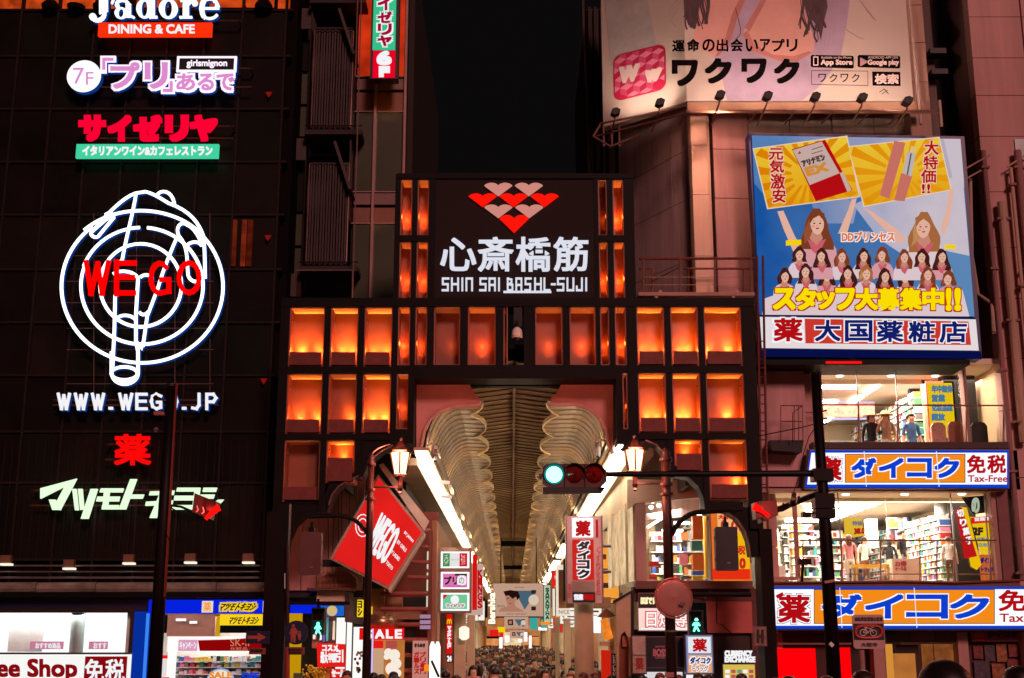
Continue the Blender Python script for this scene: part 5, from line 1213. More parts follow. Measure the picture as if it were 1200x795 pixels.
lp('grey_print', [(708,-10),(757,-10),(767,40),(772,70),(716,78)], mat('print_grey', (186, 184, 178), .6), .01)
# logo square with cubes
sq = []
cor = [(718.5, 66), (780, 51), (781, 104.5), (720, 120)]
def qmap(u, v): return tuple(cor[0][i]*(1-u)*(1-v)+cor[1][i]*u*(1-v)+cor[2][i]*u*v+cor[3][i]*(1-u)*v for i in (0, 1))
rr = .17
out = []
for cx2, cy2, a0 in ((1-rr, rr, 90), (1-rr, 1-rr, 0), (rr, 1-rr, -90), (rr, rr, -180)):
    for k in range(6):
        a = math.radians(a0 - 90*k/5); out.append(qmap(cx2+rr*math.cos(a), cy2-rr*math.sin(a)))
c1, c2, c3 = (mat('logo_crimson', (196, 34, 76), .5, 0, .02), mat('logo_rose', (216, 84, 122), .5, 0, .02), mat('logo_pink', (232, 140, 168), .5, 0, .02))
lp('logo_square', out, c1, .015)
mbs = {0: MB(), 1: MB()}
cl_ = lambda v: min(.975, max(.025, v))
for r_ in range(6):
    for c_ in range(6):
        u = (c_ - (.5 if r_ % 2 else 0))*.25; v = r_*.2 - .06; h_ = .07; w2 = .125; k_ = .13
        for k, q in enumerate(([(u-w2,v),(u,v+h_),(u,v+h_+k_),(u-w2,v+k_)], [(u-w2,v),(u,v-h_),(u+w2,v),(u,v+h_)])):
            qq = [(cl_(a), cl_(b)) for a, b in q]
            if any(math.hypot(max(0, abs(a-.5)-.33), max(0, abs(b-.5)-.33)) > .16 for a, b in qq): continue
            mbs[k].add([lface(*qmap(a, b), .02+.002*k) for a, b in qq], [(0,1,2,3)])
part('cube_print', mbs[0], bb, c2); part('cube_print', mbs[1], bb, c3)
cw = mat('logo_white', (238, 220, 212), .5, 0, .02)
for s, O, U, V in (('W', (726, 98), (25, -5), (-1.5, -17)), ('w', (756, 97), (20, -4), (-.5, -12))):
    part('lettering', put(MB(), s, O, U, V, DBB, .03, 1.3, .03, .12, fn=lambda x, y, dz: lface(x, y, .03+dz*-1)), bb, cw)
PRK = mat('billboard_print_black', (14, 9, 10), .8, 0, .03, spec=.05)
def bt(s, r, bold=.3, off=0, m_=PRK, dep=.012): return txt(s, r, DBB, m_, bb, off=off, bold=bold, dep=dep)
for ch, (x0, x1) in zip('運命の出会いアプリ', ((788,802),(805.5,819),(823.5,837),(840,853),(856.5,870),(874,888),(891,902),(905,919),(922,934))): bt(ch, (x0, 46.5+(0 if x0>800 else 1.5), x1, 60.5), .45)
for ch, (x0, x1, y0, y1) in zip('ワクワク', ((788.5, 816.5, 72, 100), (827, 856, 70, 97), (870, 897, 70.5, 96.5), (908, 935.5, 70.5, 97))): bt(ch, (x0, y0, x1, y1), 1.5, .01)
# soft figure print: arms, blouse and hair of a cropped portrait
sk1 = mat('print_skin', (222, 168, 156), .7, 0, .08, .6, spec=.1); sk2 = mat('print_skin_shade', (198, 134, 126), .7, 0, .1, .8, spec=.1); hr1 = mat('print_hair', (74, 44, 48), .6, 0, .25, 2); bl1 = mat('print_blouse', (184, 164, 186), .7, 0, .12, .7, spec=.1)
def fp(name, pts, m_, dd): return part(name, MB().pp(pts, DBB-dd, .003), bb, m_)
fp('blouse_print', [(840,-30),(1000,-30),(992,30),(985,68),(962,100),(940,118),(852,118),(846,90),(838,70),(826,40)], bl1, .004)
fp('hair_print', [(800,-20),(832,-20),(826,10),(818,34),(812,34),(802,20)], hr1, .007)
fp('arm_print', [(818,-20),(880,-20),(860,20),(850,50),(838,66),(825,60),(812,48),(818,20)], sk1, .009)
fp('arm_print', [(905,-20),(935,-20),(945,20),(955,50),(952,62),(935,72),(915,72),(880,60),(870,40),(885,10)], sk1, .009)
fp('arm_shade_print', [(876,-20),(882,-20),(864,22),(856,50),(842,66),(838,66),(850,44),(858,16)], sk2, .0105); fp('arm_shade_print', [(870,40),(880,60),(915,72),(935,72),(952,62),(948,60),(930,66),(905,64),(884,52),(876,36)], sk2, .0105); fp('arm_shade_print', [(903,-20),(909,-20),(893,10),(878,38),(873,32),(886,10)], sk2, .0108)
fp('hair_print', [(936,-20),(966,-20),(970,8),(966,24),(962,48),(958,30),(950,22),(944,6)], hr1, .012)
for a, b, c_ in (((862,10),(870,40),(862,46)), ((955,30),(960,46),(956,50))): part('hair_strand_print', ribbon(MB(), bez(a, b, b, c_, 5), .8, DBB-.012, .002), bb, hr1)
for pts in (((1004,-5),(1016,12),(1026,24)), ((992,35),(1006,44),(1012,46)), ((795,10),(786,24),(792,32)), ((800,-5),(783,10),(785,20))): part('hair_strand_print', ribbon(MB(), list(pts), .6, DBB-.012, .002), bb, mat('thin_hair_print', (150, 120, 124), .6))
for (xa_, xb_, y1_, n_) in ((803, 832, 36, 15), (938, 968, 50, 16)):
    mb = MB()
    for i in range(n_):
        x_ = xa_+(xb_-xa_)*i/n_; e_ = y1_*random.uniform(.55, 1); a_ = random.uniform(2, 5); f_ = random.uniform(.12, .2)
        ribbon(mb, [(x_+a_*math.sin(f_*y+i)*(y+20)/60, y) for y in [(-20+(e_+20)*j/9) for j in range(10)]], .95+.9*(i % 3), DBB-.014-.0008*i, .001, False)
    part('curl_print', mb, bb, mat('curl_print_brown', (60, 34, 38), .6, 0, .3, 3), kind='stuff')
for i in range(5): part('blouse_fold_print', ribbon(MB(), [(964+i*5, -5), (955+i*5, 66-i*3)], .6, DBB-.008, .002), bb, mat('fold_print', (176, 156, 176), .6))
for (x0, x1, s1, s2) in ((950, 1000.5, 'Available on the iPhone', 'App Store'), (1005, 1055, 'ANDROID APP ON', 'Google play')):
    fp('store_badge', [(x0+1.5,64.5),(x1-1.5,65.5),(x1,67),(x1,79.5),(x1-1.5,80.5),(x0+1.5,79),(x0,77.5),(x0,66)], PRK, .006)
    bt(s1, (x0+12, 66.2, x1-3, 69.3), 0, 0, cw, .012); bt(s2, (x0+12, 70.5, x1-2, 77.8), .35, 0, cw, .012)
part('phone_icon', ribbon(MB(), [(953.5, 67), (958.5, 67), (958.5, 76.5), (953.5, 76.5), (953.5, 67)], 1, DBB-.012, .003), bb, cw)
for pts, m_ in (([(1008,67.5),(1018,72.5),(1012.5,73)], mat('play_teal', (120, 190, 196), .5)), ([(1008,78),(1018,72.5),(1008,68)], mat('play_rose', (214, 150, 150), .5))): fp('play_icon', pts, m_, .01)
part('search_box', ribbon(MB(), [(951, 83), (1017, 83.5), (1017, 100.5), (951, 99), (951, 83)], .6, DBB-.012, .003), bb, PRK)
for i, ch in enumerate('ワクワク'): bt(ch, (959+i*13, 87, 968+i*13, 96.5), .1)
fp('search_button', [(1022,84),(1055,84.5),(1055.5,101),(1022.5,100.5)], PRK, .006); bt('検索', (1025.5, 87.5, 1052.5, 98.5), .45, 0, cw)
part('tap_mark', ribbon(ribbon(MB(), [(1031, 108), (1036, 104.5), (1041, 110)], .8, DBB-.01, .003), [(1034, 110), (1040, 106)], .7, DBB-.01, .003), bb, PRK)
# catwalk below the billboard with seven black floodlights
cat_ = thing('billboard_catwalk', 'thin steel catwalk bracket frame running under the cream billboard', 'catwalk', (PX(890, DBB), DBB, PZ(150, DBB)))
cst = mat('catwalk_steel', (150, 112, 96), .45, .4, .15, 4)
def dz(y): return PZ(y, DBB-.6)
part('toe_board', MB().box(XC, XR+.3, DBB-.05, DBB+.0, PZ(132, DBB), PZ(121, DBB)), cat_, mat('toe_board_tan', (186, 140, 110), .6, 0, .15, 1))
for (y, d) in ((130, .55), (132, 1.0)):
    part('walk_rail', MB().tube([(XC-.1, DBB-d, PZ(y, DBB-d)), (XR+.35, DBB-d, PZ(y, DBB-d))], .03, 6), cat_, cst)
part('walk_rail', MB().tube([(XL-.25, YL-.7, PZ(160, YL-.7)), (XC-.1, DBB-1.0, PZ(132, DBB-1))], .03, 6), cat_, cst)
part('walk_rail', MB().tube([(XL-.1, YL-.1, PZ(147, YL-.1)), (XL-.35, YL-.9, PZ(160, YL-.9)), (XL+.1, YL-1.2, PZ(172, YL-1.2)), (XL+.9, YL-1.4, PZ(158, YL-1.4))], .03, 6), cat_, cst)
part('walk_rail', MB().tube([(XL-.1, YL-.05, PZ(146, YL)), (XC, DBB-.1, PZ(124, DBB-.1))], .03, 6), cat_, cst)
for px in (812, 850, 895, 940, 985, 1030, 1068):
    part('gusset', MB().obox((PX(px, DBB), DBB, PZ(134, DBB)), (PX(px, DBB)-.1, DBB-1.05, PZ(131, DBB-1.05)), .04, .05).obox((PX(px, DBB)-.1, DBB-1.0, PZ(132, DBB-1)), (PX(px, DBB)-.15, DBB-.02, PZ(146, DBB)), .03, .03), cat_, cst)
for px in (712, 722, 731): part('drop_post', MB().tube([(PX(px, YL-.3), YL-.3, PZ(146, YL-.3)), (PX(px, YL-.3), YL-.3, PZ(172, YL-.3))], .03, 6), cat_, cst)
part('end_frame', MB().tube([(XR+.35, DBB-1, PZ(118, DBB-1)), (XR+.35, DBB-1, PZ(148, DBB-1))], .04, 6).tube([(XR+.05, DBB-.1, PZ(-20, DBB)), (XR+.12, DBB-.1, PZ(148, DBB))], .04, 6), cat_, mat('pale_pipe', (206, 186, 170), .5))
FL = [(721, 133, 32.7, 'leftmost billboard floodlight, lowest on the slanting wing'), (773, 122, 32.0, 'second billboard floodlight, still on the slanting wing'), (843.5, 113, 31.0, 'third billboard floodlight, first on the straight catwalk'), (899, 114, 31.0, 'fourth billboard floodlight, under the last large katakana'), (955, 115, 31.0, 'fifth billboard floodlight, under the phone store badge'), (1010, 116, 31.0, 'sixth billboard floodlight, below the search bar'), (1063, 120, 31.0, 'rightmost billboard floodlight at the catwalk end')]
for px, py, D, lab in FL:
    c0 = P(px, py, D); t = thing('billboard_floodlight', lab, 'floodlight', (c0.x, c0.y, c0.z-.3), 'floodlights along the cream billboard')
    part('head', MB().prism([(c0.x-.13, c0.z-.02), (c0.x-.08, c0.z+.1), (c0.x+.04, c0.z+.13), (c0.x+.14, c0.z+.07), (c0.x+.11, c0.z-.03), (c0.x-.02, c0.z-.09)], D-.12, D+.12), t, blackm)
    part('lens', MB().quad(Vector((c0.x-.07, D+.125, c0.z-.03)), Vector((c0.x+.08, D+.125, c0.z-.01)), Vector((c0.x+.07, D+.125, c0.z+.08)), Vector((c0.x-.05, D+.125, c0.z+.08))), t, emi('flood_lens', (255, 220, 180), 3))
    part('stem', MB().tube([(c0.x, D, c0.z-.06), (c0.x-.02, D+.02, c0.z-.2), (c0.x-.12, D+.9, c0.z-.42)], .025, 6), t, cst)
    tgt = (c0.x, DBB, c0.z+2.0) if D < 31.5 else ((XL+XC)/2 if px < 740 else XC-1, (YL+DBB)/2, c0.z+2)
    spot('billboard_flood', (c0.x, D+.14, c0.z+.05), tgt, 150, (1, .7, .56), 115, .9, .08)
    if D < 31.5: spot('pier_wash', (c0.x+.1, D+.1, c0.z-.12), (c0.x-.4, DRB+.4, c0.z-2.5), 260 if px < 850 else 5, (1, .5, .34), 140, 1, .08)

# ------------------------------------------------------------------ roof terrace railing
tr = thing('terrace_railing', 'red lit terrace railing on top of the right gate wing', 'railing', (PX(815, 31.2), 31.2, PZ(345, 31.2)))
DT = 31.0
part('deck', MB().box(PX(749, DT), PX(886, DT), DT-.2, DRB, PZ(349, DT), PZ(345, DT)), tr, mat('deck_pale', (190, 140, 124), .6))
part('top_rail', MB().tube([P(749, 303.5, DT), P(885, 303, DT)], .035, 8), tr, rustst)
part('back_rail', MB().tube([P(800, 315, DT+1.6), P(882, 315, DT+1.6)], .03, 8), tr, rustst)
part('back_rail', MB().tube([P(749, 315, DT+.8), P(764, 315, DT+.8), P(764, 343, DT+.8)], .03, 8), tr, rustst)
for x in (754, 797, 838, 880): part('post', MB().tube([P(x, 303, DT), P(x, 344, DT)], .03, 6), tr, cst)
for x in (807, 838, 871): part('post', MB().tube([P(x, 315, DT+1.6), P(x, 342, DT+1.6)], .022, 6), tr, rustst)
for x in (752, 757, 761): part('baluster', MB().tube([P(x, 315, DT+.8), P(x, 343, DT+.8)], .018, 6), tr, cst)
part('stay_cable', MB().tube([P(764, 330, DT+.5), P(797, 313, DT+.5)], .012, 5), tr, blackm)
for i, y in enumerate((325, 334)): part('mid_wire', MB().tube([P(754, y, DT), P(880, y, DT)], .008, 4), tr, cst)
for x in (771, 861): part('strut', MB().obox(P(x-3, 349, DT-.15), P(x+4, 341, DT-.15), .05, .08), tr, cst)

# ------------------------------------------------------------------ blue recruiting billboard
DQ = 32.2
bl = thing('blue_billboard', 'blue framed billboard of waving women in white above big yellow katakana', 'billboard', (PX(1010, DQ), DQ, PZ(420, DQ)))
X0, X1 = PX(880, DQ), PX(1137, DQ)
def bq(x, y):           # photo pixel of this sign -> straight pixel frame of its plane
    return x, y
navy = emi('frame_navy', (12, 22, 92), .55)
part('frame', MB().pp([(877, 155.5), (1130, 160), (1151, 420.5), (893, 418)], DQ+.06, .5), bl, mat('navy_frame_paint', (14, 24, 90), .4))
part('frame_edge', MB().pp([(893, 409), (1149.5, 412), (1151, 420.5), (893, 418)], DQ+.02, .04), bl, navy)
sky_ = emi2('print_sky_blue', (22, 96, 186), (110, 160, 214), .66, 0, PX(900, DQ), PX(1160, DQ), .3, .7); skyl = emi2('print_sky_light', (86, 142, 206), (206, 196, 216), .7, 0, PX(890, DQ), PX(1120, DQ), .35, .9); skyw = emi2('print_cloud_white', (176, 180, 216), (226, 212, 224), .75, 0, PX(990, DQ), PX(1110, DQ), .4, 1.2)
def q(name, pts, m_, dd=0.0, mb=None): return part(name, MB().pp(pts, DQ-dd, .004), bl, m_)
q('sky_print', [(881,159),(1125.5,163),(1142,371),(890,369)], sky_)
q('cloud_print', [(881,159),(1125.5,163),(1130,215),(1060,200),(1000,235),(960,225),(905,240),(884,215)], skyl, .006)
q('cloud_print', [(1000,240),(1040,222),(1100,212),(1128,205),(1136,300),(1090,290),(1060,300),(1030,280)], skyw, .009)
q('cloud_print', [(950,236),(980,226),(1005,240),(1000,262),(960,262)], skyl, .008)
q('cloud_print', [(1106,163),(1125.5,163),(1130,220),(1118,216)], skyw, .012)
# two orange product cards
oc = emi2('card_yellow', (248, 170, 8), (255, 214, 60), .8, 2, PZ(240, DQ), PZ(165, DQ), .3, 1.5); oc2 = emi2('card_orange', (240, 140, 0), (250, 170, 20), .78, 0, PX(890, DQ), PX(1100, DQ), .3, 1.5); cwt = emi('card_border', (246, 214, 190), .85)
def card(pts, ctr, nray):
    cx = sum(p[0] for p in pts)/4; cy_ = sum(p[1] for p in pts)/4
    q('card_border', pts, cwt, .014)
    inn = [(cx+(x-cx)*.975, cy_+(y-cy_)*.965) for x, y in pts]; q('card_face', inn, oc, .02)
    mb = MB()
    def edge(a):
        dx, dy = math.cos(a), math.sin(a); best = None
        for i in range(4):
            (x1_, y1_), (x2_, y2_) = inn[i], inn[(i+1) % 4]; ex, ey = x2_-x1_, y2_-y1_; den = dx*ey-dy*ex
            if abs(den) < 1e-9: continue
            t_ = ((x1_-ctr[0])*ey-(y1_-ctr[1])*ex)/den; s_ = ((x1_-ctr[0])*dy-(y1_-ctr[1])*dx)/den
            if t_ > 0 and 0 <= s_ <= 1: best = t_ if best is None else min(best, t_)
        return (ctr[0]+dx*best, ctr[1]+dy*best)
    for k in range(nray):
        a = 2*math.pi*k/nray; a2 = a+math.pi/nray*.9
        p_ = edge(a); p2_ = edge(a2); pa_ = (ctr[0]+(p_[0]-ctr[0])*.35, ctr[1]+(p_[1]-ctr[1])*.35); pb_ = (ctr[0]+(p2_[0]-ctr[0])*.35, ctr[1]+(p2_[1]-ctr[1])*.35)
        mb.add([P(x, y, DQ-.024) for x, y in (pa_, p_, p2_, pb_)], [(0,1,2,3)])
    part('ray_print', mb, bl, oc2)
card([(882,174),(993,159),(1008,231),(899,245.5)], (948, 205), 18)
card([(993,171.5),(1101,160.5),(1115.5,223),(1012,243)], (1060, 205), 18)
redp = emi('print_red', (196, 14, 22), .8)
for ch, (x0, y0, x1, y1) in zip('元気激安', ((901,175,917,188),(902,189,918,203),(903,205,919,222),(905,223,920,238))): txt(ch, (x0, y0, x1, y1), DQ, cwt, bl, bold=1.3, dep=.03); txt(ch, (x0, y0, x1, y1), DQ, redp, bl, bold=.45, dep=.045)
for ch, (x0, y0, x1, y1) in zip('大特価‼', ((1083,166,1099,182),(1082,184,1098,199),(1079,200,1096,215),(1080,217,1089,227))): txt(ch if ch != '‼' else '!!', (x0, y0, x1, y1), DQ, cwt, bl, bold=1.3, dep=.03); txt(ch if ch != '‼' else '!!', (x0, y0, x1, y1), DQ, redp, bl, bold=.45, dep=.045)
bx = emi('box_print_white', (226, 196, 186), .7)
q('box_print', [(928,175),(967,164),(999,223),(956,236)], redp, .03); q('box_print', [(929,176),(963,166),(984,203),(949,217)], bx, .036); q('box_print', [(984,203),(988,201.5),(998,223),(993,225)], bx, .036)
o_ = put(MB(), 'アリナミン', (941, 196), (26, -8), (-2.5, -6), DQ, 0, .6, .05); part('lettering', o_, bl, EK)
o_ = put(MB(), 'EX', (946, 207), (25, -6.5), (-3.5, -9), DQ, .02, .7, .05); part('lettering', o_, bl, emi('print_gold', (226, 150, 60), .8))
q('triangle_print', [(935,181),(937,177),(939,180)], redp, .042)
for i in range(3): q('fine_print', [(951, 175-i*.0+i*5), (964, 171+i*5), (964.3, 172+i*5), (951.3, 176+i*5)], emi('fine_rose', (170, 110, 110), .6), .042)
pkp = emi('tube_print_pink', (226, 128, 112), .72)
q('lipstick_print', [(1048,165),(1061,168),(1042,233),(1031,229)], pkp, .03); q('lipstick_print', [(1056,203),(1069,207),(1060,236),(1048,235)], pkp, .03); q('lipstick_print', [(1063,178),(1073,180),(1068,207),(1058,203)], emi('tube_print_silver', (206, 200, 204), .75), .032); q('lipstick_print', [(1068,171),(1073,173),(1072,180),(1066,178)], emi('tube_print_tip', (240, 206, 140), .8), .032)
q('stripe_print', [(1067,180),(1068.5,180),(1064,205),(1062.5,205)], EK, .04)
# women prints (generic): heads, hair, white tops with pink scarves
hc = [emi('hair_print_a', (150, 74, 44), .62), emi('hair_print_b', (92, 42, 34), .5), emi('hair_print_c', (196, 122, 70), .66)]
skp = emi('face_print', (240, 186, 164), .85); tw = emi('top_print', (240, 216, 222), .8); scf = emi('scarf_print', (226, 104, 120), .75); lipp = emi('lip_print', (200, 60, 60), .7)
def ell(cx, cy, rx, ry, n=14): return [(cx+rx*math.cos(2*math.pi*k/n), cy+ry*math.sin(2*math.pi*k/n)) for k in range(n)]
cnt = [0]
rnd_ = lambda: random.uniform(-1.6, 1.6)
def wavy(cx, cy, r, k, ln):
    L_, R_ = [], []
    for i in range(9):
        t_ = i/8; y = cy - 1.35*r + (ln+1.35)*r*t_
        w_ = r*(1.02*math.sin(math.pi*min(1, .18+t_*1.25)/2) + .22*t_*ln) * (1+.09*math.sin(t_*9+k*2.1))
        L_.append((cx-w_*(.96+.04*math.sin(k)), y)); R_.append((cx+w_, y+.1*r*math.sin(k*3+t_)))
    return L_ + R_[::-1]
tw2 = emi('top_print_rose', (236, 168, 176), .78); skd = emi('face_shade_print', (216, 146, 124), .8); hl_ = [emi('hair_light_a', (176, 96, 60), .65), emi('hair_light_b', (96, 48, 40), .55), emi('hair_light_c', (220, 156, 100), .7)]
hi_ = {hc[0].name: 0, hc[1].name: 1, hc[2].name: 2}
def girl(cx, cy, r, hm, big=False, wave=None):
    k = cnt[0]; L = .046 + .024*(k % 4) + (0 if big else .05); cnt[0] += 1; tl = (.25, -.2, .1, -.3, .3)[k % 5]; ln = 2.3 if big else (1.7, 2.3, 1.2, 2.0)[k % 4]; h2 = hl_[hi_[hm.name]]
    q('blouse_print', [(cx-1.9*r, cy+3.9*r), (cx-1.75*r, cy+2.2*r), (cx-1.3*r, cy+1.55*r), (cx-.4*r, cy+1.15*r), (cx+.5*r, cy+1.2*r), (cx+1.35*r, cy+1.6*r), (cx+1.8*r, cy+2.3*r), (cx+1.9*r, cy+3.9*r)], tw if k % 3 else tw2, L)
    q('hair_print', wavy(cx, cy, r, k, ln), hm, L+.003)
    q('hair_light_print', [(cx+(x-cx)*.8-.1*r, y+.15*r) for x, y in wavy(cx, cy, r*.92, k+1, ln*.8)][:9]+[(cx-.45*r, cy+ln*.5*r), (cx-.5*r, cy-.8*r)], h2, L+.005)
    q('neck_print', [(cx-.28*r, cy+.5*r), (cx+.3*r, cy+.5*r), (cx+.6*r, cy+1.35*r), (cx, cy+2.1*r), (cx-.6*r, cy+1.35*r)], skd, L+.008)
    fx = cx+tl*.35*r
    q('face_print', [(fx+(.62*math.cos(a)+.12*tl*math.sin(a))*r, cy+(.9+.12*math.sin(a))*math.sin(a)*r) for a in [2*math.pi*j/16 for j in range(16)]], skp, L+.011)
    q('fringe_print', [(fx-.66*r, cy+.05*r), (fx-.74*r, cy-.8*r), (fx-.1*r, cy-1.22*r), (fx+.66*r, cy-.9*r), (fx+.74*r, cy+.1*r), (fx+.5*r, cy-.35*r), (fx+(.3*tl+.1)*r, cy-.72*r), (fx-.35*r, cy-.45*r)], hm, L+.014)
    q('scarf_print', [(cx-.8*r, cy+1.4*r), (cx-.15*r, cy+1.75*r), (cx, cy+2.0*r), (cx+.3*r, cy+1.6*r), (cx+.9*r, cy+1.4*r), (cx+.45*r, cy+2.3*r), (cx+.15*r, cy+2.9*r), (cx-.35*r, cy+2.5*r)], scf, L+.016)
    for s_ in (-1, 1):
        q('eye_print', ell(fx+s_*.26*r, cy-.0*r, .12*r, .055*r, 6), hc[1], L+.018)
        if big: q('brow_print', [(fx+s_*.14*r, cy-.2*r), (fx+s_*.4*r, cy-.24*r), (fx+s_*.4*r, cy-.19*r)], h2, L+.018)
    if big: q('nose_print', [(fx, cy+.05*r), (fx+.07*r, cy+.26*r), (fx-.05*r, cy+.26*r)], skd, L+.017); q('cheek_print', ell(fx-.36*r, cy+.28*r, .16*r, .1*r, 10), emi('cheek_print', (240, 150, 136), .85), L+.0165)
    q('lip_print', ell(fx+.03*r, cy+.45*r, .17*r, .065*r, 8), lipp, L+.018)
q('arm_print', [(911,248),(918,247),(931,276),(940,292),(930,296),(918,268)], skp, .04); q('arm_print', [(1004,233),(1000,248),(993,273),(982,274),(994,246),(998,234)], skp, .04)
q('arm_print', [(1012,244),(1020,247),(1050,268),(1062,281),(1054,286),(1040,272)], skp, .04); q('arm_print', [(1113,222),(1118,222),(1112,262),(1106,276),(1102,268),(1108,250)], skp, .04)
girl(956.5, 262, 13, hc[0], True); girl(1083, 266, 13, hc[2], True)
tx_ = emi('print_orange_letters', (250, 130, 70), .8)
txt('DDプリンセス', (985, 274, 1046, 285), DQ, EWs, bl, bold=1.3, dep=.14); txt('DDプリンセス', (985, 274, 1046, 285), DQ, tx_, bl, bold=.5, dep=.155)
q('name_tag', [(921,282),(939,281),(939,287),(921,288)], EY, .05); q('name_tag', [(1107,287),(1120,287),(1120,292),(1107,292)], EY, .05)
for i, (x, y, k) in enumerate(((936,298,1),(962,299,1),(986,300,0),(1011,299,1),(1034,298,0),(1059,300,0),(1082,300,1),(1105,300,1))): girl(x+rnd_(), y+rnd_(), 7.0, hc[k])
for i, (x, y, k) in enumerate(((919,326,1),(943,320,1),(969,324,1),(993,322,1),(1015,323,2),(1037,325,1),(1062,327,1),(1087,324,0),(1112,328,0))): girl(x+rnd_(), y-2+rnd_(), 7.2, hc[k])
q('blouse_row_print', [(893,369),(896,350),(920,342),(960,346),(1000,344),(1050,346),(1100,344),(1128,340),(1136,371)], tw, .19)
bigy = emi('print_yellow_letters', (255, 226, 0), .95); bigr = emi('print_red_shadow', (200, 44, 20), .8)
cx0 = 904
for ch, (x0, x1) in zip('スタッフ大募集中!!', ((904,930),(931,954),(954,976),(977,999),(1000,1026),(1026,1051),(1052,1077),(1078,1103),(1105,1112),(1115,1123))):
    y0 = 341 + (x0-904)*.0; r = (x0+.5, y0, x1-.5, 365)
    if ch in 'ッ': r = (x0+1, 345, x1-1, 364)
    if ch == '!': r = (x0+1, 341, x1-1, 366)
    txt(ch, r, DQ, bigr, bl, bold=2.3, dep=.2, name='letter_backing', off=.01); txt(ch, r, DQ, bigy, bl, bold=.95, dep=.215, name='letter', off=(.02 if ch not in '募集' else .006))
wstrip = emi('strip_white', (244, 232, 234), .85)
q('name_strip', [(890.5,371.5),(1143.5,374.5),(1147,411),(893,408)], wstrip, .2); q('strip_rule', [(890.5,369.5),(1143,372.5),(1143.4,374),(890.5,371)], navy, .2)
q('strip_red', [(943,373.8),(1135,377),(1138,404.5),(944,402.5)], emi('strip_red_print', (220, 60, 50), .82), .206)
nv = emi('print_navy_letters', (24, 34, 120), .75)
txt('薬', (904, 375.5, 939, 403), DQ, EWs, bl, bold=1.8, dep=.21); txt('薬', (905, 376, 938, 402), DQ, redp, bl, off=.008, bold=.7, dep=.225, name='letter')
for ch, (x0, x1) in zip('大国薬粧店', ((952,983),(987,1020),(1024,1056),(1061,1093),(1097,1130))):
    dy = (x0-952)*.012; r = (x0+1, 378+dy, x1-1, 402+dy); txt(ch, r, DQ, EWs, bl, bold=1.9, dep=.215, name='letter_backing'); txt(ch, r, DQ, nv, bl, off=.006, bold=.6, dep=.23, name='letter')
part('under_beam', MB().box(PX(880, DQ), PX(1137, DQ), DQ+.05, DRB+.6, PZ(427, DQ), PZ(421, DQ)), bl, black)
part('under_red_edge', MB().pb(968, 423.5, 1010, 426, DQ+.0, .05), bl, ER)
# ================================================================== RIGHT BUILDING: lit floors
warmw = mat('warm_interior_wall', (226, 196, 158), .6, 0, .05, 1)
ceilm = mat('interior_ceiling', (236, 220, 196), .7, 0, .03, 1)
TW = emi('shop_tube', (255, 244, 226), 18.0); DLt = emi('downlight_glow', (255, 246, 224), 5.0)
pinkc = mat('pink_plaster', (182, 138, 130), .75, 0, .12, .9, .1, streak=1)
def sheetp(name, rect, D, m, parent, dep=.02): return part(name, MB().pb(*rect, D, dep), parent, m)
# ---- third floor
r3 = thing('upper_shop_floor', 'lit glazed upper shop floor under the blue framed billboard', 'shop', (PX(1060, DRB), DRB, PZ(522, DRB)))
Dg = 33.1; xa, xb = PX(951, Dg, 475), PX(1176, Dg, 475); zc, zf = PZ(427, Dg), PZ(522, Dg)-.65
part('ceiling', MB().box(xa-.5, xb, Dg, 43, zc, zc+.15), r3, ceilm)
part('floor', MB().box(xa-.5, xb, Dg+.02, 43, zf-.15, zf), r3, mat('shop_floor_tile', (190, 170, 150), .4))
part('back_wall', MB().box(xa-.5, xb, 43, 43.1, zf, zc), r3, warmw)
part('side_wall', MB().box(xb, xb+.15, Dg+.3, 43, zf, zc), r3, warmw); part('side_wall', MB().box(xa-.6, xa-.5, Dg+.3, 43, zf, zc), r3, warmw)
part('partition', MB().box(PX(1082, 35.2, 475), PX(1086, 35.2, 475), 35.2, 35.3, zf, zc).box(PX(1122, 35.2, 475), PX(1190, 35.2, 475), 35.2, 35.3, zf, zc), r3, warmw)
part('partition_header', MB().box(xa-.4, xb, 35.2, 35.3, PZ(450, 35.2), zc), r3, ceilm)
part('ochre_niche', MB().pb(1132, 440, 1142, 522, 35.1, .08), r3, mat('terracotta_niche', (206, 140, 96), .6))
for x, y in ((998, 430.5), (1060, 430.5), (1114, 430.5), (984, 441), (1044, 441), (1096, 441)):
    d = Dg*(748-427)/(748-y); c0 = P(x, y, d); part('downlight', MB().lathe((c0.x, d, zc-.03), [(.09, 0), (.1, .028)], 14), r3, DLt)
XT = 10.4
for a, b in ((35.7, 37.0), (37.5, 38.8), (39.3, 40.6), (41.1, 42.3)): part('ceiling_tube', MB().box(XT-.06, XT+.06, a, b, zc-.08, zc-.01), r3, TW)
for d, x0, x1 in ((36.0, 955, 1005), (38.4, 958, 980)): part('ceiling_tube', MB().box(PX(x0, d, 450), PX(x1, d, 450), d, d+.12, zc-.08, zc-.01), r3, TW)
fr = MB(); x0_, x1_ = PX(962, 36.6, 455), PX(1028, 36.6, 455)
part('hanging_panel', MB().box(x0_, x1_, 37.0, 37.06, zc-.75, zc-.35), r3, mat('patterned_panel', (196, 104, 84), .5, 0, .5, 6))
part('panel_tube', MB().box(x0_, x1_, 36.95, 37.0, zc-.33, zc-.3).box(x0_, x1_, 36.95, 37.0, zc-.83, zc-.78), r3, emi('lilac_tube_bright', (206, 200, 255), 1.4))
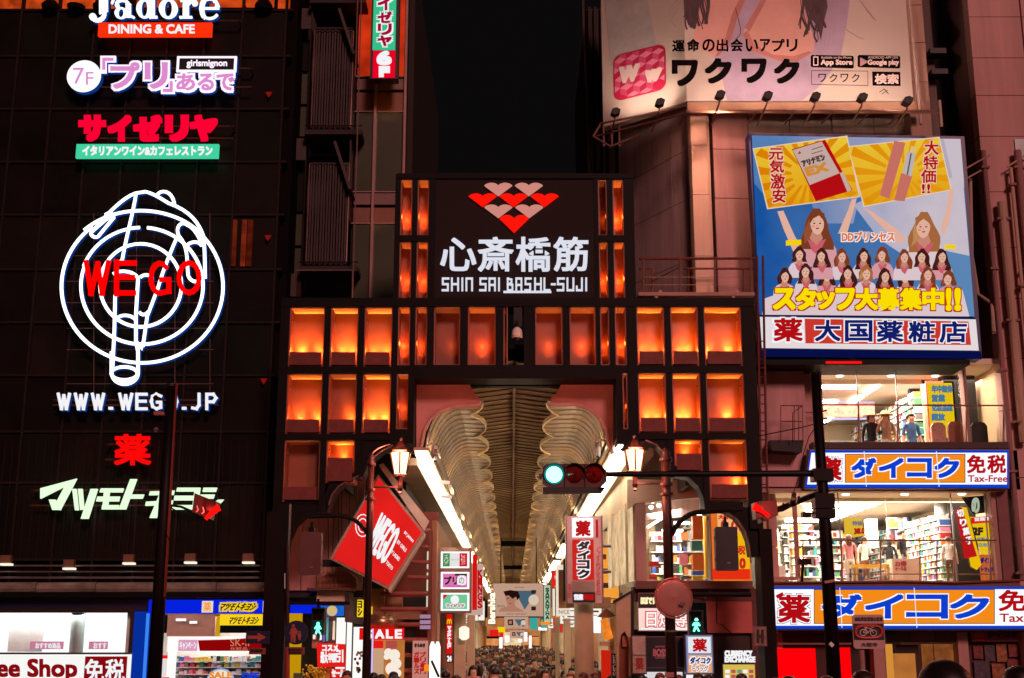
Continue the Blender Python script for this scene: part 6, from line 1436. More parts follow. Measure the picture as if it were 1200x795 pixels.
def shelving(th_, x, y0, y1, z0, z1, n, side=-1, deep=.35):
    """shelf run along depth, facing the side given"""
    part('shelf_back', MB().box(x, x+.05, y0, y1, z0, z1), th_, white)
    for k in range(n):
        z = z0 + (z1-z0)*k/n
        part('shelf', MB().box(x+side*deep if side < 0 else x+.05, x if side < 0 else x+.05+deep, y0, y1, z, z+.03), th_, white)
    mb = MB()
    for k in range(n):
        z = z0 + (z1-z0)*k/n + .032; y = y0
        while y < y1-.15:
            w_ = random.uniform(.05, .15)
            if random.random() > .08: mb.use(random.choice(PK)).box(x+side*deep*.9, x+side*.03, y, y+w_*.9, z, z+random.uniform(.5, .85)*(z1-z0)/n)
            y += w_
    part('packages', mb, th_, kind='stuff')
def shelving_x(th_, y, x0, x1, z0, z1, n, deep=.35, dens=.1):
    part('shelf_back', MB().box(x0, x1, y+deep, y+deep+.05, z0, z1), th_, white)
    for k in range(n): z = z0+(z1-z0)*k/n; part('shelf', MB().box(x0, x1, y, y+deep, z, z+.03), th_, white)
    mb = MB()
    for k in range(n):
        z = z0+(z1-z0)*k/n+.032; h = (z1-z0)/n
        goods(mb, x0+.03, x1-.03, y+.04, z, h*.35, h*.85, .045, .13, deep*.8, PK, dens)
    part('packages', mb, th_, kind='stuff')
shelving(r3, 11.65, 35.5, 42.5, zf, zc-.25, 12)
shelving_x(r3, 41.5, 9.8, 11.4, zf, zf+2.1, 5)
shelving_x(r3, 37.5, PX(962, 37.5, 500), PX(1012, 37.5, 500), zf, zf+1.35, 4)
part('camera_box', MB().pb(1066, 453, 1078, 464, 36.5, .2), r3, blackm)
part('sill_beam', MB().box(PX(949, Dg, 525), PX(1178, Dg, 525), Dg-.35, Dg+.1, PZ(528, Dg), PZ(520.5, Dg)), r3, mat('dark_brown_sill', (64, 36, 30), .6))
for x0, x1 in ((952, 1006), (1007, 1052), (1053, 1125), (1126, 1176)): part('glass_pane', MB().pb(x0, 428, x1, 520, Dg-.02, .015), r3, GL)
for x in (1006, 1052): part('glass_joint', MB().pb(x-.4, 428, x+.6, 520, Dg-.06, .05), r3, steel)
part('column', MB().pb(1131, 427, 1135, 521, Dg+.1, .3), r3, pinkc)
part('handrail', MB().tube([P(955, 474.5, Dg-.2), P(1178, 475.5, Dg-.2)], .022, 6), r3, cst)
for x in (1006, 1052, 1132, 1176): part('rail_post', MB().tube([P(x, 474, Dg-.2), P(x, 521, Dg-.2)], .025, 6), r3, cst)
pst = thing('yellow_poster', 'yellow poster with blue lettering in the upper floor window', 'poster', (PX(1103, 34.6), 34.6, PZ(516, 34.6)))
pbp('frame', (1087, 447, 1120, 515), 34.6, .05, mat('poster_frame_red', (190, 70, 50), .5), pst); pbp('sheet', (1089, 449, 1118, 513), 34.57, .03, emi('poster_yellow', (255, 212, 20), .9), pst)
for i, s in enumerate(('年中無休', '営業', '化粧品館', '開放')): txt(s, (1092, 452+i*11, 1092+(24 if len(s) == 4 else 15), 460+i*11), 34.57, emi('poster_steel_blue', (86, 140, 176), .8), pst, off=.006, bold=.5, dep=.01)
txt('17:00 open daily', (1094, 499, 1114, 502), 34.57, mat('print_brown', (90, 60, 50), .5), pst)
al('upper_floor_light', ((xa+xb)/2, 36, zc-.12), ((xa+xb)/2, 36, 0), 800, (1, .86, .7), 5, 3)
al('upper_floor_light', ((xa+xb)/2, 34.0, zc-.1), ((xa+xb)/2, 34.0, 0), 150, (1, .82, .62), 4.5, .8)
# chairs on the balcony floor
def chair(px0, px1, ytop, m_, label, ptn=None):
    d = 33.7; x0, x1 = PX(px0, d, 505), PX(px1, d, 505); zt_ = PZ(ytop, d)
    t = thing('lounge_chair', label, 'chair', ((x0+x1)/2, d, zf), 'upholstered chairs by the upper window')
    w_ = x1-x0; pts = [(x0, zf+.4), (x1, zf+.4), (x1+.01, zt_-.12), (x1-.06, zt_-.02), ((x0+x1)/2, zt_), (x0+.06, zt_-.02), (x0-.01, zt_-.12)]
    part('backrest', MB().prism(pts, d, d+.12), t, m_); part('seat', MB().box(x0, x1, d, d+.55, zf+.35, zf+.47), t, m_)
    for a in (x0+.03, x1-.06):
        for b in (d+.03, d+.48): part('leg', MB().box(a, a+.035, b, b+.035, zf, zf+.35), t, blackm)
    if ptn:
        for k in range(9): c0 = (x0+random.uniform(.05, w_-.05), zt_-random.uniform(.08, .5)); part('flower_print', MB().prism([(c0[0]-.02, c0[1]), (c0[0], c0[1]-.02), (c0[0]+.025, c0[1]+.01)], d-.006, d-.001), t, ptn)
chair(1092, 1108, 495, mat('pale_floral_fabric', (206, 166, 148), .8), 'pale patterned chair back in the upper window', mat('flower_brown', (110, 60, 60), .8))
chair(1112, 1132, 493.5, mat('brown_fabric', (150, 96, 80), .8), 'brown chair back between the patterned and black ones')
chair(1139, 1157, 494.5, mat('black_fabric', (44, 42, 42), .8), 'black chair back at the right of the upper window')
# ---- second floor
r2 = thing('middle_shop_floor', 'lit glazed drugstore floor between the two blue orange signs', 'shop', (PX(1040, DRB), DRB, PZ(684, DRB)))
xa, xb = PX(897, Dg, 630), PX(1170, Dg, 630); zc, zf2 = PZ(577.5, Dg), PZ(684, Dg)
part('ceiling', MB().box(xa-.2, xb, Dg, 45, zc, zc+.15), r2, ceilm); part('floor', MB().box(xa-.2, xb, Dg+.02, 45, zf2-.15, zf2), r2, mat('shop_floor_tile', (190, 170, 150), .4))
part('back_wall', MB().box(xa-.2, xb, 45, 45.1, zf2, zc), r2, white); part('side_wall', MB().box(xb, xb+.15, Dg+.3, 45, zf2, zc), r2, warmw)
part('ceiling_step', MB().box(xa-.1, xb, 34.4, 34.5, zc-.12, zc), r2, ceilm)
for x, y in ((991, 579.3), (1060, 579.2), (1127, 578.8), (977, 585), (1044, 585)):
    d = Dg*(748-577.5)/(748-y); c0 = P(x, y, d); part('downlight', MB().lathe((c0.x, d, zc-.03), [(.09, 0), (.1, .028)], 14), r2, DLt)
for y, x0, x1 in ((593, 942, 1005), (600.5, 945, 995), (610.5, 921, 966), (618.5, 917, 945), (626, 930, 968)):
    d = Dg*(748-577.5)/(748-y)*.985; part('ceiling_tube', MB().box(PX(x0, d, y), PX(x1, d, y), d, d+.14, zc-.1, zc-.01), r2, TW)
for a, b in ((34.8, 36.2), (36.6, 38.0), (38.4, 39.8), (40.2, 41.6)): part('ceiling_tube', MB().box(9.9, 10.02, a, b, zc-.1, zc-.01), r2, TW)
part('orange_band', MB().box(10.9, 12.0, 39.5, 39.6, zf2+2.6, zc), r2, mat('orange_wall', (226, 116, 44), .5))
shelving(r2, 11.9, 34.9, 43, zf2, zc-.35, 11)
shelving_x(r2, 44.3, 9.0, 12.4, zf2, zf2+2.6, 10)
shelving_x(r2, 41, 8.6, 10.6, zf2, zf2+2.0, 8); shelving_x(r2, 37.5, 8.1, 8.8, zf2, zf2+1.9, 8)
shelving_x(r2, 38.5, 11.3, 12.4, zf2, zf2+2.2, 6)
shelving_x(r2, 36.2, PX(936, 36.2, 650), PX(960, 36.2, 650), zf2, zf2+1.45, 5); shelving_x(r2, 39, PX(902, 39, 650), PX(916, 39, 650), zf2+.4, zf2+1.9, 4)
part('white_pillar', MB().lathe((PX(1106, 35.3, 620), 35.4, zf2), [(.17, 0), (.17, zc-zf2)], 16), r2, mat('overlit_pillar', (250, 246, 238), .5))
part('stacked_carton', MB().pb(1018, 608, 1029, 642, 36.5, .4), r2, mat('carton_white', (226, 214, 200), .6))
part('low_counter', MB().pb(903, 663, 921, 677, 34.4, .5), r2, white)
part('door_frame', MB().pb(931, 576, 935.5, 678, Dg-.03, .12), r2, pinkc); part('door_frame', MB().pb(897, 676, 935, 680, Dg-.05, .14), r2, pinkc)
part('head_beam', MB().box(xa-.3, xb+.2, Dg-.3, Dg+.05, PZ(577.5, Dg), PZ(574, Dg)), r2, pinkc)
part('sill', MB().box(xa-.2, xb+.3, Dg-.4, Dg+.05, PZ(687.5, Dg), PZ(683, Dg)), r2, mat('rusty_sill', (128, 72, 54), .6))
part('sill_pipe', MB().tube([P(898, 683, Dg-.45), P(1060, 681.5, Dg-.45), P(1120, 683, Dg-.45), P(1200, 680, Dg-.45)], .03, 6), r2, mat('rusty_sill', (128, 72, 54), .6))
for x0, x1 in ((936, 984), (986, 1040), (1041, 1117), (1119, 1166)): part('glass_pane', MB().pb(x0, 579, x1, 682, Dg-.02, .015), r2, GL)
for x in (985, 1118, 1158): part('glass_joint', MB().pb(x-.5, 578, x+.5, 683, Dg-.06, .05), r2, steel)
part('handrail', MB().tube([P(937, 633.5, Dg-.2), P(1168, 633.5, Dg-.2)], .022, 6), r2, cst)
for x in (941, 986, 1032, 1078, 1098, 1118, 1160): part('rail_post', MB().tube([P(x, 633, Dg-.2), P(x, 683, Dg-.2)], .018, 6), r2, cst)
part('low_rail', MB().tube([P(990, 673, Dg-.2), P(1168, 673, Dg-.2)], .014, 6), r2, cst)
part('jamb', MB().pb(1165, 576, 1172, 684, Dg-.1, .5), r2, pinkc); part('jamb_wall', MB().pb(1172, 574, 1186, 688, Dg-.15, .5), r2, mat('rose_jamb', (130, 84, 82), .7))
al('middle_floor_light', (9.6, 37, zc-.12), (9.6, 37, 0), 800, (1, .92, .8), 4, 4); al('middle_floor_light', (10.5, 34.2, zc-.1), (10.5, 34.2, 0), 140, (1, .87, .7), 4.5, .8)
def signpost(name, label, cat, pts, D, m_, tx=()):
    t = thing(name, label, cat, tuple(P(pts[2][0], pts[2][1], D))); ppp('sheet', pts, D, .03, m_, t)
    for s, O, U, V, mm_, b in tx: part('lettering', put(MB(), s, O, U, V, D, .0, b, .012), t, mm_)
    return t
signpost('price_poster', 'yellow hanging price card reading 38.0 inside the middle floor', 'poster', [(989,607),(1010,608),(1013,628),(1000,630),(990,628)], 35.5, emi('poster_pale_yellow', (252, 206, 60), .85), [('38.0', (1001, 626), (12, -1), (0, -6), redt, .5), ('特価', (999, 616), (11, 0), (0, -5), emi('poster_grey_violet', (150, 140, 160), .7), .3)])
signpost('red_tilted_banner', 'leaning red banner with white vertical characters in the middle floor window', 'banner', [(1120,597),(1127,594.5),(1145,652),(1131,655)], 32.95, emi('tilted_banner_red', (206, 26, 28), .8), [(ch, (1122.5+i*3.4, 606.5+i*10.6), (7, -1.6), (-1.6, -8), EWs, .4) for i, ch in enumerate('切り菓子')])
signpost('yellow_tilted_strip', 'leaning yellow strip behind the leaning red banner', 'banner', [(1126,594),(1133,595),(1150,662),(1145,668),(1138,664)], 33.02, emi('tilted_yellow', (250, 200, 10), .85))
signpost('floor_guide_poster', 'yellow 2F guide poster with red header at the window edge', 'poster', [(1137,606),(1165,606),(1166,649),(1150,650)], 33.3, emi('poster_yellow', (255, 212, 20), .9), [('2F', (1140, 627), (11, 0), (0, -8), EK, .8), ('化粧品', (1145, 634), (14, 0), (0, -4), emi('poster_steel_blue', (86, 140, 176), .8), .2), ('日用品', (1147, 641), (14, 0), (0, -4), emi('poster_steel_blue', (86, 140, 176), .8), .2)])
signpost('floor_guide_header', 'red strip poster above the yellow 2F guide poster', 'poster', [(1138,607),(1164,604),(1165,612),(1139,614)], 33.26, emi('poster_red', (240, 30, 24), .9), [('営業中', (1142, 611), (18, -1), (0, -4), EWs, .3)])
signpost('orange_print', 'orange printed panel with blue letters low in the window corner', 'poster', [(1147,650),(1167,650),(1167,681),(1150,681)], 33.3, emi('poster_orange', (226, 110, 50), .75), [('ダイコク', (1149, 660), (16, 0), (0, -6), emi('print_navy_letters', (24, 34, 120), .75), .5), ('トラッグ', (1150, 670), (14, 0), (0, -5), emi('print_navy_letters', (24, 34, 120), .75), .4)])
signpost('black_logo_panel', 'black and pale abstract printed panel at the upper window corner', 'poster', [(1127,583),(1165,580),(1165,600),(1140,603)], 33.4, EK, [('の', (1139, 601), (8, 0), (0, -17), emi('pale_mint', (200, 214, 186), .8), .8)])
tb = thing('yellow_table', 'low yellow display table inside the middle floor', 'table', (PX(1024, 34.5), 34.5, zf2))
part('top', MB().pb(1001, 661.5, 1046, 665, 34.5, .6), tb, mat('yellow_laminate', (226, 176, 50), .5))
for x in (1003, 1042): part('leg', MB().box(PX(x, 34.6, 670), PX(x, 34.6, 670)+.05, 34.6, 34.65, zf2, PZ(665, 34.5)), tb, mat('yellow_laminate', (226, 176, 50), .5)); part('leg', MB().box(PX(x, 34.6, 670), PX(x, 34.6, 670)+.05, 35.0, 35.05, zf2, PZ(665, 34.5)), tb, mat('yellow_laminate', (226, 176, 50), .5))
mb = MB(); goods(mb, PX(1005, 34.7, 670), PX(1042, 34.7, 670), 34.7, zf2, .15, .3, .08, .2, .25, PK, .05); part('goods', mb, tb, kind='stuff')
bxs = thing('display_cart', 'white display carton with pink lettering beside the yellow table', 'cart', (PX(1060, 34.2), 34.2, zf2))
part('body', MB().pb(1046, 655, 1080, 681, 34.2, .5), bxs, mat('cart_white', (232, 206, 180), .6)); part('lettering', put(MB(), 'お得', (1049, 664), (13, 0), (0, -6), 34.2, 0, .3, .01), bxs, mat('cart_rose', (190, 60, 80), .6)); part('lettering', put(MB(), 'セール品', (1049, 669), (13, 0), (0, -4), 34.2, 0, .2, .01), bxs, mat('cart_rose', (190, 60, 80), .6))

# ---- the two big shop signs
def dsign(label, x0, y0, x1, y1, pn, p0, p1, fr_, slant):
    D = DRB-.45; t = thing('drugstore_sign', label, 'sign', (PX((x0+x1)/2, D), D, PZ(y1, D)), 'long blue and orange drugstore signs')
    lit = emi('signbox_white', (252, 250, 255), 1.05); blu = emi('signbox_blue', (14, 66, 214), .9); orr = emi('signbox_orange', (250, 142, 24), .95)
    part('case', MB().pp([(x0+slant-1, y0-1.5), (x1+1, y0-1.5), (x1+1, y1+1.5), (x0-1.5, y1+1.5)], D+.04, .35), t, mat('sign_case_grey', (90, 84, 92), .4, .4))
    ppp('blue_border', [(x0+slant, y0), (x1, y0), (x1, y1), (x0, y1)], D, .04, blu, t)
    ppp('white_panel', [(x0+slant+1, y0+2.8), (x1-2, y0+2.8), (x1-2, y1-3.6), (x0+2, y1-3.6)], D-.015, .015, lit, t)
    ppp('orange_panel', [(pn[0]-.8, pn[1]-.8), (pn[2]+.8, pn[1]-.8), (pn[2]+.8, pn[3]+.8), (pn[0]-.8, pn[3]+.8)], D-.02, .004, mat('panel_rule', (60, 50, 110), .5), t)
    ppp('orange_panel', [(pn[0], pn[1]), (pn[2], pn[1]), (pn[2], pn[3]), (pn[0], pn[3])], D-.026, .005, orr, t)
    if p0: 
        txt('薬', p0, D, mat('kanji_rule_grey', (120, 110, 120), .5), t, off=.0, bold=2.6, dep=.028, name='letter_outline'); txt('薬', p0, D, lit, t, bold=2.0, dep=.04, name='letter_backing'); txt('薬', p0, D, redp, t, off=.008, bold=.8, dep=.055, name='letter')
        c0 = (p0[0]-3, p0[1]+2); part('capsule_mark', ribbon(MB(), [(c0[0]-2, c0[1]+2), (c0[0]+3, c0[1]-1)], 4, D-.06, .01), t, lit); part('capsule_mark', ribbon(MB(), [(c0[0]+3, c0[1]-1), (c0[0]+7, c0[1]-3)], 4.4, D-.066, .01), t, redp)
    for ch, (a, b) in zip('ダイコク', p1):
        h0, h1 = pn[1]+(pn[3]-pn[1])*.14, pn[3]-(pn[3]-pn[1])*.14
        txt(ch, (a+1, h0+1, b-1, h1-1), D, lit, t, off=.0, bold=2.5, dep=.045, name='letter_backing'); txt(ch, (a+1, h0+1, b-1, h1-1), D, blu, t, off=.0, bold=1.25, dep=.062, name='letter')
    for ch, (a, b, c_, d_) in zip('免税', fr_[:2]): txt(ch, (a, b, c_, d_), D, redp, t, off=.006, bold=.6, dep=.03, name='letter')
    txt('Tax-Free', fr_[2], D, redp, t, bold=.25, dep=.03)
    for x in fr_[3]: part('light_seam', MB().pb(x-.35, y0+1, x+.35, y1-1, D-.08, .01), t, emi('seam_white', (220, 236, 255), 1.1))
    return t
dsign('upper blue and orange drugstore sign with red kanji hidden behind the dark pole', 944, 528, 1182, 571.5, (991, 533, 1130.5, 565), (965, 538, 985, 563), ((997,1026),(1029,1058),(1062,1091),(1094,1123)), ((1133, 534, 1154, 554.5), (1157, 534, 1178, 554.5), (1134, 557.5, 1180, 565), (1014, 1099)), 6)
dsign('lower larger blue and orange drugstore sign running off the right edge', 898, 688, 1255, 737, (954.5, 691.5, 1165, 730.5), (912, 698, 948, 729.5), ((962,1009),(1013,1058),(1061,1110),(1112,1158)), ((1170, 692, 1201, 716), (1206, 692, 1236, 716), (1171, 719.5, 1238, 729), (985.5, 1073)), 1)
part('band_wall', MB().box(PX(897, DRB), PX(1180, DRB), DRB+.0, DRB+1, PZ(741, DRB), PZ(687.5, DRB)).box(PX(942, DRB), PX(1182, DRB), DRB, DRB+1, PZ(574, DRB), PZ(528, DRB)), rbd, mat('rose_jamb', (130, 84, 82), .7))
part('band_wall', MB().box(PX(883, DRB), PX(942, DRB), DRB+.1, DRB+.4, PZ(576, DRB), PZ(427, DRB)), rbd, conc_r)
# small balcony with red thin rails on the pink wall
sb = thing('escape_balcony', 'small balcony with dark base and thin rails on the pink wall', 'balcony', (PX(921, 32.6), 32.6, PZ(530, 32.6)))
ppp('base', [(902, 516), (942, 516), (940, 530), (905, 528)], 32.5, .8, blackm, sb)
for x in (915, 931, 936, 941): part('rail_post', MB().tube([P(x, 475.5, 32.4), P(x, 516, 32.4)], .014, 5), sb, rustst)
for y in (475.5, 494): part('rail', MB().tube([P(915, y, 32.4), P(940, y, 32.4)], .014, 5), sb, rustst)
part('brace_rail', MB().tube([P(929, 516, 32.3), P(929, 484, 32.3), P(940, 476, 32.3)], .014, 5), sb, rustst)
# ladder beside the gate
ld = thing('wall_ladder', 'thin red brown ladder rising between gate and pink wall', 'ladder', (PX(893, 31), 31, .12))
for x in (889, 896): part('rail', MB().tube([P(x-2, 300, 31), P(x, 420, 31), P(x+4, 620, 31), P(x+6, 690, 31)], .03, 6), ld, rustst)
for k in range(24): y = 400+k*10.5; part('rung', MB().tube([P(888+(y-400)*.018, y, 31), P(895+(y-400)*.018, y, 31)], .016, 5), ld, rustst)

# ---- ground floor under the lower sign
gf = thing('ground_floor_shop', 'dim ground floor shop with glowing red screen and timber doors', 'shop', (PX(1040, DRB), DRB, .12))
Dq = 33.3
darkw = mat('dark_shop_wall', (48, 30, 28), .7)
pbp('wall', (897, 738, 1000, 860), Dq+.2, .3, darkw, gf)
pbp('red_screen', (905.5, 760, 958, 860), Dq, .1, emi('red_screen', (255, 0, 8), 1.0), gf); pbp('red_screen', (975, 759, 999, 860), Dq, .1, _M['red_screen'], gf)
pbp('screen_rule', (912, 753.5, 998, 755.5), Dq, .05, mat('rule_pale', (190, 150, 136), .5), gf)
pbp('pillar', (1026, 739, 1039, 860), Dq-.1, .4, pinkc, gf); pbp('pillar', (1126, 738, 1138, 860), Dq-.1, .4, pinkc, gf)
pbp('header', (1039, 738, 1126, 753), Dq, .3, mat('brown_header', (80, 48, 40), .6), gf); pbp('header_plate', (1068, 741, 1095, 751), Dq-.03, .04, mat('plate_mauve', (110, 76, 74), .6), gf)
pbp('lit_door', (1041, 755, 1049, 860), Dq+.3, .05, emi('door_gold', (226, 150, 60), .85), gf)
for x0, x1 in ((1050, 1060), (1061, 1067), (1068, 1075.5)): pbp('timber_door', (x0, 766, x1, 860), Dq+.25, .08, emi('timber_glow', (206, 126, 58), .7, .15, 2), gf)
pbp('transom_panel', (1050, 756, 1076, 765), Dq+.25, .08, darkw, gf)
for x0, x1 in ((1081, 1094), (1096, 1122)): pbp('lit_window', (x0, 755, x1, 790), Dq+.3, .05, emi('window_umber', (150, 84, 40), .7, .4, 4), gf)
pbp('dark_wall', (1000, 739, 1026, 860), Dq+.3, .2, darkw, gf)
rsn = thing('dim_side_shop', 'dim shop bay with small drugstore sign and dark posters at the right edge', 'shop', (PX(1165, Dq), Dq, .12))
pbp('wall', (1138, 738, 1215, 860), Dq+.1, .3, mat('wine_wall', (74, 34, 34), .7), rsn)
pbp('sign_plate', (1138.5, 738.5, 1200, 752), Dq-.1, .1, mat('dim_red_plate', (140, 40, 40), .5), rsn); txt('薬', (1141, 740.5, 1153, 751), Dq-.1, mat('dim_red_letter', (190, 50, 50), .5), rsn, bold=.6)
txt('ダイコク', (1157, 739.5, 1192, 747), Dq-.1, mat('dim_navy_letter', (30, 26, 60), .5), rsn, off=.02, bold=.8); txt('免税', (1176, 748, 1190, 751), Dq-.1, mat('dim_red_letter', (190, 50, 50), .5), rsn)
for i, (x0, y0, x1, y1) in enumerate(((1141, 757, 1152, 772), (1154, 756, 1166, 775), (1168, 755, 1180, 776), (1182, 755, 1199, 770), (1142, 775, 1160, 800), (1163, 778, 1178, 800), (1181, 773, 1200, 800))): pbp('poster', (x0, y0, x1, y1), Dq+.02, .03, mat('dim_poster_%d' % (i % 3), ((120, 44, 36), (76, 60, 70), (150, 90, 50))[i % 3], .6, 0, .5, 9), rsn)
pbp('overhead_duct', (1000, 739, 1050, 745), Dq-.3, .3, blackm, gf)

# ================================================================== CORNER SHOWROOM (under the gate's right wing)
cs = thing('corner_showroom', 'bright corner shop floor with slanted glass seen under the right gate arch', 'shop', (PX(790, 32.5), 32.5, PZ(690, 32.5)))
Ds = 32.6; zt3, zb3 = PZ(583, Ds), PZ(680, Ds)
xL, xR = PX(757.5, Ds, 630), PX(879, Ds, 630)
part('ceiling', MB().box(xL, xR, Ds, 39, PZ(578, Ds), PZ(574, Ds)), cs, ceilm); part('floor', MB().box(xL, xR, Ds, 39, zb3-.12, zb3), cs, white)
part('back_wall', MB().box(xL, xR, 39, 39.1, zb3, zt3), cs, white); part('side_wall', MB().box(xR-.02, xR+.05, Ds+.3, 39, zb3, zt3), cs, warmw)
part('mullion', MB().pb(745, 580, 757, 686, Ds-.1, .35), cs, pinkc); part('mullion', MB().pb(832, 584, 834.5, 680, Ds-.05, .1), cs, pinkc)
part('head_fascia', MB().pp([(735, 562), (822, 562), (822, 583), (745, 590), (735, 598)], Ds-.12, .3), cs, mat('warm_fascia', (206, 176, 150), .6, 0, .1, 1))
part('glass_pane', MB().pb(757, 584, 832, 680, Ds-.01, .015), cs, GL)
for (p0, p1) in (((759, 618), (800, 592)), ((776, 622), (800, 622)), ((790, 613), (808, 613)), ((786, 603), (822, 603)), ((795, 590), (822, 590))):
    d = 34.5; a, b = P(*p0, d), P(*p1, d); part('ceiling_tube', MB().obox(a, b, .08, .06), cs, TW)
for x, y in ((763, 597), (772, 595), (765, 590)): c0 = P(x, y, 34); part('spot_lamp', MB().lathe((c0.x, 34, c0.z), [(.03, 0), (.07, .05), (.04, .1)], 10), cs, DLt)
shelving_x(cs, 36, PX(763, 36, 650), PX(800, 36, 650), zb3, zb3+1.5, 5); shelving_x(cs, 37.5, PX(800, 37.5, 650), PX(830, 37.5, 650), zb3, zb3+2.0, 6)
part('orange_frieze', MB().pb(760, 624, 806, 633, 37.2, .05), cs, mat('orange_wall', (226, 116, 44), .5))
for i, (x0, y0, x1, y1, c_) in enumerate(((812, 604, 824, 632, 'orange'), (811, 634, 823, 645, 'teal'), (812, 649, 825, 668, 'orange'), (812, 669, 824, 674, 'blue'), (812, 675, 824, 681, 'yellow'), (826, 605, 829, 678, 'yellow'), (761, 658, 772, 664, 'red'), (761, 673, 769, 679, 'red'), (797, 649, 806, 662, 'pink'))): pbp('stacked_box', (x0, y0, x1, y1), 33.6+.1*i, .3, _M['pack_'+c_], cs)
op = thing('price_banner', 'orange and yellow window poster with red price digits behind the hanging signal back', 'poster', (PX(856, Ds), Ds, PZ(682, Ds)))
oq = emi('price_orange', (240, 120, 40), .85); pbp('sheet', (834.5, 596, 879, 681), Ds-.1, .05, oq, op); pbp('cream_block', (841, 602, 878, 624), Ds-.12, .02, emi('price_cream', (250, 190, 120), .9), op); pbp('yellow_block', (841, 624, 878, 667), Ds-.12, .02, emi('price_yellow', (250, 190, 20), .9), op); pbp('red_block', (835, 667, 879, 679), Ds-.12, .02, emi('price_red', (240, 50, 20), .9), op)
rdd = emi('price_digit_red', (220, 40, 30), .85)
txt('0', (845, 610, 852, 622), Ds-.12, rdd, op, bold=.6); txt('0', (857, 611, 864, 623), Ds-.12, rdd, op, bold=.6); txt('0', (865.5, 611, 872, 623), Ds-.12, rdd, op, bold=.6); txt('0', (867, 655, 873, 666), Ds-.12, rdd, op, bold=.8); txt('税', (865, 640, 873, 650), Ds-.12, rdd, op, bold=.4); txt('大特価', (842, 603.5, 860, 608.5), Ds-.12, rdd, op, bold=.4)
al('showroom_light', ((xL+xR)/2, 35, zt3-.15), ((xL+xR)/2, 35, 0), 260, (1, .9, .76), 2, 2)
# slanted arcade-side glazing left of the mullion
sg_ = MB(); p0, p1 = P(745, 640, Ds), P(712, 650, 38.5)
za, zb_ = 5.9, 3.95
for i in range(4):
    a = p0.lerp(p1, i/4+.01); b = p0.lerp(p1, (i+1)/4-.01)
    mb = MB(); mb.add([(a.x, a.y, zb3), (b.x, b.y, zb3), (b.x, b.y, zt3-.1), (a.x, a.y, zt3-.1)], [(0, 1, 2, 3)]); part('side_glass', mb, cs, emi('side_glass_glow', (240, 206, 160), .85, .3, 2.5))
    part('side_mullion', MB().box(a.x-.05, a.x+.05, a.y-.05, a.y+.05, zb3, zt3), cs, cream)
mb = MB(); q0, q1 = P(752, 560, Ds-.1), P(697, 596, 46)
mb.add([(p0.x-.02, p0.y, zt3-.05), (q1.x, q1.y, zt3-.05), (q1.x, q1.y, zt3+1.4), (p0.x-.02, p0.y, zt3+1.6)], [(0, 1, 2, 3)]); part('upper_side_wall', mb, cs, cream)
part('ledge_band', MB().pb(745, 681, 882, 690, Ds-.3, .5), cs, mat('brown_ledge', (104, 66, 54), .6))
part('wall_band', MB().pb(741, 688, 884, 705, Ds-.05, .4), cs, mat('dark_red_band', (96, 50, 44), .7))
for pts in (((826,702),(834,690),(842,684),(878,686)), ((780,692),(800,697),(828,700))): part('loose_cable', MB().tube([P(x, y, Ds-.15) for x, y in pts], .02, 5), cs, mat('cable_tan', (170, 110, 90), .6))
pbp('lower_wall', (743, 738, 884, 860), Ds+.1, .3, darkw, cs); pbp('red_panel', (829, 703, 881.5, 742), Ds-.04, .12, mat('dull_red_panel', (176, 84, 80), .6, 0, .15, 1), cs)
part('loose_cable', MB().tube([P(x, y, Ds-.1) for x, y in ((840, 690), (840, 731), (846, 732), (852, 738), (857, 742))], .012, 5), cs, blackm)
pbp('red_pier', (882, 690, 898, 860), Ds, .3, mat('dark_red_band', (96, 50, 44), .7), cs)
# signs at street level
def plate(name, label, cat, rect, D, base, items=(), case=True, dep=.15):
    t = thing(name, label, cat, (PX((rect[0]+rect[2])/2, D), D, PZ(rect[3], D)))
    if case: pbp('case', (rect[0]-1.2, rect[1]-1.2, rect[2]+1.2, rect[3]+1.2), D+.01, dep, mat('street_sign_case', (110, 84, 86), .4, .3), t)
    pbp('panel', rect, D-.01, .03, base, t)
    for s, r, m_, b in items: txt(s, r, D-.01, m_, t, bold=b, dep=.012)
    return t
plate('black_name_plate', 'black sign plate with glowing cream characters above the suntan shop sign', 'sign', (749, 696, 776, 711), Ds-.2, EK, [('ほぼです', (751, 700, 768, 708), emi('cream_letters', (255, 236, 180), 1.1), .5)])
plate('pink_lit_sign', 'glowing pink white sign with large outlined kanji behind the round plate', 'sign', (748.5, 713, 809, 739), Ds-.2, emi('pink_white_box', (255, 216, 206), 1.0, .12, 2), [('日焼専', (757, 716, 806, 735), emi('pink_outline', (236, 110, 120), .85), 1.3)])
t = [o for o in COL.objects if o.name.startswith('pink_lit_sign')][0]; txt('日焼専', (757.5, 716.5, 805.5, 734.5), Ds-.21, emi('inner_white', (255, 246, 238), 1.1), t, bold=.2, dep=.03); pbp('bottom_strip', (751, 736, 807, 738), Ds-.23, .01, EWs, t)
plate('coffee_poster', 'dark navy poster with pale BOSS COFFEE lettering', 'poster', (758, 747, 801, 782), Ds-.1, mat('navy_poster', (14, 14, 34), .4), [('BOSS', (765.5, 761, 781.5, 769), mat('rose_letters', (190, 120, 130), .5), .4), ('COFFEE', (768, 769.5, 779, 772), mat('rose_letters', (190, 120, 130), .5), .1), ('SUNTORY', (768, 757, 779, 759), mat('rose_letters', (190, 120, 130), .5), .1)])
[o for o in COL.objects if o.name.startswith('coffee_poster')][0]['label'] = 'dark navy drink poster with four large pale letters left of the lamp pole'
pbp('machine_top', (757, 788, 800, 800), Ds-.2, .5, emi('vending_white', (226, 222, 226), .9), cs)
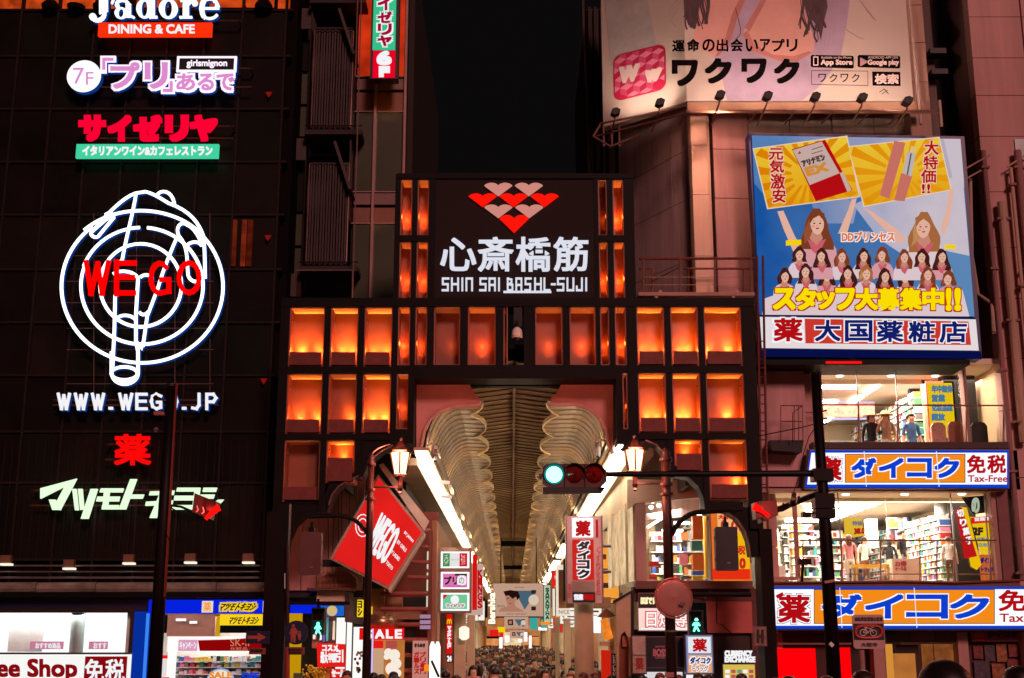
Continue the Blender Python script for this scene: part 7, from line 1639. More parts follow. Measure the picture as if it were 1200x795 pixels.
tt = plate('tall_white_notice', 'tall crumpled white notice with red kanji on the arcade corner', 'notice', (741.5, 746, 756.5, 789), Ds-.4, mat('crumpled_white', (206, 186, 176), .6, 0, .15, 8), [('薬', (745, 771, 754, 785), mat('dim_red_letter', (190, 50, 50), .5), .3)])
pbp('notice_rule', (741.5, 767.5, 756.5, 768.3), Ds-.43, .02, steel, tt)
t = plate('pharmacy_lightbox', 'two part lit box with red kanji above blue katakana beside the lamp pole', 'sign', (804.5, 745, 835, 789), Ds-.6, emi('blue_lilac_case', (140, 160, 210), .7), [], dep=.35)
pbp('upper_panel', (806.5, 746.5, 833, 765.5), Ds-.64, .03, emi('lit_grey_white', (232, 236, 240), .95), t); txt('薬', (812, 749, 828, 763.5), Ds-.64, redp, t, off=.006, bold=.5)
ppp('lower_panel', [(807, 768), (834, 768), (834, 788.5), (807, 788.5)], Ds-.64, .03, emi('lit_pale_orange', (246, 170, 110), .9), t); txt('ダイコク', (808, 770, 833, 778.5), Ds-.64, EWs, t, off=.03, bold=1.2, name='letter_backing'); txt('ダイコク', (808.5, 770.5, 832.5, 778), Ds-.65, emi('dark_navy_print', (14, 34, 130), .8), t, off=.02, bold=.3, dep=.03); txt('トラッグ', (811, 780, 830, 787), Ds-.65, EWs, t, bold=.9, dep=.02); txt('トラッグ', (811.5, 780.5, 829.5, 786.5), Ds-.66, emi('dark_navy_print', (14, 34, 130), .8), t, bold=.1, dep=.03)
pbp('third_panel', (805, 791, 835, 830), Ds-.64, .05, EWs, t)
t = plate('exchange_board', 'lit currency exchange board with dark header and yellow rate table', 'sign', (849, 779, 886, 860), Ds-.5, emi('rate_yellow', (236, 206, 90), .8), [])
pbp('header', (848, 762, 886, 777), Ds-.53, .03, mat('header_navy', (30, 26, 60), .5), t); txt('CURRENCY', (849.5, 763, 881, 769), Ds-.53, EWs, t, bold=.6); txt('EXCHANGE', (849.5, 770, 884.5, 776), Ds-.53, EWs, t, bold=.6)
mb = MB()
for r_ in range(2):
    for c_ in range(5): mb.use((EWs, _M['lit_rose'], emi('rate_teal', (120, 180, 160), .7), EWs, _M['lit_rose'])[c_]).pb(850+c_*7, 785+r_*6, 855+c_*7, 789+r_*6, Ds-.53, .02)
part('rate_table', mb, t, kind='stuff')
plate('h_plate', 'weathered pale plate with a large dark H on the right gate leg', 'sign', (884.5, 735.5, 897.5, 756.5), 29.85, mat('weathered_pink', (150, 110, 104), .7, 0, .3, 8), [('H', (887.5, 739, 894, 753), mat('dark_brown_print', (30, 14, 14), .6), 1.0)], dep=.05)
# ================================================================== STREET FURNITURE
polem = mat('brown_black_pole', (44, 19, 16), .5, 0, .25, 3, spec=.3)
polek = mat('near_black_pole', (16, 11, 11), .5, 0, .25, 3, spec=.15)
lampglass = emi('lantern_pane', (255, 216, 156), 3.4, .2, 6)
def lantern(cx, ytop, ybot, D, pole_x0, pole_x1, pole_top, side, label, armtop):
    """street lamp: pole, finial, arm, curved bracket and six sided lantern"""
    px = (pole_x0+pole_x1)/2; X = PX(px, D, 700); r_ = (pole_x1-pole_x0)/2/1500*D
    t = thing('street_lamp', label, 'street lamp', (X, D, ground(D)), 'old style lantern street lamps')
    zp = PZ(pole_top, D)
    Xt = PX(px-(.0), D, 560)
    mb = MB(); mb.smooth = True; mb.tube([(X, D, ground(D)), (X, D, PZ(620, D)), (X, D, zp)], r_*1.05, 14, r1=r_*.85); part('pole', mb, t, polem)
    mb = MB(); mb.smooth = True; mb.lathe((X, D, zp), [(r_*1.25, -.02), (r_*1.25, .04), (r_*.7, .09), (r_*.9, .15), (r_*.5, .22), (.01, .26)], 14); part('finial', mb, t, polem)
    for z in (-.55, -.75): part('collar', MB().lathe((X, D, zp+z), [(r_*1.3, 0), (r_*1.3, .05)], 14), t, polem)
    L = P(cx, ybot+8, D); Lx = L.x
    za = PZ(armtop, D)
    part('arm', MB().tube([(X, D, za), (Lx, D, za)], .022, 8), t, polem)
    part('stem', MB().lathe((Lx, D, za-.16), [(.012, 0), (.05, .03), (.03, .07), (.06, .12), (.045, .2), (.06, PZ(ybot, D)-za+.14), (.15, PZ(ybot, D)-za+.17)], 12), t, polem)
    z0, z1 = PZ(ybot, D), PZ(ytop, D); ra_, rb_ = .145, .235
    n = 6
    for k in range(n):
        a0 = 2*math.pi*(k+.5)/n; a1 = 2*math.pi*(k+1.5)/n; g_ = .1
        def pt(a, r, z): return Vector((Lx+r*math.cos(a), D+r*math.sin(a), z))
        b0, b1, t0, t1 = pt(a0, ra_, z0+.02), pt(a1, ra_, z0+.02), pt(a0, rb_, z1), pt(a1, rb_, z1)
        part('lantern_pane', MB().quad(b0.lerp(b1, g_), b0.lerp(b1, 1-g_), t0.lerp(t1, 1-g_), t0.lerp(t1, g_)), t, lampglass)
        part('lantern_bar', MB().tube([b0, t0], .019, 5), t, polem)
    mb = MB(); mb.lathe((Lx, D, z1), [(rb_*1.25, -.01), (rb_*1.3, .03), (rb_*.85, .09), (rb_*.4, .2), (.03, .26), (.04, .3), (.01, .34)], 6); part('lantern_roof', mb, t, polem)
    part('lantern_floor', MB().lathe((Lx, D, z0-.02), [(ra_*.9, 0), (ra_*1.1, .03)], 6), t, polem)
    pl('lamp_light', (Lx, D-.02, z0-.28), 190, (1, .2, .12), .12)
    pl('lamp_light', (Lx, D-.45, z1-.05), 150, (1, .3, .18), .1)
    return t
DLa = 27.0
t = lantern(469, 531, 557, DLa, 426.5, 435.5, 545, 1, 'old style street lamp with lit lantern left of the arcade mouth', 571)
part('curved_bracket', MB().tube([P(x, y, DLa) for x, y in bez((431, 543), (434, 530), (442, 524), (457, 521), 8)], .014, 6), t, mat('bracket_steel', (170, 130, 120), .3, .7))
def mastarm(t, pts, r=.045): part('mast_arm', MB().tube([P(x, y, DLa) for x, y in pts], r, 10), t, polek)
mastarm(t, bez((430, 625), (422, 613), (415, 606), (398, 604.5), 6) + [(375, 605), (362, 606)])
def boxback(t, x0, y0, x1, y1, label=None):
    a, b, c, d = RC(x0, y0, x1, y1, DLa)
    part('hanger', MB().box((a+b)/2-.06, (a+b)/2+.06, DLa-.06, DLa+.06, d, d+.1).tube([((a+b)/2, DLa, d+.1), ((a+b)/2, DLa, PZ(y0-12, DLa))], .03, 8), t, polek)
    return (a, b, c, d)
tsig = thing('hanging_signal_box', 'dim grey signal box seen from the back, hanging from the left lamp mast', 'traffic signal', (PX(364, DLa), DLa, PZ(674, DLa)), 'signal boxes hung facing away from the street')
a, b, c, d = boxback(tsig, 352, 624, 377, 674)
sigb = mat('signal_box_mauve', (92, 52, 52), .5, .1, .15, 3)
def sigbody(tq, a, b, c, d, m_):
    mb = MB(); e = .03; mb.prism([(a+e, c), (b-e, c), (b, c+e), (b, d-e), (b-e, d), (a+e, d), (a, d-e), (a, c+e)], DLa-.1, DLa+.12); part('housing', mb, tq, m_)
    for k in (.25, .75):
        for s_ in (a-.015, b-.005): part('hinge', MB().box(s_, s_+.02, DLa-.03, DLa+.03, c+(d-c)*k-.03, c+(d-c)*k+.03), tq, m_)
    part('visor', MB().box(a+.04, b-.04, DLa+.12, DLa+.26, d-.08, d-.04).box(a+.04, b-.04, DLa+.12, DLa+.26, (c+d)/2-.02, (c+d)/2+.02), tq, polek)
    part('badge', MB().box((a+b)/2, (a+b)/2+.06, DLa-.106, DLa-.1, c+.14, c+.17), tq, steel)
sigbody(tsig, a, b, c, d, sigb)
t = lantern(744, 528, 553, DLa, 778.5, 790.5, 539, -1, 'old style street lamp with lit lantern right of the green traffic light', 567)
mastarm(t, bez((787, 627), (795, 610), (805, 601), (822, 600), 6) + [(855, 598), (862, 600)], .055)
tsig2 = thing('hanging_signal_box', 'near black signal box seen from the back, hanging in front of the orange price poster', 'traffic signal', (PX(851, DLa), DLa, PZ(669, DLa)), 'signal boxes hung facing away from the street')
a, b, c, d = boxback(tsig2, 838, 618, 864, 669); sigbody(tsig2, a, b, c, d, mat('signal_box_black', (34, 28, 34), .5, .1, .15, 3))
part('sticker', MB().pb(779, 788, 790, 794, DLa-.16, .01), t, mat('sticker_pink', (190, 120, 120), .5)); part('clamp', MB().lathe((PX(785, DLa, 700), DLa, PZ(741, DLa)), [(.13, 0), (.13, .04)], 12), t, steel)
# round convex mirror back on the right lamp pole
t = thing('convex_mirror', 'round pinkish traffic mirror seen from behind on the right lamp pole', 'mirror', (PX(790, DLa-.4), DLa-.4, PZ(720, DLa)))
c0 = P(789.5, 701, DLa-.35); mb = MB(); mb.smooth = True; mb.lathe((c0.x, c0.y, c0.z), [(.01, -.022), (.16, -.02), (.28, -.012), (.35, .0), (.37, .02), (.37, .05)], 36, 'y')
t.location = c0; part('shell', mb, t, mat('mirror_back_pink', (196, 124, 116), .5, 0, .1, 2))
part('rim', MB().tube([(c0.x+.38*math.cos(2*math.pi*k/32), c0.y+.03, c0.z+.4*math.sin(2*math.pi*k/32)) for k in range(32)], .018, 6, True), t, mat('mirror_rim', (190, 110, 96), .4))
part('bracket', MB().box(c0.x-.06, c0.x+.02, c0.y, DLa, c0.z-.03, c0.z+.03), t, polek); part('plate', MB().pb(797, 706, 803, 710, DLa-.46, .01), t, steel)
# green traffic light
DT_ = 22.5
ts = thing('traffic_light', 'horizontal three lamp traffic light showing green on the left', 'traffic signal', (PX(672, DT_), DT_, PZ(578, DT_)))
hs = mat('signal_housing_red_brown', (88, 34, 32), .4, .1, .15, 4)
a, b, c, d = RC(635.5, 544, 711, 572, DT_)
r_ = .185; e = (d-c)/2
ends = [(a+e*.9+0*1, 0)]
mb = MB(); ch_ = .12; mb.prism([(a+ch_, c), (b-ch_, c), (b, c+ch_), (b, d-ch_), (b-ch_, d), (a+ch_*.6, d), (a, d-ch_*.6), (a, c+ch_*.6)], DT_-.02, DT_+.12); part('housing', mb, ts, hs)
for k, (cx, m_) in enumerate(((649.3, emi('signal_green', (150, 255, 244), 2.6)), (673, mat('amber_lens_dark', (110, 26, 20), .12, 0, .1, 3)), (696, mat('red_lens_dark', (130, 20, 18), .12, 0, .1, 3)))):
    c0 = P(cx, 556.5, DT_); mb = MB(); mb.smooth = True; mb.lathe((c0.x, DT_-.03, c0.z), [(.01, -.09), (.08, -.075), (.13, -.04), (.155, 0)], 24, 'y')
    if k == 0:
        mb = MB(); mb.smooth = True; mb.lathe((c0.x, DT_-.03, c0.z), [(.01, -.05), (.09, -.04), (.145, 0)], 24, 'y')
    part('lens', mb, ts, m_)
    mb = MB(); n = 20; rv = .19       # hood open at the bottom
    for i in range(n):
        a0 = math.radians(-25 + 230*i/n); a1 = math.radians(-25 + 230*(i+1)/n)
        for (q0, q1, yy0, yy1) in ((a0, a1, DT_-.25, DT_-.02),):
            x_0, z_0, x_1, z_1 = c0.x+rv*math.cos(q0), c0.z+rv*math.sin(q0), c0.x+rv*math.cos(q1), c0.z+rv*math.sin(q1)
            s0, s1 = max(.0, math.sin(q0)), max(.0, math.sin(q1))
            mb.add([(x_0, DT_-.03-.1*s0-.03, z_0), (x_1, DT_-.03-.1*s1-.03, z_1), (x_1, DT_-.02, z_1), (x_0, DT_-.02, z_0)], [(0, 1, 2, 3)])
    part('hood', mb, ts, hs)
    if k == 0: part('lens_ring', MB().tube([(c0.x+.165*math.cos(2*math.pi*j/24), DT_-.045, c0.z+.165*math.sin(2*math.pi*j/24)) for j in range(24)], .012, 6, True), ts, emi('signal_ring_teal', (0, 150, 140), .8)); pl('signal_spill', (c0.x, DT_-.22, c0.z), 1.5, (.3, 1, .8), .05)
part('lower_tray', MB().pp([(636, 571), (710, 571), (705, 577.5), (636, 578)], DT_-.1, .2), ts, mat('signal_tray_black', (30, 16, 16), .4))
for x in (661.5, 685.5): part('divider', MB().pb(x-.5, 544.5, x+.5, 571, DT_-.035, .03), ts, polek)
part('side_knob', MB().lathe((a-.03, DT_+.05, (c+d)/2-.05), [(.02, 0), (.03, .05), (.02, .1)], 8), ts, steel)
# right mast pole with arm
DM = 22.0
mp_ = thing('signal_mast', 'tall near black signal mast on the right holding the long horizontal arm', 'pole', (PX(966, DM), DM, ground(DM)))
Xb, Xt_ = PX(974, DM, 800), PX(958.5, DM, 440)
mb = MB(); mb.smooth = True; mb.tube([((Xb+Xt_)/2+.03, DM, ground(DM)), ((Xb+Xt_)/2+.01, DM, PZ(620, DM)), ((Xb+Xt_)/2-.02, DM, PZ(438, DM))], .135, 16, r1=.075); part('pole', mb, mp_, polek)
Xm = (Xb+Xt_)/2
part('pole_cap', MB().lathe((Xm-.02, DM, PZ(438, DM)), [(.085, -.02), (.085, .02), (.02, .04)], 12), mp_, polek)
part('long_arm', MB().tube([(PX(711, DM, 556), DM, PZ(556, DM)), (Xm, DM, PZ(555, DM))], .045, 10, r1=.06), mp_, polek)
for y, hh in ((555, .14), (585, .17), (601, .1)): part('clamp', MB().box(Xm-.17, Xm+.17, DM-.14, DM+.14, PZ(y, DM)-hh, PZ(y, DM)+hh*.5), mp_, polek)
part('lower_arm', MB().obox(P(905, 600, DM-1.2), P(957, 579, DM), .07, .08), mp_, polek)
for x, y in ((916, 594), (925, 590), (934, 586)): part('arm_clip', MB().obox(P(x, y+4, DM-.9), P(x+2, y-4, DM-.9), .09, .03), mp_, polek)
part('junction_box', MB().pb(941, 600, 950.5, 606, DM-.3, .15), mp_, polek); part('bracket', MB().obox(P(945, 603, DM-.1), P(960, 600, DM), .03, .03), mp_, polek)
part('lower_box', MB().pb(936.5, 655, 951, 661.5, DM-.1, .15), mp_, polek); part('lower_stem', MB().tube([P(941, 661, DM), P(939.5, 682, DM)], .025, 6), mp_, polek)
part('sticker', MB().pp([(966, 681), (978, 679), (978, 682), (967, 684)], DM-.15, .005), mp_, mat('sticker_pink', (190, 120, 120), .5)); part('sticker', MB().pp([(974, 752), (978, 756), (975, 759), (971, 755)], DM-.15, .005), mp_, white)
part('cable', MB().tube([P(x, y, DM) for x, y in ((955, 497), (940, 501), (925, 504), (905, 508), (885, 512))], .01, 5), mp_, polek); part('cable', MB().tube([P(x, y, DM) for x, y in ((956, 500), (948, 512), (942, 530), (936, 560), (925, 590))], .008, 5), mp_, polek)
for y in (483, 492, 498): part('step_bolt', MB().tube([P(962, y, DM), P(969, y-2, DM)], .015, 5), mp_, polek)
# red lit vehicle signal heads, side on
def sidesignal(label, D, body, glow, lights, arm):
    t = thing('side_signal', label, 'traffic signal', tuple(P(*body[3], D)), 'signal heads seen from the side with a red glow')
    ppp('housing', body, D-.15, .35, mat('side_signal_brown', (96, 40, 34), .5), t)
    ppp('hood', glow, D-.3, .3, mat('side_hood_dark', (40, 14, 14), .4), t)
    for i, (pts) in enumerate(lights): part('red_lens_edge', ribbon(MB(), pts, 4.2, D-.34, .03), t, emi('red_glow_lens', (255, 16, 10), 1.4))
    for pts, r in arm: part('arm', MB().tube([P(x, y, D) for x, y in pts], r, 8), t, polek)
    c0 = P(*lights[0][1], D); pl('red_signal_spill', (c0.x, D-.5, c0.z), 6, (1, .03, .02), .06); return t
sidesignal('side view of a red signal head at the right, joined to the dark mast', DM-1.2, [(889, 588), (910, 586), (912, 604), (893, 612)], [(884, 589), (893, 587), (896, 606), (886, 608)], [[(884, 596), (893, 599), (900, 604)], [(886, 592), (890, 596)]], [([(908, 598), (916, 598), (924, 594)], .03)])
tls = sidesignal('side view of a red signal head at the left over the slanted katakana', 21.5, [(228, 578), (248, 586), (245, 608), (225, 600)], [(238, 583), (254, 588), (250, 600), (242, 598)], [[(254, 594), (248, 600), (242, 607)], [(246, 604), (256, 597)]], [([(196, 592), (212, 594), (226, 600)], .02), ([(192, 590), (205, 598), (222, 604)], .012)])
for x, y in ((231, 596), (238, 598)): part('white_cable_tie', ribbon(MB(), [(x, y-3), (x+1, y+2), (x-1, y+4)], 1, 21.1, .01), tls, white)
# left mast
DM2 = 21.5
lm = thing('signal_mast', 'tall dark red brown signal mast standing before the left shop front', 'pole', (PX(187, DM2), DM2, ground(DM2)))
Xl = PX(186.5, DM2, 700)
mb = MB(); mb.smooth = True; mb.tube([(Xl, DM2, ground(DM2)), (Xl, DM2, PZ(620, DM2)), (Xl, DM2, PZ(452, DM2))], .125, 16, r1=.09); part('pole', mb, lm, polek)
part('pole_cap', MB().lathe((Xl, DM2, PZ(452, DM2)), [(.1, -.02), (.1, .02), (.02, .04)], 12), lm, polem)
part('side_conduit', MB().tube([(Xl+.1, DM2-.08, PZ(450, DM2)), (Xl+.11, DM2-.08, PZ(700, DM2))], .022, 6), lm, mat('conduit_red', (120, 40, 34), .4))
part('cross_plate', MB().pb(180, 482.5, 192, 486, DM2-.15, .1), lm, mat('orange_plate', (170, 84, 56), .5)); part('bolt_ring', MB().lathe((PX(185, DM2, 506), DM2-.12, PZ(508, DM2)), [(.03, 0), (.05, .04), (.03, .08)], 8), lm, steel)
part('small_knob', MB().lathe((PX(184.5, DM2, 470), DM2-.12, PZ(471, DM2)), [(.03, 0), (.05, .05), (.02, .09)], 8), lm, polek)
part('loop_cable', MB().tube([P(x, y, DM2-.1) for x, y in ((193, 622), (200, 636), (208, 634), (213, 620), (212, 606))], .01, 5), lm, polek)
# dark stanchion with signs at the gate's left leg
DPp = 25.0
sp = thing('sign_post', 'dark square post carrying the arrow and pedestrian signs', 'pole', (PX(329, DPp), DPp, ground(DPp)))
part('post', MB().pb(319.5, 590, 333, 905, DPp, .25), sp, polek); part('thin_post', MB().tube([P(336.5, 640, DPp-.1), P(337, 850, DPp-.1)], .04, 8), sp, polem)
part('red_sleeve', MB().tube([P(336.5, 760, DPp-.12), P(336.7, 850, DPp-.12)], .05, 8), sp, mat('red_sleeve', (150, 40, 34), .5)); part('white_sleeve', MB().tube([P(334, 672, DPp-.1), P(334, 690, DPp-.1)], .015, 6), sp, white)
part('signal_arm', MB().pb(333, 705, 410, 709, DPp-.05, .1), sp, polek)
t = thing('arrow_sign', 'dark blue street sign with a dull red arrow pointing right', 'sign', (PX(301, DPp-.1), DPp-.1, PZ(754, DPp)))
pbp('plate', (288, 739.5, 315.5, 754.5), DPp-.1, .03, mat('navy_plate', (20, 22, 60), .4), t); part('arrow', MB().pp([(290, 745), (302, 745), (302, 741.5), (312, 747), (302, 752.5), (302, 749), (290, 749)], DPp-.115, .012), t, mat('dull_red_print', (176, 76, 60), .5))
t = thing('street_name_plate', 'small dull red plate with dark characters under the arrow sign', 'sign', (PX(302, DPp-.1), DPp-.1, PZ(767, DPp)))
pbp('plate', (292, 759.5, 311, 767), DPp-.1, .03, mat('dull_red_plate', (140, 56, 48), .5), t); txt('自転車', (294, 761, 308, 764), DPp-.1, mat('dark_brown_print', (30, 14, 14), .6), t, bold=.3)
t = thing('pedestrian_sign', 'round dark blue sign with adult and child figures', 'sign', (PX(347, DPp-.15), DPp-.15, PZ(755, DPp)))
c0 = P(347, 741.5, DPp-.15); mb = MB(); mb.lathe((c0.x, c0.y, c0.z), [(.222, 0), (.222, .03)], 36, 'y'); part('disc', mb, t, mat('navy_plate', (20, 22, 60), .4))
dp = mat('dull_red_print', (176, 76, 60), .5)
fgr = MB()
fgr.pp([(341.5,736),(346,735.5),(348.5,739),(349,744),(347.5,744),(346.5,741),(346.5,745),(346,753),(343.8,753),(343.4,747),(342.8,747),(342.5,753),(340.8,753),(340.6,745),(341,741),(340,744),(339,743)], DPp-.165, .012); q0 = P(343.7, 733.5, DPp-.165); fgr.lathe((q0.x, q0.y, q0.z), [(.03, 0), (.03, .012)], 12, 'y'); part('adult_figure', fgr, t, dp)
fgr = MB(); fgr.pp([(349.6,742.5),(352.4,742.5),(353.2,746),(352.3,746.5),(352.1,750.5),(351.2,750.5),(351,748),(350.6,750.5),(349.8,750.5),(349.5,747),(348.6,745)], DPp-.165, .012); q0 = P(351, 740.8, DPp-.165); fgr.lathe((q0.x, q0.y, q0.z), [(.022, 0), (.022, .012)], 12, 'y'); part('child_figure', fgr, t, dp)
t = thing('street_name_plate', 'small dull red plate sticking out beneath the round pedestrian sign', 'sign', (PX(345, DPp-.1), DPp-.1, PZ(768, DPp)))
pbp('plate', (334, 758.5, 356.5, 767.5), DPp-.16, .03, mat('dull_red_plate', (140, 56, 48), .5), t); txt('自転車を除く', (338, 760, 354, 763), DPp-.16, mat('dark_brown_print', (30, 14, 14), .6), t, bold=.2); txt('歩行者専用', (339, 764, 353, 766.5), DPp-.16, mat('dark_brown_print', (30, 14, 14), .6), t, bold=.2)
# pedestrian signals
def pedsig(cx, y0, y1, hw, D, fy, label, tilt=0):
    t = thing('pedestrian_signal', label, 'pedestrian signal', (PX(cx, D), D, PZ(y1, D)), 'pedestrian signals with a green walking figure')
    pbp('housing', (cx-hw, y0, cx+hw, y1), D, .3, mat('ped_housing_black', (14, 18, 18), .4), t)
    pbp('upper_lens', (cx-hw*.72, y0+2, cx+hw*.72, y0+(y1-y0)*.45), D-.01, .01, mat('ped_lens_dark', (34, 14, 14), .15), t)
    pbp('lower_lens', (cx-hw*.76, y0+(y1-y0)*.5, cx+hw*.76, y1-1.5), D-.01, .01, emi('ped_lens_teal', (2, 60, 50), .6), t)
    for yy in (y0+1.2, y0+(y1-y0)*.48): pbp('visor', (cx-hw, yy-.7, cx+hw, yy+.7), D-.16, .16, mat('ped_housing_black', (14, 18, 18), .4), t)
    s = hw/7.5; mb = MB(); g_ = fy
    mb.pp([(cx-2*s, g_-3*s), (cx+2.2*s, g_-3*s), (cx+4.4*s, g_+1*s), (cx+3.3*s, g_+2*s), (cx+1.8*s, g_), (cx+1.6*s, g_+3*s), (cx+3.8*s, g_+7*s), (cx+2.2*s, g_+7.6*s), (cx-.1*s, g_+4*s), (cx-1.6*s, g_+7.6*s), (cx-3.6*s, g_+7*s), (cx-1.8*s, g_+2*s), (cx-1.9*s, g_), (cx-3.4*s, g_+1.8*s), (cx-4.4*s, g_+.6*s)], D-.03, .012)
    c0 = P(cx+.2*s, g_-4.8*s, D-.03); mb.lathe((c0.x, c0.y, c0.z), [(1.9*s/1500*D, 0), (1.9*s/1500*D, .012)], 12, 'y'); part('walking_figure', mb, t, emi('walk_green', (120, 255, 214), 2.2))
    pl('walk_spill', (P(cx, g_, D).x, D-.3, P(cx, g_, D).z), .8, (.2, 1, .7), .05); return t
t = pedsig(372.5, 712, 744, 7.6, DPp-.1, 736, 'pedestrian signal with green figure hanging left of the red sale poster')
part('hanger', MB().tube([P(373, 702, DPp-.05), P(373, 712, DPp-.05)], .03, 6), t, polek); part('lower_pipe', MB().tube([P(373, 744, DPp), P(373, 752, DPp)], .03, 6), t, mat('teal_pipe', (40, 110, 100), .5))
t = pedsig(816, 715, 744, 8.5, DLa-.1, 732, 'pedestrian signal with green figure right of the round mirror back')
part('arm', MB().tube([P(786, 697, DLa), P(880, 697, DLa)], .05, 8), t, polek); part('loop', MB().tube([P(x, y, DLa-.05) for x, y in bez((808, 714), (808, 706), (822, 704), (823, 714), 6)], .012, 5), t, polek)
# bicycle prohibition sign
DBs = 19.0
t = thing('bicycle_sign', 'pinkish street sign with a black panel, red ring and white bicycle', 'sign', (PX(1018, DBs), DBs, ground(DBs)))
pkpl = mat('sign_plate_pinkish', (196, 160, 160), .5)
mb = MB(); a, b, c, d = RC(999.5, 720.5, 1036.5, 760.5, DBs); e = .03; mb.prism([(a+e, c), (b-e, c), (b, c+e), (b, d-e), (b-e, d), (a+e, d), (a, d-e), (a, c+e)], DBs, DBs+.02); part('plate', mb, t, pkpl)
pbp('black_panel', (1000.5, 731, 1036, 750), DBs-.01, .01, mat('sign_panel_black', (20, 14, 16), .4), t)
oval = [(1018+15.5*(abs(math.cos(v))**.6)*(1 if math.cos(v) > 0 else -1), 740.5+7.2*(abs(math.sin(v))**.8)*(1 if math.sin(v) > 0 else -1)) for v in [2*math.pi*k/28 for k in range(29)]]
part('red_ring', MB().tube([P(x, y, DBs-.02) for x, y in oval[:-1]], .02, 6, True), t, mat('sign_ring_red', (200, 50, 36), .5))
bw_ = MB()
for cx, cy_, rr_ in ((1011.5, 741.5, 3.6), (1023.5, 742, 3.6)): bw_.tube([P(cx+rr_*math.cos(2*math.pi*k/16), cy_+rr_*math.sin(2*math.pi*k/16), DBs-.02) for k in range(16)], .006, 5, True)
for p0, p1 in (((1011.5,741.5),(1015,736)), ((1015,736),(1021,737)), ((1021,737),(1017,742)), ((1017,742),(1011.5,741.5)), ((1017,742),(1014,736)), ((1021,737),(1023.5,742)), ((1020.5,735),(1023.5,735.5)), ((1012.5,735.5),(1016,735.5))): bw_.tube([P(*p0, DBs-.02), P(*p1, DBs-.02)], .006, 5)
part('bicycle_symbol', bw_, t, mat('symbol_white', (230, 214, 208), .5))
txt('自転車放置禁止区域', (1002, 723.5, 1034, 728), DBs, mat('sign_print_brown', (70, 34, 34), .5), t, bold=.2, dep=.006); txt('大阪市', (1009, 753.5, 1028, 758), DBs, mat('sign_print_brown', (70, 34, 34), .5), t, bold=.25, dep=.006)
part('post', MB().tube([(PX(1011, DBs, 770), DBs+.05, ground(DBs)), (PX(1011, DBs, 770), DBs+.05, PZ(762, DBs))], .04, 8), t, mat('post_pinkish', (170, 120, 116), .5))
# unseen street lamps on the near side, added as fill light for the facades
for i, (x, y) in enumerate(((-11.5, 14.0), (12.5, 13.0))):
    t = lantern(744, 528, 553, DLa, 778.5, 790.5, 539, -1, ('left' if i == 0 else 'right') + ' old style street lamp added unseen on the near side to light the facades', 567)
    dx_, dy_ = x - t.location.x, y - DLa
    t.location.x = x; t.location.y = y; t.location.z = ground(y)
    for l_ in [o for o in COL.objects if o.type == 'LIGHT' and o.name.startswith('lamp_light')][-2:]: l_.location.x += dx_; l_.location.y += dy_
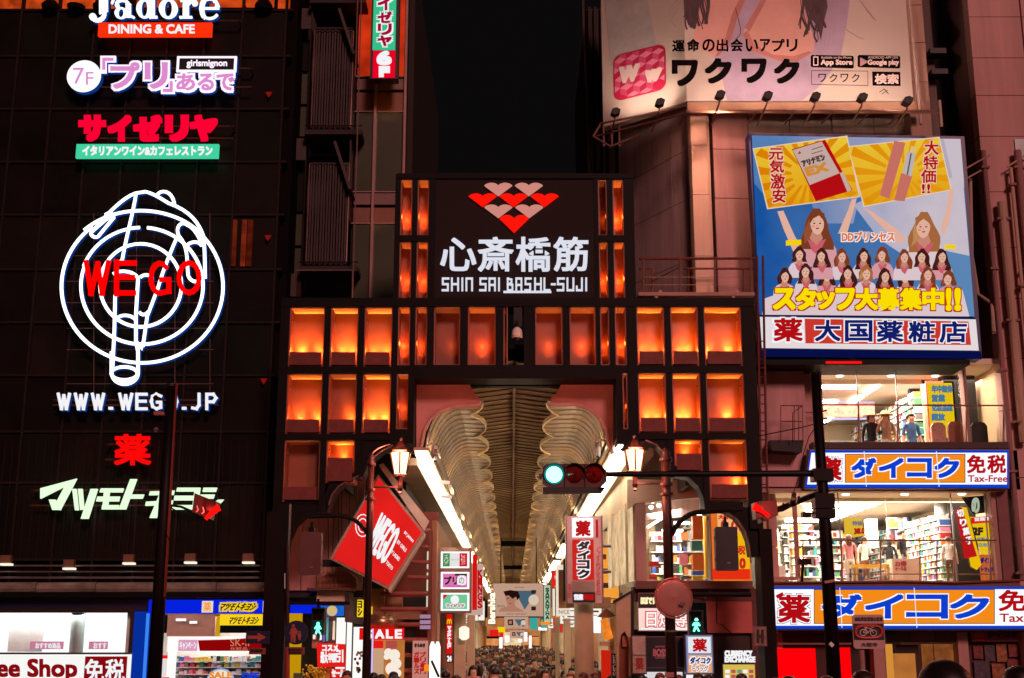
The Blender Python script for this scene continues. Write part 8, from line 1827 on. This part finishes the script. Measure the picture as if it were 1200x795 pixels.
# ================================================================== PEOPLE
def bodymesh(name, pose):
    """one continuous figure 1.0 tall grown with a skin modifier; pose: dict of joint offsets"""
    g = lambda k, d: pose.get(k, d)
    J = {}
    def j(n, p, r): J[n] = (Vector(p), r)
    j('pel', (0, 0, .53), (.085, .06)); j('wst', (0, .002, .60), (.075, .052)); j('chs', (0, .0, .71), (.092, .06)); j('shc', (0, .006, .79), (.07, .05)); j('nk', (0, .0, .842), (.038, .036)); j('jw', (0, -.012, .88), (.044, .05)); j('hd', (0, -.002, .925), (.052, .062)); j('tp', (0, .006, .965), (.044, .052)); j('ns', (0, -.066, .905), (.009, .009))
    E = [('pel','wst'),('wst','chs'),('chs','shc'),('shc','nk'),('nk','jw'),('jw','hd'),('hd','tp'),('jw','ns')]
    for s, S_ in ((-1, 'L'), (1, 'R')):
        st = g('step', 0)*s
        j('hip'+S_, (s*.052, 0, .49), (.058, .058)); j('kn'+S_, (s*.056, -.01-st*.5, .275), (.037, .037)); j('an'+S_, (s*.056, st*.8+.01, .045), (.023, .025)); j('toe'+S_, (s*.062, st*.8-.07, .016), (.022, .014))
        el = g('el'+S_, (s*.135, .015+st*.3, .63)); ha = g('ha'+S_, (s*.145, -.03+st*.6, .49))
        j('sh'+S_, (s*.1, .005, .80), (.036, .036)); j('el'+S_, el, (.026, .026)); j('wr'+S_, ha, (.016, .018))
        d = (Vector(ha)-Vector(el)).normalized(); p = Vector(ha)+d*.035; j('pm'+S_, p, (.016, .024))
        E += [('pel','hip'+S_),('hip'+S_,'kn'+S_),('kn'+S_,'an'+S_),('an'+S_,'toe'+S_),('shc','sh'+S_),('sh'+S_,'el'+S_),('el'+S_,'wr'+S_),('wr'+S_,'pm'+S_)]
        for f in range(4):
            o = Vector((0, (f-1.5)*.011, 0)); j('f%d%s' % (f, S_), p+d*(.03+.005*(f in (1, 2)))+o, (.0052, .0052)); E.append(('pm'+S_, 'f%d%s' % (f, S_)))
        j('th'+S_, p+d*.004+Vector((-s*.006, -.03, 0)), (.0058, .0058)); E.append(('wr'+S_, 'th'+S_))
    names = list(J); me = bpy.data.meshes.new(name); me.from_pydata([J[n][0] for n in names], [(names.index(a), names.index(b)) for a, b in E], [])
    ob = bpy.data.objects.new(name, me); COL.objects.link(ob); ob.modifiers.new('skin', 'SKIN'); ob.modifiers['skin'].use_smooth_shade = True
    sv = me.skin_vertices[0].data
    for i, n in enumerate(names): sv[i].radius = J[n][1]; sv[i].use_root = (n == 'pel')
    sd = ob.modifiers.new('sub', 'SUBSURF'); sd.levels = 1; sd.render_levels = 1
    dg = bpy.context.evaluated_depsgraph_get(); out = bpy.data.meshes.new_from_object(ob.evaluated_get(dg)); bpy.data.objects.remove(ob)
    out.materials.clear()
    for _ in range(4): out.materials.append(None)
    slv = g('sleeve', .5); skirt = g('skirt', False)
    idx = []
    for p in out.polygons:
        c = p.center; ax = abs(c.x)
        if c.z > .825: k = 0
        elif ax > .105 and c.z < .8:
            k = 0 if c.z < slv else 1
        elif c.z > .535: k = 1
        elif c.z < .035: k = 3
        else: k = 2
        idx.append(k)
    out.polygons.foreach_set('material_index', idx)
    out.name = name; return out
B0 = [bodymesh('figure', {'step': .05, 'sleeve': .47}),
      bodymesh('figure', {'step': -.07, 'sleeve': .5, 'elR': (.135, -.0, .65), 'haR': (.09, -.13, .66)}),
      bodymesh('figure', {'step': .0, 'sleeve': .64}),
      bodymesh('figure', {'step': .03, 'sleeve': .5, 'elL': (-.14, -.03, .66), 'haL': (-.06, -.12, .83), 'elR': (.13, .02, .63), 'haR': (.13, -.06, .5)})]
def hairmesh(k):
    mb = MB(); mb.smooth = True; vs = []; fs = []; n = 14; m_ = 9
    length = (.0, .05, .12, .2)[k]
    for i in range(m_):
        t_ = i/(m_-1); ph = t_*math.pi*.62
        for q in range(n):
            a = 2*math.pi*q/n; r = math.sin(ph); x = .068*r*math.cos(a); y = .006+.077*r*math.sin(a); z = .922+.068*math.cos(ph)
            front = max(0, -math.sin(a))
            if t_ > .5: z += .035*front*(t_-.5)*2; z -= length*(1-front)**.7*(t_-.5)*2*(1 if front < .5 else 0); y += .01*front
            jj = 1+.05*math.sin(q*3.1+i*1.7+k)
            vs.append((x*jj, y*jj, z))
    for i in range(m_-1):
        for q in range(n): fs.append((i*n+q, i*n+(q+1) % n, (i+1)*n+(q+1) % n, (i+1)*n+q))
    fs.append(tuple(range(n))); mb.add(vs, fs)
    if k == 3: mb.lathe((0, .07, .9), [(.012, -.1), (.022, -.06), (.018, .02), (.008, .05)], 8)     # pony tail
    me = mb.data('hair', mat('hair_black', (26, 18, 18), .45, 0, .3, 20)); return me
H0 = [hairmesh(k) for k in range(4)]
skinm = [mat('skin_%d' % i, c_, .5, 0, .04, 10) for i, c_ in enumerate(((214, 164, 134), (196, 142, 112), (226, 178, 150)))]
hairc = [mat('hair_black', (26, 18, 18), .45), mat('hair_dark_brown', (50, 28, 22), .45, 0, .3, 20), mat('hair_brown', (96, 54, 34), .45, 0, .3, 20), mat('hair_auburn', (130, 62, 40), .45, 0, .3, 20)]
CL = {'black': (28, 26, 30), 'navy': (34, 40, 70), 'red': (170, 36, 34), 'white': (225, 220, 214), 'grey': (120, 116, 116), 'beige': (190, 160, 126), 'brown': (104, 66, 48), 'blue': (70, 110, 160), 'pink': (214, 140, 146), 'olive': (92, 90, 60)}
clm = {k: mat('cloth_'+k, v, .9, 0, .15, 12) for k, v in CL.items()}
trm = [clm[k] for k in ('black', 'navy', 'grey', 'beige', 'brown')]
shoe = mat('shoe_dark', (34, 28, 28), .5)
def person(X, Y, h, label, top, face=0, bi=0, hi=0, hc=0, sk=0, gz=None, group=None, tr=None):
    t = thing('person', label, 'person', (X, Y, ground(Y)+.0 if gz is None else gz), group); t.rotation_euler = (0, 0, face); t.scale = (h, h, h)
    b = bpy.data.objects.new('body', B0[bi]); COL.objects.link(b); b.parent = t
    for i, m_ in enumerate((skinm[sk], clm[top], tr or trm[(bi+hi+hc) % 5], shoe)): b.material_slots[i].link = 'OBJECT'; b.material_slots[i].material = m_
    k = bpy.data.objects.new('hair', H0[hi]); COL.objects.link(k); k.parent = t; k.material_slots[0].link = 'OBJECT'; k.material_slots[0].material = hairc[hc]
    return t
rnd = random.Random(11)
def at(px, py, D): p = P(px, py, D); return p.x, p.z
# the crowd in the arcade: people one can tell apart by their heads
pts = []; tries = 0
tops = list(CL)
while len(pts) < 285 and tries < 60000:
    tries += 1
    y = 27 + 62*rnd.random()**1.05
    half = 3.1 if y > 33 else 4.2
    x = ARX + rnd.uniform(-half, half)
    if y < 33 and rnd.random() < .35: continue
    if abs(y-30.3) < .6 and abs(x) > 3.4: continue
    if all((x-a)**2+(y-b)**2 > .46**2 for a, b in pts): pts.append((x, y))
seen_ = {}
for x, y in sorted(pts, key=lambda q: q[1]):
    top = rnd.choice(('black', 'black', 'navy', 'red', 'white', 'grey', 'beige', 'brown', 'brown', 'blue', 'pink', 'black'))
    hc = rnd.choice((0, 0, 1, 1, 2, 3)); hi = rnd.choice((0, 0, 1, 2, 3)); hn = ('black', 'dark brown', 'brown', 'auburn')[hc]; hl = ('short', 'bobbed', 'long', 'tied')[hi]
    zone = 'before the gate' if y < 32 else ('under first roof bays' if y < 45 else ('beneath nearest hanging banner' if y < 60 else 'deep in the arcade'))
    side = 'left' if x < ARX else 'right'
    lab = 'walker in %s top with %s %s hair, %s crowd %s' % (top, hl, hn, side, zone)
    person(x, y, rnd.uniform(1.5, 1.84), lab, top, (0 if rnd.random() < .5 else math.pi)+rnd.uniform(-.5, .5), rnd.randrange(4), hi, hc, rnd.randrange(3), group=lab, gz=.12 if y > 26 else None)
# people farther off, past telling apart
mb = MB(); mb.smooth = False
hm_ = [hairc[0], hairc[1], hairc[2], skinm[0], skinm[1], hairc[0]]
for k in range(900):
    y = 89 + 72*rnd.random(); x = ARX + rnd.uniform(-3.2, 3.2); h = rnd.uniform(1.5, 1.75)+.12
    mb.use(clm[rnd.choice(tops)]).lathe((x, y, h-.95), [(.12, -.6), (.2, 0), (.22, .55), (.06, .72)], 6); mb.use(rnd.choice(hm_)).lathe((x, y, h-.24), [(.04, 0), (.1, .08), (.1, .17), (.03, .24)], 6)
solo('crowd', mb, 'dense far part of the crowd filling the end of the arcade', 'crowd', kind='stuff')
# people at the left street corner and by the shop fronts
for i, (px, py, D, top, hc, lab) in enumerate(((438, 787, 31, 'black', 0, 'dark haired passer-by under the poster display left of the arcade'), (447, 789, 31.6, 'brown', 1, 'passer-by in brown beside the white figure poster'), (461, 786, 31, 'black', 0, 'passer-by in black beneath the poster display with white figure'), (520, 783, 32.2, 'black', 0, 'black haired passer-by at the foot of the burger blade sign'), (868, 788, 29, 'grey', 1, 'passer-by in grey beside the currency exchange board'), (829, 789, 29, 'black', 0, 'broad dark haired passer-by below the two part pharmacy light box'), (753, 791, 31, 'black', 0, 'dark haired passer-by under the tall white notice'), (683, 787, 31.6, 'red', 2, 'brown haired passer-by in red at the foot of the round column'), (697, 786, 31.6, 'brown', 3, 'auburn haired passer-by right of the round column'), (716, 790, 32.2, 'navy', 0, 'passer-by in navy near the indigo cloth banner'))):
    x, z = at(px, py, D); g0 = .12 if D > 26 else ground(D)
    person(x, D, max(1.35, z-g0), lab, top, math.pi+.3*i, i % 4, i % 3, hc, i % 3, gz=g0)
# near heads at the bottom edge
for i, (px, py, D, top, hi, hc, lab) in enumerate(((1104, 768, 5.4, 'black', 0, 0, 'large dark head of a viewer nearest the camera at the bottom right'), (1192, 777, 9, 'black', 1, 0, 'dark head cut by the right edge of the picture'), (1010, 783, 14, 'grey', 0, 1, 'dark haired passer-by right beneath the bicycle sign'), (969, 790, 15, 'blue', 1, 2, 'brown haired passer-by before the dark signal mast'), (924, 790, 14, 'black', 2, 0, 'long haired passer-by in front of the red screen'), (908, 792, 16, 'navy', 0, 0, 'short dark haired passer-by at the left end of the red screen'))):
    x, z = at(px, py, D); h = z-ground(D)
    person(x, D, h, lab, top, math.pi if i != 3 else 0, 2, hi, hc, 0)
# shop visitors
zf3 = PZ(522, 33.1)-.65; z2 = PZ(684, 33.1)
def inside(px, ytop, D, gz, top, lab, face, bi, hi, hc, hat=False, tr=None):
    x, z = at(px, ytop, D); t = person(x, D, max(1.3, min(1.75, z-gz)), lab, top, face, bi, hi, hc, 0, gz=gz, tr=tr)
    if hat:
        mb = MB(); mb.smooth = True; mb.lathe((0, -.005, .945), [(.125, -.012), (.12, .0), (.066, .012), (.06, .045), (.03, .06), (.005, .062)], 18); part('straw_hat', mb, None, mat('straw_hat', (222, 188, 136), .8, 0, .1, 20)).parent = t
    return t
inside(1020, 483, 34.2, zf3, 'black', 'visitor in straw hat and dark top, left of the two seated by the glass', .2, 1, 2, 1, True, clm['white'])
inside(1037, 482, 34.1, zf3, 'beige', 'visitor in straw hat and pale top, right of the two by the glass', -.3, 3, 2, 2, True, clm['white'])
inside(1066, 476, 34.4, zf3, 'blue', 'man in blue shirt standing before the yellow poster', .1, 2, 0, 1)
inside(994, 626, 34.8, z2, 'pink', 'visitor in pink top and pale skirt seen behind the dark mast', math.pi, 2, 2, 2, False, clm['white'])
inside(1012, 628, 35.4, z2, 'white', 'long haired visitor in white top by the yellow table', .3, 1, 2, 1)
inside(1041, 630, 36.2, z2, 'black', 'visitor in black facing the shelves, left of the man in dark jacket', math.pi, 1, 1, 0)
inside(1056, 620, 35.6, z2, 'black', 'man in dark jacket looking down in the middle floor', .8, 2, 0, 0)
inside(1111, 630, 34.3, z2, 'white', 'visitor in white shirt leaning near the red tilted banner', math.pi-.5, 2, 0, 1, False, clm['brown'])
